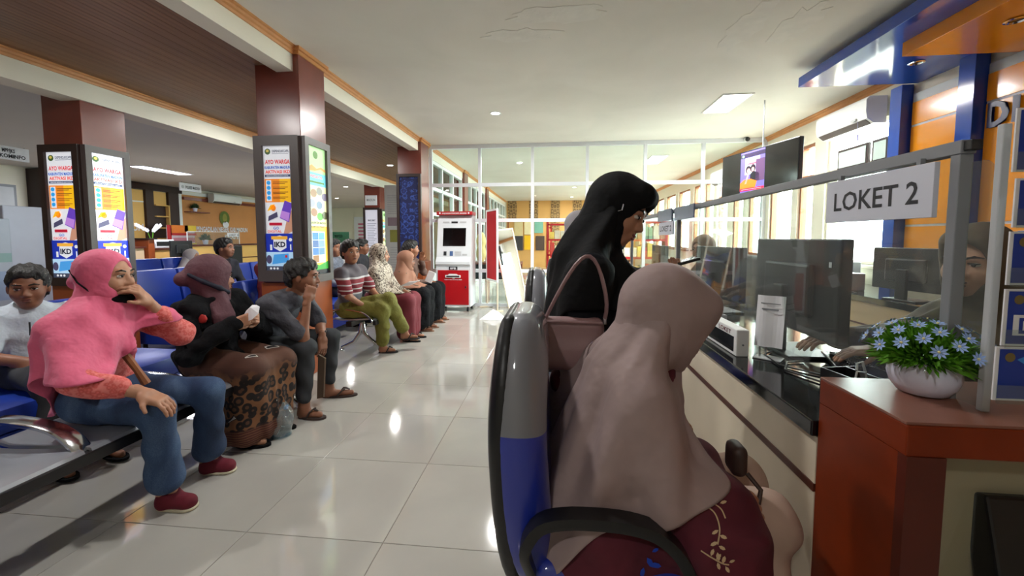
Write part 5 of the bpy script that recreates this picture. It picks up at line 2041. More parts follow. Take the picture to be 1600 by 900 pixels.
class Person:
    def __init__(self, label, J, face, body=(1, 0, 0), sk=SK2, lod=1.0, head_s=1.0, group=None, up=(0, 0, 1)):
        self.J = {k: V3(*v) for k, v in J.items()}
        p = self.J['pel']
        self.t = thing('person', label, 'person', (p[0], p[1], 0), 0, group)
        self.B = frame(body)
        self.H = frame(face, up)
        self.sk, self.lod, self.hs = sk, lod, head_s
        self.flds = []
        self.cloth = []

    def hp(self, x, y, z):
        return self.J['head'] + self.H @ (V3(x, y, z) * self.hs)

    def hr(self, *r):
        return V3(*r) * self.hs

    # ---------------- skin
    def torso(self, f, e=0.0, w=1.0):
        J = self.J
        sp = unit(J['neck'] - J['pel'])
        R = frame(np.cross(self.B[:, 1], sp), sp)
        R = np.stack([R[:, 0], R[:, 1], R[:, 2]], 1)
        f.cap(J['shL'], J['shR'], .048 + e, k=.04)
        f.ell(J['chest'], (.094 * w + e, .135 * w + e, .16), R, k=.04)
        f.ell((J['pel'] + J['chest']) / 2, (.094 * w + e, .128 * w + e, .16), R, k=.04)
        f.ell(J['pel'], (.11 * w + e, .15 * w + e, .11), R, k=.04)
        return R

    def body(self):
        J = self.J
        f = Fld(.016 * self.lod)
        self.torso(f, -.015)
        f.cap(J['neck'] - V3(0, 0, .03), self.hp(-.02, 0, -.05), .052, .047, k=.03)
        for s in 'LR':
            f.chain([J['sh' + s], J['el' + s], J['wr' + s]], [.044, .036, .026], k=.03)
            if 'kn' + s in J:
                f.chain([J['hip' + s], J['kn' + s], J['an' + s]], [.07, .05, .036], k=.04)
                d = J['to' + s] - J['an' + s]
                h = J['an' + s] * 1.0
                h[2] = J['to' + s][2] + .012
                f.cap(h - unit(d * V3(1, 1, 0)) * .02, J['to' + s] + V3(0, 0, .006), .031, .024, k=.03)
                f.cap(J['an' + s], h, .034, .032, k=.03)
        self.flds.append((f, self.sk, 1))
        # head
        f = Fld(.0062 * self.lod)
        hp, hr = self.hp, self.hr
        f.ell(hp(-.012, 0, .032), hr(.098, .076, .093), self.H, k=.03)
        f.ell(hp(.03, 0, -.045), hr(.06, .056, .072), self.H, k=.04)
        f.ell(hp(.055, 0, -.09), hr(.026, .03, .02), self.H, k=.025)
        for s in (1, -1):
            f.ell(hp(.054, .038 * s, -.028), hr(.03, .026, .03), self.H, k=.025)
            f.ell(hp(-.008, .078 * s, -.008), hr(.017, .009, .03), self.H, k=.008)
        f.cap(hp(.084, -.034, .024), hp(.084, .034, .024), .011 * self.hs, k=.02)
        f.cap(hp(.086, 0, .012), hp(.106, 0, -.028), .0075 * self.hs, .0115 * self.hs, k=.012)
        for s in (1, -1):
            f.ell(hp(.097, .013 * s, -.032), hr(.011, .009, .008), self.H, k=.008)
            f.ell(hp(.1, .032 * s, .004), hr(.015, .018, .01), self.H, k=.01, sub=True)
        f.ell(hp(.088, 0, -.06), hr(.012, .022, .016), self.H, k=.012)
        f.cap(self.hp(-.02, 0, -.04), J['neck'] + V3(0, 0, .0), .05 * self.hs, .05, k=.03)
        self.flds.append((f, self.sk, 1))
        if self.lod < 2:
            g = Fld(.004 * self.lod)
            lp = Fld(.003 * self.lod)
            ir = Fld(.0025 * self.lod)
            for s in (1, -1):
                g.ell(hp(.083, .032 * s, .004), hr(.0115, .0145, .0075), self.H, k=.002)
                ir.ell(hp(.0925, .032 * s, .004), hr(.004, .0062, .0065), self.H, k=.002)
                ir.cap(hp(.0925, .018 * s, .0095), hp(.091, .046 * s, .0085), .0026, k=.002)
                ir.chain([hp(.0955, .014 * s, .025), hp(.0945, .034 * s, .0315), hp(.082, .054 * s, .026)], [.0035, .004, .002], k=.003)
            lp.ell(hp(.0975, 0, -.0545), hr(.006, .021, .0055), self.H, k=.003)
            lp.ell(hp(.0965, 0, -.066), hr(.006, .018, .0062), self.H, k=.003)
            self.flds += [(g, M_eyew, 0), (ir, M_iris, 0), (lp, LIPS if self.sk is SK1 else LIPD, 0)]
        return self

    def hand(self, s, d, n, curl=(.35, .35, .35, .4), thumb=.5, scale=1.0, spread=.06):
        """fingers along d from the wrist, n = direction the palm faces; s = 'L' or 'R'"""
        w = self.J['wr' + s]
        d = unit(d)
        n = unit(np.array(n, float) - d * np.dot(n, d))
        t = np.cross(n, d) if s == 'R' else np.cross(d, n)
        k = scale
        f = Fld(.0042 * max(1, self.lod * .9))
        R = np.stack([d, t, n], 1)
        f.cap(w - d * .03, w + d * .02, .0255 * k, .024 * k, k=.02)
        f.box(w + d * .05 * k, (.046 * k, .038 * k, .014 * k), R, rr=.013 * k, k=.02)
        f.ell(w + d * .035 * k + t * .024 * k + n * .008 * k, (.032 * k, .017 * k, .015 * k), R, k=.012)
        for i, (o, L) in enumerate(((.028, .068), (.0095, .076), (-.0095, .071), (-.028, .056))):
            p = w + d * .09 * k + t * o * k
            a = curl[i]
            tot = 0
            sd = unit(d + t * o * spread * 30)
            for sg, r0, r1 in ((.44, .0088, .0082), (.32, .0082, .0075), (.24, .0075, .0062)):
                tot += a
                v = sd * math.cos(tot) + n * math.sin(tot)
                q = p + v * L * sg * k
                f.cap(p, q, r0 * k, r1 * k, k=.004)
                p = q
        p = w + d * .03 * k + t * .034 * k + n * .004
        v = unit(d * .75 + t * (1 - thumb) + n * thumb * .9)
        q = p + v * .034 * k
        f.cap(p, q, .0115 * k, .0098 * k, k=.012)
        v = unit(v + n * thumb * .4 - t * .25 + d * .2)
        f.cap(q, q + v * .03 * k, .0096 * k, .0075 * k, k=.004)
        self.flds.append((f, self.sk, 0))
        return self

    def done(self):
        o = soft_obj('body', self.flds, self.t)
        return self.t

    # ---------------- clothes
    def part(self, name, f, m, sm=1, label=None, extra=()):
        V, Q = f.mesh()
        if sm:
            V = smooth_vq(V, Q, sm)
        self.cloth.append((V, Q))
        o = soft_obj(name, [((V, Q), m, 0)] + [(vq, m, 0) for vq in extra], self.t)
        if label:
            o['label'] = label
        return o

    def top(self, name, m, e=.014, sleeve=1.0, w=1.0, loose=1.0, vox=.011, wr=.7, hem=None, skip=''):
        J = self.J
        f = Fld(vox * self.lod)
        self.torso(f, e, w)
        f.cap(J['neck'] - V3(0, 0, .04), J['neck'] - V3(0, 0, .015), .075, .066, k=.03)
        for s in 'LR':
            if s in skip:
                continue
            a, b, c = J['sh' + s], J['el' + s], J['wr' + s]
            r = (.056 * loose, .05 * loose, .04 * loose)
            if sleeve >= 1:
                q = b + (c - b) * min(1, sleeve - 1) if sleeve < 2 else c - unit(c - b) * .015
                f.chain([a, b, q], [r[0], r[1], r[2]], k=.03)
            else:
                f.cap(a, a + (b - a) * sleeve, r[0], r[1] * 1.12, k=.03)
        if hem is not None:
            for p, r_ in hem:
                f.cap(J['pel'], p, .15, r_, k=.06)
        A = wr * .0065
        f.disp = lambda X, Y, Z: A * (np.sin(31 * X + 23 * Z + 2.5 * np.sin(17 * Y)) + .7 * np.sin(27 * Y - 33 * Z + 2 * np.sin(19 * X)) + .5 * np.sin(61 * Z + 13 * X + 29 * Y))
        return self.part(name, f, m)

    def trousers(self, name, m, r=(.092, .072, .058, .058), cut=1.0, vox=.011, wr=.6):
        J = self.J
        f = Fld(vox * self.lod)
        f.ell(J['pel'] - V3(0, 0, .01), (.135, .17, .105), self.B, k=.05)
        for s in 'LR':
            a, b, c = J['hip' + s], J['kn' + s], J['an' + s]
            c = b + (c - b) * cut
            f.chain([a, b, (b + c) / 2, c], list(r), k=.035)
        A = wr * .006
        f.disp = lambda X, Y, Z: A * (np.sin(41 * X + 37 * Z + 2.5 * np.sin(17 * Y)) + .7 * np.sin(47 * Z + 23 * X))
        return self.part(name, f, m)

    def skirt(self, name, m, r=(.12, .1, .11, .13), vox=.012, wr=1.0, hemr=.11):
        J = self.J
        f = Fld(vox * self.lod)
        f.ell(J['pel'], (.15, .185, .12), self.B, k=.05)
        for s in 'LR':
            a, b, c = J['hip' + s], J['kn' + s], J['an' + s] + V3(0, 0, .02)
            f.chain([a, b, (b + c) / 2, c], list(r), k=.045)
        f.cap((J['knL'] + J['knR']) / 2 - self.B[:, 0] * .02, (J['anL'] + J['anR']) / 2 + V3(0, 0, .03), .08, hemr, k=.06)
        zc = (J['anL'][2] + J['anR'][2]) / 2 - .06
        f.box(((J['anL'] + J['anR']) / 2)[0:3] * V3(1, 1, 0) + V3(0, 0, zc - .2), (.5, .6, .2), rr=.01, k=.01, sub=True)
        cx, cy = ((J['knL'] + J['knR']) / 2)[:2]
        A = wr * .007
        f.disp = lambda X, Y, Z: A * np.sin(9 * np.arctan2(Y - cy, X - cx) + 4 * Z) * np.clip((.55 - Z) * 3, .15, 1)
        return self.part(name, f, m)

    def shoes(self, name, m, sandal=False, vox=.007):
        J = self.J
        for s in 'LR':
            d = unit((J['to' + s] - J['an' + s]) * V3(1, 1, 0))
            R = frame(d)
            hl = J['an' + s] * V3(1, 1, 0) - d * .035 + V3(0, 0, J['to' + s][2] - .02)
            te = J['to' + s] * V3(1, 1, 0) + d * .03 + V3(0, 0, J['to' + s][2] - .02)
            mid = (hl + te) / 2
            L = np.linalg.norm(te - hl) / 2
            if sandal:
                mb = MB(m)
                n = 20
                pts = []
                for k in range(n):
                    q = 2 * PI * k / n
                    u = math.cos(q)
                    wdt = .04 + .008 * u
                    p = mid + R[:, 0] * u * (L + .012) + R[:, 1] * math.sin(q) * wdt
                    pts.append(Vector(p))
                for p in pts:
                    p.z = hl[2] + .0005
                mb.prism(pts, (0, 0, .014))
                o = mb.build('sandal', self.t, False, True)
                tb = MB(m)
                top = te - d * .075 + V3(0, 0, .066)
                fr = te - d * .045 + V3(0, 0, .035)
                for q in (1, -1):
                    tb.tube([mid + R[:, 1] * .038 * q - d * .02 + V3(0, 0, .012), (mid + top) / 2 + R[:, 1] * .034 * q + V3(0, 0, .025), top + R[:, 1] * .006 * q, fr + V3(0, 0, .018)], .006, 6)
                tb.build('strap', o, True, True)
            else:
                f = Fld(vox * self.lod)
                f.cap(hl + d * .035 + V3(0, 0, .035), te - d * .035 + V3(0, 0, .03), .04, .037, k=.03)
                f.cap(hl + d * .035 + V3(0, 0, .03), hl + d * .045 + V3(0, 0, .065), .042, .04, k=.03)
                f.box(mid + V3(0, 0, -.05), (.3, .2, .05), R, rr=.002, k=.006, sub=True)
                f.ell(hl + d * .06 + V3(0, 0, .1), (.05, .032, .03), R, k=.012, sub=True)
                o = self.part(name, f, m)
                g = Fld(vox * self.lod)
                g.cap(hl + d * .035 + V3(0, 0, .012), te - d * .035 + V3(0, 0, .012), .043, .04, k=.02)
                g.box(mid + V3(0, 0, .116), (.3, .2, .1), R, rr=.002, k=.004, sub=True)
                g.box(mid + V3(0, 0, -.05), (.3, .2, .05), R, rr=.002, k=.004, sub=True)
                so_ = soft_obj('sole', [(g, mat('pale_sole', (196, 186, 160), .7), 0)], o, False)
                so_.data.transform(wm(self.t).inverted())

    def hair(self, m=M_hair, e=.008, cut=.0, vox=.006, back=0.0):
        f = Fld(vox * self.lod)
        hp, hr = self.hp, self.hr
        f.ell(hp(-.022, 0, .04), hr(.1 + e, .08 + e, .092 + e), self.H, k=.02)
        f.ell(hp(-.05, 0, -.02), hr(.07, .078, .07), self.H, k=.03)
        if back:
            f.chain([hp(-.07, 0, .0), hp(-.1, 0, -.08), hp(-.08, 0, -.08 - back)], [.07, .065, .05], k=.04)
        f.ell(hp(.1, 0, -.03), hr(.075, .1, .1 + cut), self.H, k=.015, sub=True)
        f.box(hp(.035, 0, -.09), hr(.09, .12, .085), self.H, rr=.02, k=.02, sub=True)
        f.ell(hp(.02, 0, .09), hr(.06 + e, .06 + e, .035), self.H, k=.03)
        f.disp = lambda X, Y, Z: .0028 * (np.sin(150 * X + 90 * Z + 3 * np.sin(60 * Y)) + np.sin(140 * Y - 80 * Z + 50 * X) + .6 * np.sin(230 * X - 190 * Y + 160 * Z))
        return self.part('hair', f, m, 0)

    def cape(self, z0, hem, r0=.07, off=.012, nf=9, amp=.012, hull=.6, nt=30, na=96, lag=0.0, seed=1, back=0.0):
        """cloth falling from the neck over what the person wears; hem(angle) = height of its edge"""
        from mathutils.bvhtree import BVHTree
        vs, fs = [], []
        for V, Q in self.cloth:
            b = len(vs)
            vs += [Vector(v) for v in V]
            fs += [tuple(int(i) + b for i in q) for q in Q]
        bvh = BVHTree.FromPolygons(vs, fs)
        a0, a1 = self.J['neck'], self.J['pel']
        th = np.linspace(0, 2 * PI, na, endpoint=False)
        D = np.outer(np.cos(th), self.B[:, 0]) + np.outer(np.sin(th), self.B[:, 1])
        he = np.array([hem(((t + PI) % (2 * PI)) - PI) for t in th])
        tt = np.linspace(0, 1, nt) ** .85
        zt = np.array([z0(((t + PI) % (2 * PI)) - PI) if callable(z0) else z0 for t in th])
        for _ in range(3):
            zt = (np.roll(zt, 1) + 2 * zt + np.roll(zt, -1)) / 4
            he = (np.roll(he, 1) + 2 * he + np.roll(he, -1)) / 4
        Z = zt[None, :] + (he - zt)[None, :] * tt[:, None]
        hd = self.J['head']
        lo_ = a0[None, None, :] + (a1 - a0)[None, None, :] * np.clip((a0[2] - Z) / (a0[2] - a1[2]), 0, 1.2)[..., None]
        hi_ = a0[None, None, :] + (hd - a0)[None, None, :] * np.clip((Z - a0[2]) / (hd[2] - a0[2]), 0, 1.0)[..., None]
        C = np.where((Z > a0[2])[..., None], hi_, lo_)
        Rr = np.zeros((nt, na))
        for i in range(nt):
            for j in range(na):
                c = Vector((C[i, j, 0], C[i, j, 1], Z[i, j]))
                d = Vector(D[j])
                h = bvh.ray_cast(c + d * .55, -d, .55)
                if h[0] is not None:
                    Rr[i, j] = .55 - h[3]
        r = np.maximum(Rr + off * np.clip(tt * 5, 0, 1)[:, None] - .003, r0)
        if not callable(z0):
            r[0] = np.minimum(r[0], r0 + .03)
        mono = np.maximum.accumulate(r, 0)
        hl = mono.copy()
        for i in range(nt):
            for j in range(i + 2, nt):
                for k in range(i + 1, j):
                    f_ = (k - i) / (j - i)
                    hl[k] = np.maximum(hl[k], mono[i] * (1 - f_) + mono[j] * f_)
        r = hl * hull + mono * (1 - hull)
        for _ in range(4):
            sm = (np.roll(r, 1, 1) + r * 2 + np.roll(r, -1, 1)) / 4
            r = np.maximum(r * .5 + sm * .5, sm)
        for _ in range(3):
            r[1:-1] = (r[:-2] + 2 * r[1:-1] + r[2:]) / 4
        rg = random.Random(seed)
        ph = [rg.uniform(0, 6) for _ in range(4)]
        free = np.clip((r - Rr - off) / .05, 0, 1)
        fold = np.sin(nf * th + ph[0] + 1.3 * np.sin(2 * th + ph[1]))[None, :] * .7 + np.sin((2 * nf + 1) * th + ph[2])[None, :] * .3
        fold = fold + .5 * np.sin(nf * .5 * th[None, :] + 5 * tt[:, None] + ph[3])
        r = r + amp * (tt[:, None] ** .7) * (.3 + .7 * free) * fold
        P_ = C + D[None] * r[..., None]
        P_[..., 2] = Z
        In = C + D[None] * (r - .004)[..., None]
        In[..., 2] = Z
        V = np.concatenate([P_.reshape(-1, 3), In.reshape(-1, 3)])
        n = nt * na
        Q = []
        for i in range(nt - 1):
            for j in range(na):
                k = (j + 1) % na
                a, b, c, d = i * na + j, i * na + k, (i + 1) * na + k, (i + 1) * na + j
                Q.append((a, d, c, b))
                Q.append((n + a, n + b, n + c, n + d))
        for j in range(na):
            k = (j + 1) % na
            a, b = (nt - 1) * na + j, (nt - 1) * na + k
            Q.append((a, n + a, n + b, b))
        return V, np.array(Q)

    def hijab(self, m, e=.016, open_=(.1, .058, .082, -.012), drape=(), vox=.009, wr=1.0, name='headscarf', peak=0.0, k2=.025, smooth=1, ops=(), cape=None):
        """hood around the head with a face opening; drape = list of (a, b, ra, rb) capsules in world space"""
        f = Fld(vox * self.lod)
        hp, hr = self.hp, self.hr
        f.ell(hp(-.014, 0, .03), hr(.1 + e, .08 + e, .094 + e), self.H, k=.03)
        f.ell(hp(.0, 0, -.06), hr(.078 + e, .066 + e, .085), self.H, k=.04)
        if peak:
            f.cap(hp(.075, -.03, .085), hp(.075, .03, .085), .02 + peak, k=.05)
        f.cap(hp(-.01, 0, -.07), self.J['neck'], .068 + e * .5, .075, k=.04)
        for a, b, ra, rb in drape:
            f.cap(a, b, ra, rb, k=k2)
        f.ell(hp(open_[0], 0, open_[3]), hr(.075, open_[1], open_[2]), self.H, k=.012, sub=True)
        for o_ in ops:
            f.ell(*o_[:2], k=o_[2], sub=True)
        c = self.J['neck']
        A = .0035 * wr
        f.disp = lambda X, Y, Z: A * (np.sin(9 * np.arctan2(Y - c[1], X - c[0] + .02) + 14 * (Z - c[2])) + .6 * np.sin(38 * Z + 14 * X + 2 * np.sin(20 * Y))) * np.clip((c[2] + .1 - Z) * 6, .12, 1.3)
        V, Q = f.mesh()
        V = smooth_vq(V, Q, smooth)
        self.cloth.append((V, Q))
        extra = [self.cape(**c_) for c_ in (cape or [])]
        return soft_obj(name, [((V, Q), m, 0)] + [(vq, m, 0) for vq in extra], self.t)


def veil(p, back=.02, front=-.125):
    """top edge of a falling scarf: high on the back of the head, under the chin in front"""
    hz = p.J['head'][2]
    hf = p.hp(.05, 0, -.1)[2] - .02
    return lambda t: hz + back if abs(t) > 1.7 else hf + (hz + back - hf) * max(0, (abs(t) - .75) / .95) ** 1.3


def sit(x, y, b=None, hz=1.08, lean=0.0, w=1.0, seat=.42, kx=-1.76, fz=0.0):
    """joints of a person sitting on a bench facing +x; x = hip position"""
    d = {
        'pel': (x, y, seat + .1), 'chest': (x + .03 + lean * .6, y, seat + .38), 'neck': (x + .05 + lean, y, hz - .14), 'head': (x + .075 + lean * 1.25, y, hz),
        'shR': (x + .04 + lean * .9, y - .165 * w, hz - .2), 'shL': (x + .04 + lean * .9, y + .165 * w, hz - .2),
        'elR': (x + .12 + lean * .6, y - .2, hz - .46), 'elL': (x + .12 + lean * .6, y + .2, hz - .46),
        'wrR': (x + .3, y - .1, seat + .15), 'wrL': (x + .3, y + .1, seat + .15),
        'hipR': (x + .02, y - .09, seat + .075), 'hipL': (x + .02, y + .09, seat + .075),
        'knR': (kx, y - .1, seat + .065), 'knL': (kx, y + .1, seat + .065),
        'anR': (kx - .02, y - .1, .09 + fz), 'anL': (kx - .02, y + .1, .09 + fz),
        'toR': (kx + .12, y - .11, .02 + fz), 'toL': (kx + .12, y + .11, .02 + fz)}
    if b:
        d.update(b)
    return d

# ---------------------------------------------------------------- woman in pink
def lace(nt, v):
    d = voro(nt, v, 60)
    n = noise(nt, v, 26, 4, 1.5)
    return ramp(nt, mth(nt, 'ADD', mth(nt, 'MULTIPLY', d, .6), mth(nt, 'MULTIPLY', n, .6)), ((.3, (232, 118, 112)), (.52, (206, 84, 78)), (.72, (226, 124, 118))))


def denim(nt, v):
    n = noise(nt, mapping(nt, v, (1, 1, .25)), 7, 5, .4)
    n2 = noise(nt, v, 220, 2)
    return ramp(nt, mth(nt, 'ADD', n, mth(nt, 'MULTIPLY', mth(nt, 'SUBTRACT', n2, .5), .25)), ((.3, (30, 46, 74)), (.55, (48, 72, 108)), (.75, (82, 106, 138))))


M_lace = tex_mat('coral_lace', .75, lace)
M_denim = tex_mat('blue_denim', .8, denim)
M_pink = mat('pink_scarf_cloth', (226, 100, 134), .75, var=.06, scale=9, bump=.55, bscale=11, sheen=.2)
M_jet = mat('black_cloth', (15, 15, 18), .9, var=.15, scale=12, bump=.6, bscale=16, spec=.2)

J = sit(-2.12, 1.71, dict(head=(-2.075, 1.715, 1.055), neck=(-2.1, 1.71, .925), chest=(-2.1, 1.71, .79),
        shR=(-2.1, 1.55, .865), elR=(-1.93, 1.46, .655), wrR=(-1.735, 1.545, .585), shL=(-2.09, 1.87, .865), elL=(-1.95, 1.955, .735), wrL=(-1.965, 1.805, .93),
        hipR=(-2.1, 1.61, .49), hipL=(-2.1, 1.81, .49), knR=(-1.715, 1.585, .492), knL=(-1.715, 1.86, .478),
        anR=(-1.775, 1.665, .09), anL=(-1.82, 1.95, .09), toR=(-1.665, 1.665, .02), toL=(-1.72, 1.965, .02)))
p = Person('woman in a pink headscarf and coral lace top covering her mouth with her hand', J, az(12, .05), sk=SK1)
p.body()
p.hand('R', (.95, .15, -.45), (-.3, .0, -1), (.28, .3, .32, .36), .35, .98)
p.hand('L', (.05, -.62, .72), (-.75, -.6, -.2), (.55, .5, .5, .55), .5, .98)
p.top('lace_top', M_lace, .004, 1.62, .92, 1.12, wr=.7)
p.trousers('jeans', M_denim, (.08, .062, .058, .076), .86, wr=.35)
p.shoes('slip_on_shoe', mat('maroon_canvas', (104, 16, 36), .8, var=.12, scale=30))
N = p.J['neck']
hp = p.hp
def pink_hem(t):
    # t = angle from her facing direction: -pi/2 is her right side, towards the viewer
    d = math.degrees(t)
    return float(np.interp(d, [-180, -140, -118, -95, -40, -10, 25, 60, 120, 150, 180], [.44, .43, .47, .665, .66, .7, .8, .84, .82, .6, .44]))


p.hijab(M_pink, .012, (.1, .06, .088, -.01), [
    (hp(-.09, .0, -.0), hp(-.125, .0, -.015), .042, .036), (hp(-.07, -.04, -.07), V3(-2.05, 1.6, .895), .035, .045), (V3(-2.05, 1.6, .895), V3(-2.0, 1.64, .8), .045, .04), (V3(-2.0, 1.64, .8), V3(-1.99, 1.71, .72), .04, .03),
    (hp(-.05, -.02, -.1), V3(-2.15, 1.62, .9), .05, .05)], wr=1.6, cape=[dict(z0=.985, hem=pink_hem, nf=7, amp=.03, off=.02, seed=3, hull=.3)])
g = Fld(.006)
g.ell(hp(.045, 0, -.098), (.055, .064, .034), p.H, k=.02).ell(hp(.06, 0, -.055), (.062, .05, .03), p.H, k=.01, sub=True)
p.part('face_mask', g, M_jet, 1, 'black face mask pulled below the chin')
MB(M_jet).tube([Vector(hp(.02, -.075, -.09)), Vector(hp(-.04, -.099, -.01)), Vector(hp(-.1, -.06, .045))], .0035, 6).build('mask_strap', p.t, True, True)
MB(mat('tan_strap', (150, 92, 54), .6)).tube([V3(-1.985, 1.70, .7), V3(-1.95, 1.72, .62), V3(-1.93, 1.74, .55)], [.018, .016, .02], 8).build('bag_strap', p.t, True, True)
p.done()

# ---------------------------------------------------------------- woman with leopard skirt
def leopard(nt, v):
    vv = mapping(nt, v, (1, 1, 1))
    n = noise(nt, vv, 12, 3)
    d = voro(nt, vv, 21, 'F1', 1)
    d2 = mth(nt, 'ADD', d, mth(nt, 'MULTIPLY', mth(nt, 'SUBTRACT', n, .5), .35))
    spot = ramp(nt, d2, ((.0, (88, 56, 36)), (.22, (88, 56, 36)), (.27, (24, 14, 12)), (.52, (24, 14, 12)), (.58, (124, 82, 50))), False)
    z = sepz(nt, v)[2]
    vn = nt.nodes.new('ShaderNodeTexVoronoi')
    vn.distance = 'CHEBYCHEV'
    vn.inputs['Scale'].default_value = 5.5
    nt.links.new(mapping(nt, v, (1, 1, 1), (.5, .4, .5)), vn.inputs['Vector'])
    big = vn.outputs['Distance']
    plain = ramp(nt, noise(nt, vv, 5, 3), ((.4, (78, 46, 34)), (.6, (92, 58, 42))))
    k = nt.nodes.new('ShaderNodeMapRange')
    k.inputs['From Min'].default_value = .47
    k.inputs['From Max'].default_value = .53
    nt.links.new(mth(nt, 'ADD', z, mth(nt, 'MULTIPLY', n, .1)), k.inputs['Value'])
    c = mixc(nt, k.outputs['Result'], spot, plain)
    w = nt.nodes.new('ShaderNodeTexWave')
    w.bands_direction = 'Z'
    w.inputs['Scale'].default_value = 22
    w.inputs['Distortion'].default_value = 2
    nt.links.new(vv, w.inputs['Vector'])
    bands = ramp(nt, w.outputs['Fac'], ((.3, (84, 36, 28)), (.6, (30, 16, 14)), (.85, (116, 74, 48))))
    k2 = nt.nodes.new('ShaderNodeMapRange')
    k2.inputs['From Min'].default_value = .13
    k2.inputs['From Max'].default_value = .15
    nt.links.new(z, k2.inputs['Value'])
    c = mixc(nt, k2.outputs['Result'], bands, c)
    pale = ramp(nt, big, ((.0, (176, 168, 160)), (.04, (20, 16, 18)), (.13, (20, 16, 18)), (.135, (196, 188, 180)), (.165, (30, 22, 20))), True)
    m = nt.nodes.new('ShaderNodeMath')
    m.operation = 'LESS_THAN'
    m.inputs[1].default_value = .185
    nt.links.new(big, m.inputs[0])
    return mixc(nt, m.outputs[0], c, pale)


M_leo = tex_mat('leopard_print', .8, leopard)
M_dusk = mat('dusky_maroon_scarf', (96, 60, 68), .75, var=.08, scale=9, bump=.55, bscale=13)
J = sit(-2.13, 2.33, dict(head=(-2.085, 2.32, 1.0), neck=(-2.1, 2.32, .875), chest=(-2.1, 2.33, .75), shR=(-2.1, 2.16, .82), elR=(-2.02, 2.08, .6), wrR=(-1.865, 2.2, .735),
        shL=(-2.09, 2.49, .82), elL=(-1.95, 2.53, .62), wrL=(-1.86, 2.37, .73), knR=(-1.775, 2.22, .46), knL=(-1.755, 2.45, .45),
        anR=(-1.84, 2.22, .09), anL=(-1.83, 2.46, .09), toR=(-1.73, 2.24, .02), toL=(-1.72, 2.47, .02), hipR=(-2.1, 2.24, .49), hipL=(-2.1, 2.43, .49)))
p = Person('woman in a dusky maroon headscarf, black jacket and leopard print skirt', J, az(48, -.05), sk=SK1)
p.body()
p.hand('R', (.6, .5, .25), (-.2, .9, .2), (.6, .6, .6, .6), .6, .95)
p.hand('L', (.6, -.5, .25), (-.2, -.9, .2), (.6, .6, .6, .6), .6, .95)
p.top('jacket', M_jet, .028, 2.0, 1.05, 1.3, wr=1.6, hem=[(V3(-2.05, 2.3, .47), .14)])
p.skirt('skirt', M_leo, (.112, .086, .1, .12), hemr=.16)
p.shoes('sandal', M_jet, True)
N = p.J['neck']
p.hijab(M_dusk, .02, (.105, .05, .07, -.012), [(p.hp(-.1, 0, .0), p.hp(-.14, 0, -.01), .05, .045), (N, N + V3(.0, 0, -.03), .085, .1), (N + V3(.06, -.01, 0), V3(-1.985, 2.27, .76), .055, .05), (V3(-1.985, 2.27, .76), V3(-1.965, 2.27, .66), .05, .03)], wr=2.2)
g = Fld(.008)
g.chain([p.hp(-.115, -.055, .02), p.hp(-.05, -.097, -.02), p.hp(.03, -.086, -.06), p.hp(.075, -.045, -.09), p.hp(.085, .0, -.1)], [.012, .014, .016, .014, .012], k=.01)
p.part('scarf_band', g, mat('navy_band', (24, 26, 44), .7), 1, 'navy inner band of the headscarf')
g = Fld(.008)
g.ell((-1.995, 2.14, .78), (.03, .012, .028), k=.01)
p.part('jacket_badge', g, mat('red_badge', (176, 50, 46), .7, var=.3, scale=60), 0, 'red embroidered badge')
p.done()
tg = MB(M_paper)
rr = random.Random(4)
ring = [(.055 * math.cos(2 * PI * k / 10) * rr.uniform(.7, 1.2), .042 * math.sin(2 * PI * k / 10) * rr.uniform(.7, 1.2)) for k in range(10)]
vs = [Vector((-1.79 + a, 2.27 + b * .6, .8 + b + a * .3)) for a, b in ring] + [Vector((-1.785, 2.25, .83)), Vector((-1.79, 2.29, .775))]
tg.add(vs, [(k, (k + 1) % 10, 10) for k in range(10)] + [((k + 1) % 10, k, 11) for k in range(10)])
tag(tg.build('crumpled_tissue'), 'crumpled white tissue in the hand of the woman in black', 'tissue')
# plastic bag with bottles beside the skirt
pbg = thing('plastic_bag', 'clear plastic bag with water bottles on the floor beside the leopard skirt', 'bag', (-1.7, 2.36, 0))
f = Fld(.01)
f.cap((-1.7, 2.36, .075), (-1.71, 2.37, .13), .07, .06, k=.03).cap((-1.71, 2.37, .13), (-1.72, 2.38, .26), .06, .018, k=.04)
f.disp = lambda X, Y, Z: .006 * np.sin(60 * X + 50 * Z + 3 * np.sin(40 * Y))
soft_obj('bag', [(f, glass('plastic_film', (214, 226, 232), 1.6, .2), 0)], pbg)
for dx, dy in ((-.02, -.02), (.02, .02)):
    o = MB(glass('bottle_plastic', (190, 214, 226), 1.3, .12)).lathe([(.001, 0), (.03, 0), (.031, .12), (.014, .155), (.014, .175), (.001, .175)], 14, (-1.7 + dx, 2.36 + dy, .006)).build('bottle', pbg, True, True)
    MB(mat('blue_cap', (60, 130, 190), .4)).lathe([(.016, .165), (.016, .185), (.001, .185)], 12, (-1.7 + dx, 2.36 + dy, .006)).build('cap', o, True).data.transform(wm(pbg).inverted())

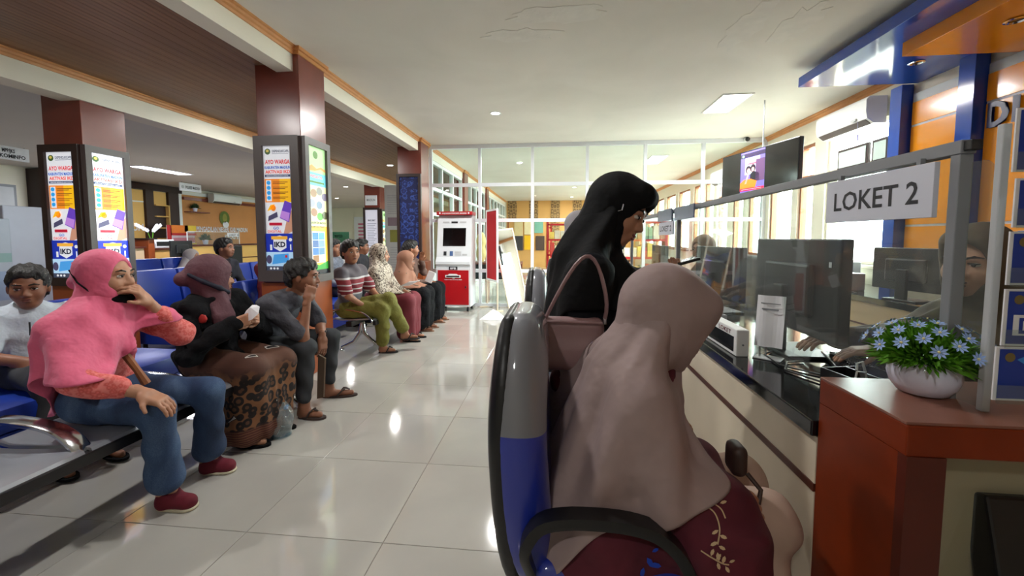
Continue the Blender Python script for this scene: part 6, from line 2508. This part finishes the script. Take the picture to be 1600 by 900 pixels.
# ---------------------------------------------------------------- man in grey shirt, chin on fist
M_gshirt = mat('charcoal_shirt', (72, 72, 80), .75, var=.1, scale=10, bump=.6, bscale=14)
M_gjean = tex_mat('dark_grey_denim', .85, lambda nt, v: ramp(nt, noise(nt, mapping(nt, v, (1, 1, .3)), 9, 5), ((.3, (34, 36, 40)), (.7, (62, 64, 68)))))
J = sit(-2.1, 2.76, dict(pel=(-2.08, 2.76, .5), chest=(-1.98, 2.76, .72), neck=(-1.85, 2.75, .855), head=(-1.77, 2.75, .965), shR=(-1.92, 2.585, .79), elR=(-1.7, 2.615, .575), wrR=(-1.69, 2.665, .815),
        shL=(-1.91, 2.93, .79), elL=(-1.8, 2.99, .585), wrL=(-1.715, 2.87, .51), hipR=(-2.06, 2.66, .48), hipL=(-2.06, 2.87, .48), knR=(-1.7, 2.63, .485), knL=(-1.715, 2.98, .475),
        anR=(-1.72, 2.63, .09), anL=(-1.755, 3.0, .09), toR=(-1.605, 2.63, .02), toL=(-1.59, 3.05, .02)))
p = Person('man in a charcoal shirt leaning forward with his chin on his fist', J, az(14, -.06), sk=SK2)
p.body()
p.hand('R', (.12, .35, .85), (-.7, .55, .1), (1.2, 1.2, 1.2, 1.2), .8, 1.0)
p.hand('L', (.1, -.15, -.95), (-.6, .2, .0), (.35, .35, .4, .45), .5, 1.0)
p.top('shirt', M_gshirt, .016, .85, 1.08, 1.12, wr=1.0)
p.trousers('trousers', M_gjean, (.09, .068, .056, .05), .85)
p.hair()
p.shoes('sandal', mat('brown_rubber', (62, 48, 44), .7), True)
o = MB(M_black).tube([V3(-1.725, 2.885, .535) + V3(.028 * math.cos(2 * PI * k / 16), .02 * math.sin(2 * PI * k / 16) + .0, .012 * math.cos(2 * PI * k / 16)) for k in range(16)], .009, 8, closed=True).build('wristwatch', p.t, True, True)
p.done()
tag(MB(mat('brown_folder', (96, 76, 60), .7)).prism([(-1.66, 2.72, .42), (-1.6, 2.7, .4), (-1.62, 2.7, .12), (-1.68, 2.72, .1)], (.004, .012, 0)).build('folder'), 'slim brown folder hanging from the hand of the man in charcoal', 'folder')

# ---------------------------------------------------------------- boy in white
M_wpolo = mat('white_polo_cloth', (204, 216, 228), .75, var=.04, scale=10, bump=.5, bscale=14)
J = dict(pel=(-2.980, 2.030, .52), chest=(-2.950, 2.020, .72), neck=(-2.930, 2.010, .855), head=(-2.900, 1.995, .965), shR=(-2.990, 1.890, .8), shL=(-2.870, 2.160, .8),
         elR=(-2.930, 1.810, .62), elL=(-2.750, 2.190, .62), wrR=(-2.750, 1.910, .57), wrL=(-2.680, 2.030, .57), hipR=(-2.960, 1.940, .5), hipL=(-2.920, 2.110, .5),
         knR=(-2.620, 1.850, .5), knL=(-2.570, 2.050, .5), anR=(-2.570, 1.830, .12), anL=(-2.520, 2.030, .12), toR=(-2.460, 1.800, .03), toL=(-2.400, 2.000, .03))
p = Person('young boy in a white polo shirt sitting on the near blue sofa', J, az(-42, -.06), (.9, -.44, 0), sk=SK2, head_s=.96)
p.body()
p.hand('R', (.8, .5, -.1), (.1, .2, -1), (.5, .5, .5, .5), .5, .8)
p.hand('L', (.6, -.7, -.1), (.1, .1, -1), (.5, .5, .5, .5), .5, .8)
p.top('polo_shirt', M_wpolo, .01, .7, .95, 1.1)
p.trousers('dark_trousers', M_gjean, (.085, .065, .055, .052), .9)
p.hair(e=.006, cut=.01)
p.shoes('sandal', M_jet, True)
MB(M_ink).tube([V3(-2.795, 1.915, .79), V3(-2.79, 1.91, .72)], .004, 6).build('placket', p.t, True, True)
p.done()

# ---------------------------------------------------------------- man with striped polo, legs crossed
def stripes(nt, v):
    z = sepz(nt, v)[2]
    return ramp(nt, mth(nt, 'ADD', z, mth(nt, 'MULTIPLY', noise(nt, v, 3, 2), .03)), ((.0, (104, 104, 112)), (.655, (104, 104, 112)), (.67, (190, 186, 186)), (.685, (120, 34, 46)), (.72, (190, 186, 186)), (.732, (120, 34, 46)),
                         (.77, (176, 172, 174)), (.782, (130, 40, 50)), (.83, (190, 186, 186)), (.85, (88, 80, 86))), True)


M_polo = tex_mat('striped_polo', .8, stripes)
M_olive = mat('olive_trouser_cloth', (112, 108, 40), .8, var=.1, scale=8, bump=.6, bscale=14)
J = sit(-2.18, 4.17, dict(head=(-2.135, 4.15, 1.085), neck=(-2.15, 4.16, .955), elR=(-2.06, 3.93, .66), wrR=(-1.96, 4.07, .53), shR=(-2.16, 3.98, .88), shL=(-2.14, 4.34, .88), elL=(-2.02, 4.38, .66), wrL=(-1.85, 4.2, .6),
        knR=(-1.79, 4.1, .5), anR=(-1.85, 4.25, .09), toR=(-1.74, 4.28, .02), knL=(-1.75, 4.18, .585), anL=(-1.67, 4.42, .2), toL=(-1.55, 4.45, .13)))
p = Person('man in a striped polo and olive trousers with crossed legs', J, az(-38, .02), sk=SK3, lod=1.2)
p.body()
p.hand('R', (.6, .5, -.6), (-.5, .4, -.6), (.4, .4, .4, .4), .5)
p.hand('L', (.9, -.2, -.3), (.0, -.2, -1), (.4, .4, .4, .4), .5)
p.top('polo_shirt', M_polo, .016, .8, 1.05, 1.15)
p.trousers('trousers', M_olive, (.095, .078, .068, .07), .86)
p.hair(e=.01)
p.shoes('sandal', mat('dark_rubber', (46, 40, 42), .7), True)
p.done()

# ---------------------------------------------------------------- woman with patterned scarf
def floral(nt, v):
    n = noise(nt, v, 38, 3, 2)
    return ramp(nt, n, ((.44, (60, 42, 36)), (.5, (190, 176, 158)), (.7, (206, 194, 178))))


M_floral = tex_mat('cream_brown_floral', .8, floral)
M_maroon = mat('maroon_cloth', (108, 28, 40), .8, var=.1)
J = sit(-2.17, 4.86, dict(head=(-2.12, 4.84, 1.035), wrR=(-1.88, 4.82, .56), wrL=(-1.84, 4.92, .58)), hz=1.035)
p = Person('woman in a cream and brown patterned headscarf and maroon skirt', J, az(14, 0), sk=SK1, lod=1.3)
p.body()
p.hand('R', (.9, .2, -.2), (0, .3, -1)).hand('L', (.8, -.3, -.2), (0, -.3, -1))
p.top('blouse', M_floral, .02, 1.8, 1.05, 1.25)
p.skirt('skirt', M_maroon, (.11, .09, .095, .105))
N = p.J['neck']
p.hijab(M_floral, .016, wr=1.2, cape=[dict(z0=veil(p), hem=lambda t: .58 if abs(t) < 1.2 else .64, nf=7, amp=.014, nt=20, na=64)])
p.shoes('sandal', M_jet, True)
p.done()
tag(MB(M_paper).cbox((-1.78, 4.9, .68), (.21, .16, .003), 0, frame((.8, -.3, .45), (0, 0, 1)) is not None and Matrix(frame((.8, -.5, .35)).tolist())).build('paper_sheet'), 'white document held by the woman in the patterned headscarf', 'paper')

# ---------------------------------------------------------------- woman in tan scarf
M_tan = mat('tan_scarf_cloth', (150, 104, 82), .8, var=.07, scale=9)
J = sit(-2.12, 5.42, dict(head=(-1.995, 5.4, .93), elR=(-2.0, 5.27, .6), elL=(-2.0, 5.57, .6), shR=(-2.02, 5.29, .76), shL=(-2.02, 5.55, .76)), hz=.95, lean=.08, seat=.42)
p = Person('woman in a tan headscarf and black skirt beside the patterned headscarf', J, az(18, -.1), sk=SK2, lod=1.3)
p.body()
p.hand('R', (.9, .2, -.2), (0, .3, -1)).hand('L', (.8, -.3, -.2), (0, -.3, -1))
p.top('blouse', mat('olive_tan_blouse', (92, 76, 58), .8, var=.1), .01, 2.0, .92, 1.1)
p.skirt('skirt', M_jet, (.115, .1, .105, .11))
N = p.J['neck']
p.hijab(M_tan, .02, wr=1.3, cape=[dict(z0=veil(p), hem=lambda t: .58 if abs(t) < 1.2 else .62, nf=6, amp=.022, hull=.5, off=.014, nt=20, na=64)])
p.shoes('sandal', mat('tan_rubber', (130, 96, 76), .7), True)
p.done()

# ---------------------------------------------------------------- woman with dark hair and raised hand
J = sit(-2.18, 5.98, dict(head=(-2.12, 5.95, 1.075), elL=(-2.0, 6.12, .72), wrL=(-1.99, 6.02, .9), wrR=(-1.86, 5.95, .58)), hz=1.075)
p = Person('woman with dark tied hair and black clothes raising her hand', J, az(22, -.05), sk=SK3, lod=1.4)
p.body()
p.hand('L', (.15, -.2, .9), (.2, -.9, 0)).hand('R', (.9, .2, -.1), (0, .3, -1))
p.top('dress_top', mat('brown_check', (96, 70, 60), .8, var=.3, scale=30), .016, 2.0)
p.skirt('skirt', M_jet, (.115, .1, .105, .11))
p.hair(back=.16)
p.shoes('sandal', mat('tan_rubber', (130, 96, 76), .7), True)
p.done()
tag(MB(M_paper).cbox((-1.79, 5.78, .68), (.1, .02, .16), 0, Matrix.Rotation(.4, 3, 'Y')).build('document_fold'), 'small white folded document held beside the black skirt', 'paper')

# ---------------------------------------------------------------- people on the sofas behind
sofa(-2.76, 4.08, 4, 'blue sofa row directly behind the far metal bench', .42, .8)
def back_sitter(label, head, facing, topm, sk=SK2, hj=None, body=(1, 0, 0), lod=1.5, hips=None, hair=True, legm=None, seat=.42):
    hx, hy, hz = head
    J = sit(hx - .075, hy, dict(head=head), hz=hz, kx=hx + .36, seat=seat)
    p = Person(label, J, facing, body, sk=sk, lod=lod)
    p.body()
    p.hand('R', (.9, .2, -.2), (0, .3, -1)).hand('L', (.9, -.2, -.2), (0, -.3, -1))
    p.top('shirt', topm, .016, 2.0)
    p.trousers('trousers', legm or M_gjean)
    p.shoes('shoe', M_jet, vox=.01)
    if hj:
        N = p.J['neck']
        p.hijab(hj, .018, cape=[dict(z0=veil(p), hem=lambda t: N[2] - .22, nt=14, na=40)])
    elif hair:
        p.hair()
    p.done()
    return p


back_sitter('short-haired man in a dark jacket on the blue sofa before the left counters', (-4.2, 4.9, 1.105), az(8, .05), mat('navy_jacket', (26, 26, 36), .8, var=.1), SK2)
back_sitter('person in a maroon shirt partly hidden by the middle column', (-3.2, 4.42, 1.1), az(20), M_maroon, SK2)
back_sitter('person with black hair right behind the man in the striped polo', tuple(at(522, 388, x=-3.12)), az(-10), mat('grey_check_shirt', (120, 126, 140), .8, var=.3, scale=40), SK3)
back_sitter('man with short hair behind the patterned headscarf', tuple(at(566, 386, x=-3.1)), az(15), mat('dark_grey_shirt', (46, 46, 52), .8), SK2)
back_sitter('small figure in a white headscarf on the farther blue sofa', tuple(at(300, 402, y=6.2)), az(10), mat('white_uniform', (196, 190, 186), .8), SK1, mat('white_scarf', (190, 180, 180), .8, var=.05), lod=2.2)

# ---------------------------------------------------------------- standing woman in black
M_blk = mat('black_scarf_cloth', (9, 9, 11), .85, var=.1, scale=8, bump=.5, bscale=9, spec=.25)
M_navy = mat('black_blue_coat', (8, 10, 18), .85, var=.1, scale=8, spec=.25, bump=.5, bscale=10)
M_gleg = mat('grey_jeans_cloth', (104, 112, 128), .8, var=.1)
J = dict(pel=(.08, 1.53, .8), chest=(.09, 1.53, 1.0), neck=(.13, 1.53, 1.185), head=(.215, 1.53, 1.335), shR=(.1, 1.365, 1.115), shL=(.12, 1.69, 1.115), elR=(.1, 1.35, .87), elL=(.14, 1.71, .88),
         wrR=(.315, 1.46, 1.09), wrL=(.34, 1.6, 1.09), hipR=(.08, 1.44, .76), hipL=(.08, 1.62, .76), knR=(.07, 1.44, .43), knL=(.09, 1.63, .43), anR=(.02, 1.44, .09), anL=(.03, 1.63, .09), toR=(.14, 1.43, .02), toL=(.15, 1.64, .02))
p = Person('standing woman in a black headscarf looking down at her phone', J, (.8, -.42, -.4), sk=SK1, up=(.4, 0, 1))
p.body()
p.hand('R', (.8, .35, .25), (-.2, .5, .8), (.5, .5, .5, .5), .5, .95)
p.hand('L', (.8, -.35, .2), (-.2, -.5, .8), (.5, .5, .5, .5), .5, .95)
p.top('coat', M_navy, .018, 2.0, 1.0, 1.25, wr=1.2, hem=[(V3(.09, 1.53, .66), .15)])
p.trousers('jeans', M_gleg, (.1, .075, .065, .06), .95)
p.shoes('shoe', M_jet)
N = p.J['neck']
p.hijab(M_blk, .015, (.112, .06, .085, -.03), [(p.hp(-.03, 0, -.03), N + V3(-.035, 0, 0), .085, .085)], wr=1.2, peak=.012,
        cape=[dict(z0=veil(p), hem=lambda t: 1.0 + .02 * math.sin(3 * t) - (.05 if abs(t) > 2 else 0), nf=7, amp=.012, off=.012, r0=.08)])
MB(M_steel).tube([V3(*p.hp(.045, -.1, .02)), V3(*p.hp(.05, -.102, .0)), V3(*p.hp(.04, -.1, -.008))], .0025, 6).build('scarf_pin', p.t, True, True)
p.done()
ph = thing('mobile_phone', 'dark mobile phone in the hands of the standing woman', 'phone', (.42, 1.53, 1.15))
Rp = Matrix(frame((.93, -.05, .28)).tolist())
MB(M_black).cbox((.42, 1.53, 1.145), (.16, .075, .009), .003, Rp).build('case', ph, world=True)
MB(M_blackgloss).cbox(Vector((.42, 1.53, 1.145)) + Rp @ Vector((0, 0, .0052)), (.15, .068, .001), 0, Rp).build('screen', ph, world=True)
# handbag
M_bag = mat('mauve_leather', (148, 116, 116), .45, var=.05, scale=12, bump=.06)
hb = thing('handbag', 'mauve leather shoulder bag hanging from the standing woman', 'bag', (.04, 1.3, .8))
c0 = at(888, 530, y=1.3)
f = Fld(.006)
f.box((c0.x, c0.y, c0.z), (.11, .03, .072), rr=.028, k=.02)
f.box((c0.x + .0, c0.y, c0.z - .05), (.1, .036, .045), rr=.03, k=.04)
soft_obj('bag_body', [(f, M_bag, 2)], hb)
MB(M_bag).tube([(c0.x - .1, c0.y - .036, c0.z + .06), (c0.x - .04, c0.y - .04, c0.z + .064), (c0.x + .1, c0.y - .036, c0.z + .06)], .004, 6).build('zip_line', hb, True, True)
q = [at(852, 498, y=1.29), at(868, 465, y=1.27), at(890, 425, y=1.27), at(908, 402, y=1.28), at(922, 397, y=1.3), at(934, 412, y=1.29), at(944, 445, y=1.275), at(950, 478, y=1.27), at(945, 498, y=1.29)]
q2 = []
for i in range(len(q) - 1):
    q2 += [q[i], q[i].lerp(q[i + 1], .5)]
q2.append(q[-1])
for _ in range(2):
    q2 = [q2[0]] + [(q2[i - 1] + q2[i] * 2 + q2[i + 1]) / 4 for i in range(1, len(q2) - 1)] + [q2[-1]]
MB(M_bag).tube(q2, .0062, 8).build('strap', hb, True, True)
for e_ in (q2[0], q2[-1]):
    MB(M_steel).cbox((e_.x, e_.y, e_.z - .008), (.012, .012, .02), .003).build('buckle', hb, world=True)

# ---------------------------------------------------------------- seated woman in beige scarf (nearest)
def maroonbatik(nt, v):
    n = noise(nt, v, 9, 4, .6)
    return ramp(nt, n, ((.35, (78, 16, 34)), (.65, (98, 26, 44))))


M_mbatik = tex_mat('maroon_tunic_cloth', .8, maroonbatik)
M_bgs = mat('beige_scarf_cloth', (158, 137, 135), .72, var=.05, scale=7, bump=.5, bscale=8)
M_cream2 = mat('cream_trouser_cloth', (186, 158, 142), .8, var=.06, scale=9)
J = dict(pel=(.16, 1.13, .57), chest=(.2, 1.13, .8), neck=(.225, 1.13, .915), head=(.285, 1.13, 1.025), shR=(.21, .985, .85), shL=(.2, 1.28, .86), elR=(.24, .955, .66), wrR=(.4, 1.01, .625),
         elL=(.055, 1.33, .78), wrL=(.3, 1.36, .66), hipR=(.18, 1.04, .53), hipL=(.18, 1.23, .53), knR=(.56, 1.13, .49), knL=(.57, 1.31, .49), anR=(.55, 1.13, .1), anL=(.57, 1.31, .1), toR=(.65, 1.14, .02), toL=(.66, 1.32, .02))
p = Person('woman in a long beige headscarf and maroon embroidered tunic seated at the counter', J, (.88, .12, -.45), sk=SK1, up=(.4, 0, 1))
p.body()
p.hand('R', (.85, .1, -.35), (0, .5, -.8), (.5, .5, .5, .5), .5, .95)
p.hand('L', (.8, -.2, .1), (0, -.5, -.6), (.5, .5, .5, .5), .5, .95)
tun = p.top('tunic', M_mbatik, .02, 2.0, 1.0, 1.2, vox=.009, wr=1.3, hem=[(V3(.37, 1.02, .53), .15), (V3(.38, 1.24, .525), .125), (V3(.12, 1.05, .51), .165)])
p.trousers('trousers', M_cream2, (.092, .074, .065, .062), .95, vox=.009)
p.shoes('shoe', M_jet)
N = p.J['neck']
def beige_hem(t):
    d = math.degrees(t)
    xs = [-180, -150, -122, -108, -80, -50, -25, 0, 40, 90, 140, 180]
    zs = [.45, .44, .46, .585, .615, .66, .7, .72, .68, .6, .5, .45]
    return float(np.interp(d, xs, zs))


sc = p.hijab(M_bgs, .022, (.115, .05, .07, -.034), [(p.hp(.05, 0, .045), p.hp(.06, 0, -.06), .066, .06)],
             vox=.0085, wr=1.5, smooth=2, peak=.01, cape=[dict(z0=veil(p), hem=beige_hem, nf=8, amp=.024, off=.014, nt=40, na=128, r0=.085, seed=5, hull=.75)])
p.done()

# embroidery laid on the tunic: branches with leaves
from mathutils.bvhtree import BVHTree
M_emb = mat('cream_embroidery', (206, 178, 140), .7, var=.05)
M_embb = mat('blue_embroidery', (30, 70, 190), .7, var=.05)
bw = wm(p.t)
bvh = BVHTree.FromPolygons([bw @ v.co for v in tun.data.vertices], [tuple(q.vertices) for q in tun.data.polygons])


def on_cloth(u, v):
    d = (_fw + _rt * ((u - CX) / F_PX) + _dn * ((v - CY) / F_PX)).normalized()
    h = bvh.ray_cast(Vector((0, 0, CAM_H)), d)
    return (h[0], h[1]) if h[0] is not None else (None, None)


def stitch(mb, pix, w):
    pts = [on_cloth(*q) for q in pix]
    pts = [a + n * .0012 for a, n in pts if a is not None]
    if len(pts) > 1:
        mb.tube(pts, w, 5)


def leaf(mb, u, v, a, L):
    c, s = math.cos(a), math.sin(a)
    pl = [(0, 0), (.35, .22), (.75, .2), (1, 0), (.75, -.2), (.35, -.22)]
    q = [on_cloth(u + (x * c - y * s) * L, v + (x * s + y * c) * L) for x, y in pl]
    if all(x[0] is not None for x in q):
        mb.add([x[0] + x[1] * .0025 for x in q], [tuple(range(6))])


def curve(pts, n=10):
    out = []
    for i in range(len(pts) - 1):
        p0, p1, p2, p3 = pts[max(i - 1, 0)], pts[i], pts[i + 1], pts[min(i + 2, len(pts) - 1)]
        for k in range(n):
            t = k / n
            out.append(tuple(.5 * ((2 * p1[j]) + (-p0[j] + p2[j]) * t + (2 * p0[j] - 5 * p1[j] + 4 * p2[j] - p3[j]) * t * t + (-p0[j] + 3 * p1[j] - 3 * p2[j] + p3[j]) * t ** 3) for j in range(2)))
    return out + [pts[-1]]


eb = MB(M_emb)
br = [[(1060, 815), (1062, 795), (1075, 787), (1095, 788), (1115, 800), (1124, 825), (1121, 850)], [(1085, 787), (1094, 770), (1094, 755), (1085, 742)], [(1095, 788), (1112, 786), (1126, 795), (1133, 810)], [(1095, 786), (1105, 775), (1112, 762)],
      [(1095, 860), (1110, 870), (1128, 880), (1138, 882)]]
for b in br:
    stitch(eb, curve(b), .0016)
for (u, v, a, L) in ((1122, 828, 2.6, 12), (1124, 836, .4, 12), (1121, 846, 2.7, 13), (1122, 852, .5, 12), (1120, 862, 1.4, 14), (1092, 770, 2.9, 9), (1096, 760, -.3, 9), (1086, 776, 2.6, 9), (1087, 742, -2, 9),
                     (1106, 775, .2, 11), (1104, 770, 3.3, 9), (1112, 762, -1.4, 12), (1118, 780, -.9, 12), (1124, 786, -.3, 11), (1110, 868, -1.2, 12), (1118, 874, -.9, 12), (1128, 880, -1.3, 13), (1120, 878, 1.3, 12), (1132, 884, 1.0, 12), (1138, 878, -.4, 10)):
    leaf(eb, u, v, a, L)
if eb.f:
    eo = eb.build('embroidery', tun, False, False)
    eo.data.transform(wm(p.t).inverted())
    eo['label'] = 'cream embroidered branches'
eb = MB(M_embb)
for (u, v, a, L) in ((1010, 870, 1.0, 18), (1015, 880, .2, 18), (1005, 885, 1.8, 16), (1018, 862, -.5, 12), (1056, 812, 1.6, 9)):
    leaf(eb, u, v, a, L)
if eb.f:
    eo = eb.build('embroidery', tun, False, False)
    eo.data.transform(wm(p.t).inverted())
    eo['label'] = 'blue embroidered flower'
# brown pouch on her lap
pc_ = at(1150, 715, y=1.1)
pp = thing('brown_pouch', 'small brown pouch with a strap on the lap of the seated woman', 'bag', (pc_.x, 1.1, .6))
f = Fld(.006)
f.box((pc_.x, 1.1, pc_.z), (.02, .035, .04), rr=.018, k=.02)
soft_obj('pouch', [(f, mat('brown_leather', (64, 44, 38), .5, var=.1), 1)], pp)
MB(mat('brown_leather', (64, 44, 38), .5)).tube([(pc_.x + .02, 1.08, pc_.z - .03), (pc_.x + .045, 1.06, pc_.z - .06), (pc_.x + .035, 1.05, pc_.z - .09)], .006, 8).build('strap', pp, True, True)

# ---------------------------------------------------------------- officer behind the screen, right
M_khaki = mat('olive_uniform', (112, 98, 76), .8, var=.07)
M_olh = mat('olive_scarf', (104, 92, 76), .78, var=.06)
J = dict(pel=(1.645, 1.630, .56), chest=(1.605, 1.610, .82), neck=(1.53, 1.595, 1.0), head=(1.425, 1.575, 1.155), shR=(1.555, 1.770, .95), shL=(1.575, 1.440, .95), elR=(1.385, 1.850, .82), elL=(1.385, 1.490, .84), wrR=(1.145, 1.830, .83), wrL=(1.185, 1.630, .83),
         hipR=(1.645, 1.720, .53), hipL=(1.645, 1.530, .53), knR=(1.325, 1.730, .52), knL=(1.325, 1.530, .52), anR=(1.425, 1.730, .1), anL=(1.425, 1.530, .1), toR=(1.325, 1.730, .02), toL=(1.325, 1.530, .02))
p = Person('officer in an olive headscarf and uniform typing behind the acrylic screen', J, (-.9, -.42, -.1), (-1, 0, 0), sk=skin('fair', (206, 158, 132)))
p.body()
p.hand('R', (-.9, -.2, -.12), (0, 0, -1), (.25, .25, .25, .3), .4, .95)
p.hand('L', (-.9, .2, -.12), (0, 0, -1), (.25, .25, .25, .3), .4, .95)
p.top('uniform', M_khaki, .022, 2.0, 1.02, 1.2)
p.trousers('trousers', M_khaki)
p.shoes('shoe', M_jet, vox=.01)
N = p.J['neck']
p.hijab(M_olh, .014, (.1, .062, .09, -.01), wr=1.1, peak=.006, cape=[dict(z0=veil(p), hem=lambda t: .86, nf=6, amp=.01)])
p.done()
c = copy_tree(bc)
c.location = (1.745, 1.61, 0)
c.rotation_euler = (0, 0, PI)
c['label'] = 'black office chair of the officer behind the screen'
c['category'] = 'chair'

# ---------------------------------------------------------------- second officer farther along the counter
hd = at(1098, 396, x=1.42)
J = dict(pel=(1.55, hd.y, .56), chest=(1.53, hd.y, .82), neck=(1.48, hd.y, .99), head=(1.42, hd.y, 1.13), shR=(1.5, hd.y + .16, .94), shL=(1.5, hd.y - .16, .94), elR=(1.34, hd.y + .2, .8), elL=(1.34, hd.y - .2, .8), wrR=(1.14, hd.y + .08, .82), wrL=(1.14, hd.y - .08, .82),
         hipR=(1.55, hd.y + .09, .53), hipL=(1.55, hd.y - .09, .53), knR=(1.25, hd.y + .1, .52), knL=(1.25, hd.y - .1, .52), anR=(1.4, hd.y + .1, .1), anL=(1.4, hd.y - .1, .1), toR=(1.3, hd.y + .1, .02), toL=(1.3, hd.y - .1, .02))
p = Person('officer in a beige headscarf and white blazer seated before the bright window', J, (-.8, -.5, -.1), (-1, 0, 0), sk=SK1, lod=1.3)
p.body()
p.hand('R', (-.9, -.2, -.12), (0, 0, -1)).hand('L', (-.9, .2, -.12), (0, 0, -1))
p.top('blazer', mat('white_blazer', (196, 198, 204), .8), .024, 2.0)
p.trousers('trousers', M_khaki)
p.shoes('shoe', M_jet, vox=.01)
N = p.J['neck']
p.hijab(mat('beige_brown_scarf', (150, 120, 96), .8, var=.08), .02, cape=[dict(z0=veil(p), hem=lambda t: .84, nf=6, amp=.01, nt=18, na=56)])
p.done()
c = copy_tree(bc)
c.location = (1.68, hd.y, 0)
c.rotation_euler = (0, 0, PI)
c['label'] = 'black office chair of the officer in the white blazer'

# ---------------------------------------------------------------- woman in pale grey scarf, mostly hidden
M_pgrey = mat('pale_grey_scarf', (170, 166, 172), .8, var=.04)
J = dict(pel=(.16, 3.35, .78), chest=(.16, 3.35, 1.0), neck=(.17, 3.35, 1.18), head=(.19, 3.35, 1.31), shR=(.16, 3.19, 1.11), shL=(.16, 3.51, 1.11), elR=(.16, 3.15, .86), elL=(.16, 3.55, .86), wrR=(.36, 3.25, .84), wrL=(.36, 3.45, .84),
         hipR=(.16, 3.26, .76), hipL=(.16, 3.44, .76), knR=(.18, 3.26, .43), knL=(.18, 3.44, .43), anR=(.13, 3.26, .09), anL=(.13, 3.44, .09), toR=(.25, 3.25, .02), toL=(.25, 3.45, .02))
p = Person('woman in a pale grey headscarf standing behind the woman in black', J, az(10, -.2), sk=SK1, lod=1.5)
p.body()
p.hand('R', (.9, .2, -.1), (0, .3, -1)).hand('L', (.9, -.2, -.1), (0, -.3, -1))
p.top('blouse', M_pgrey, .02, 2.0)
p.trousers('trousers', M_gleg)
p.shoes('shoe', M_jet, vox=.01)
N = p.J['neck']
p.hijab(M_pgrey, .022, cape=[dict(z0=veil(p), hem=lambda t: .95, nf=6, amp=.012, nt=18, na=56)])
p.done()
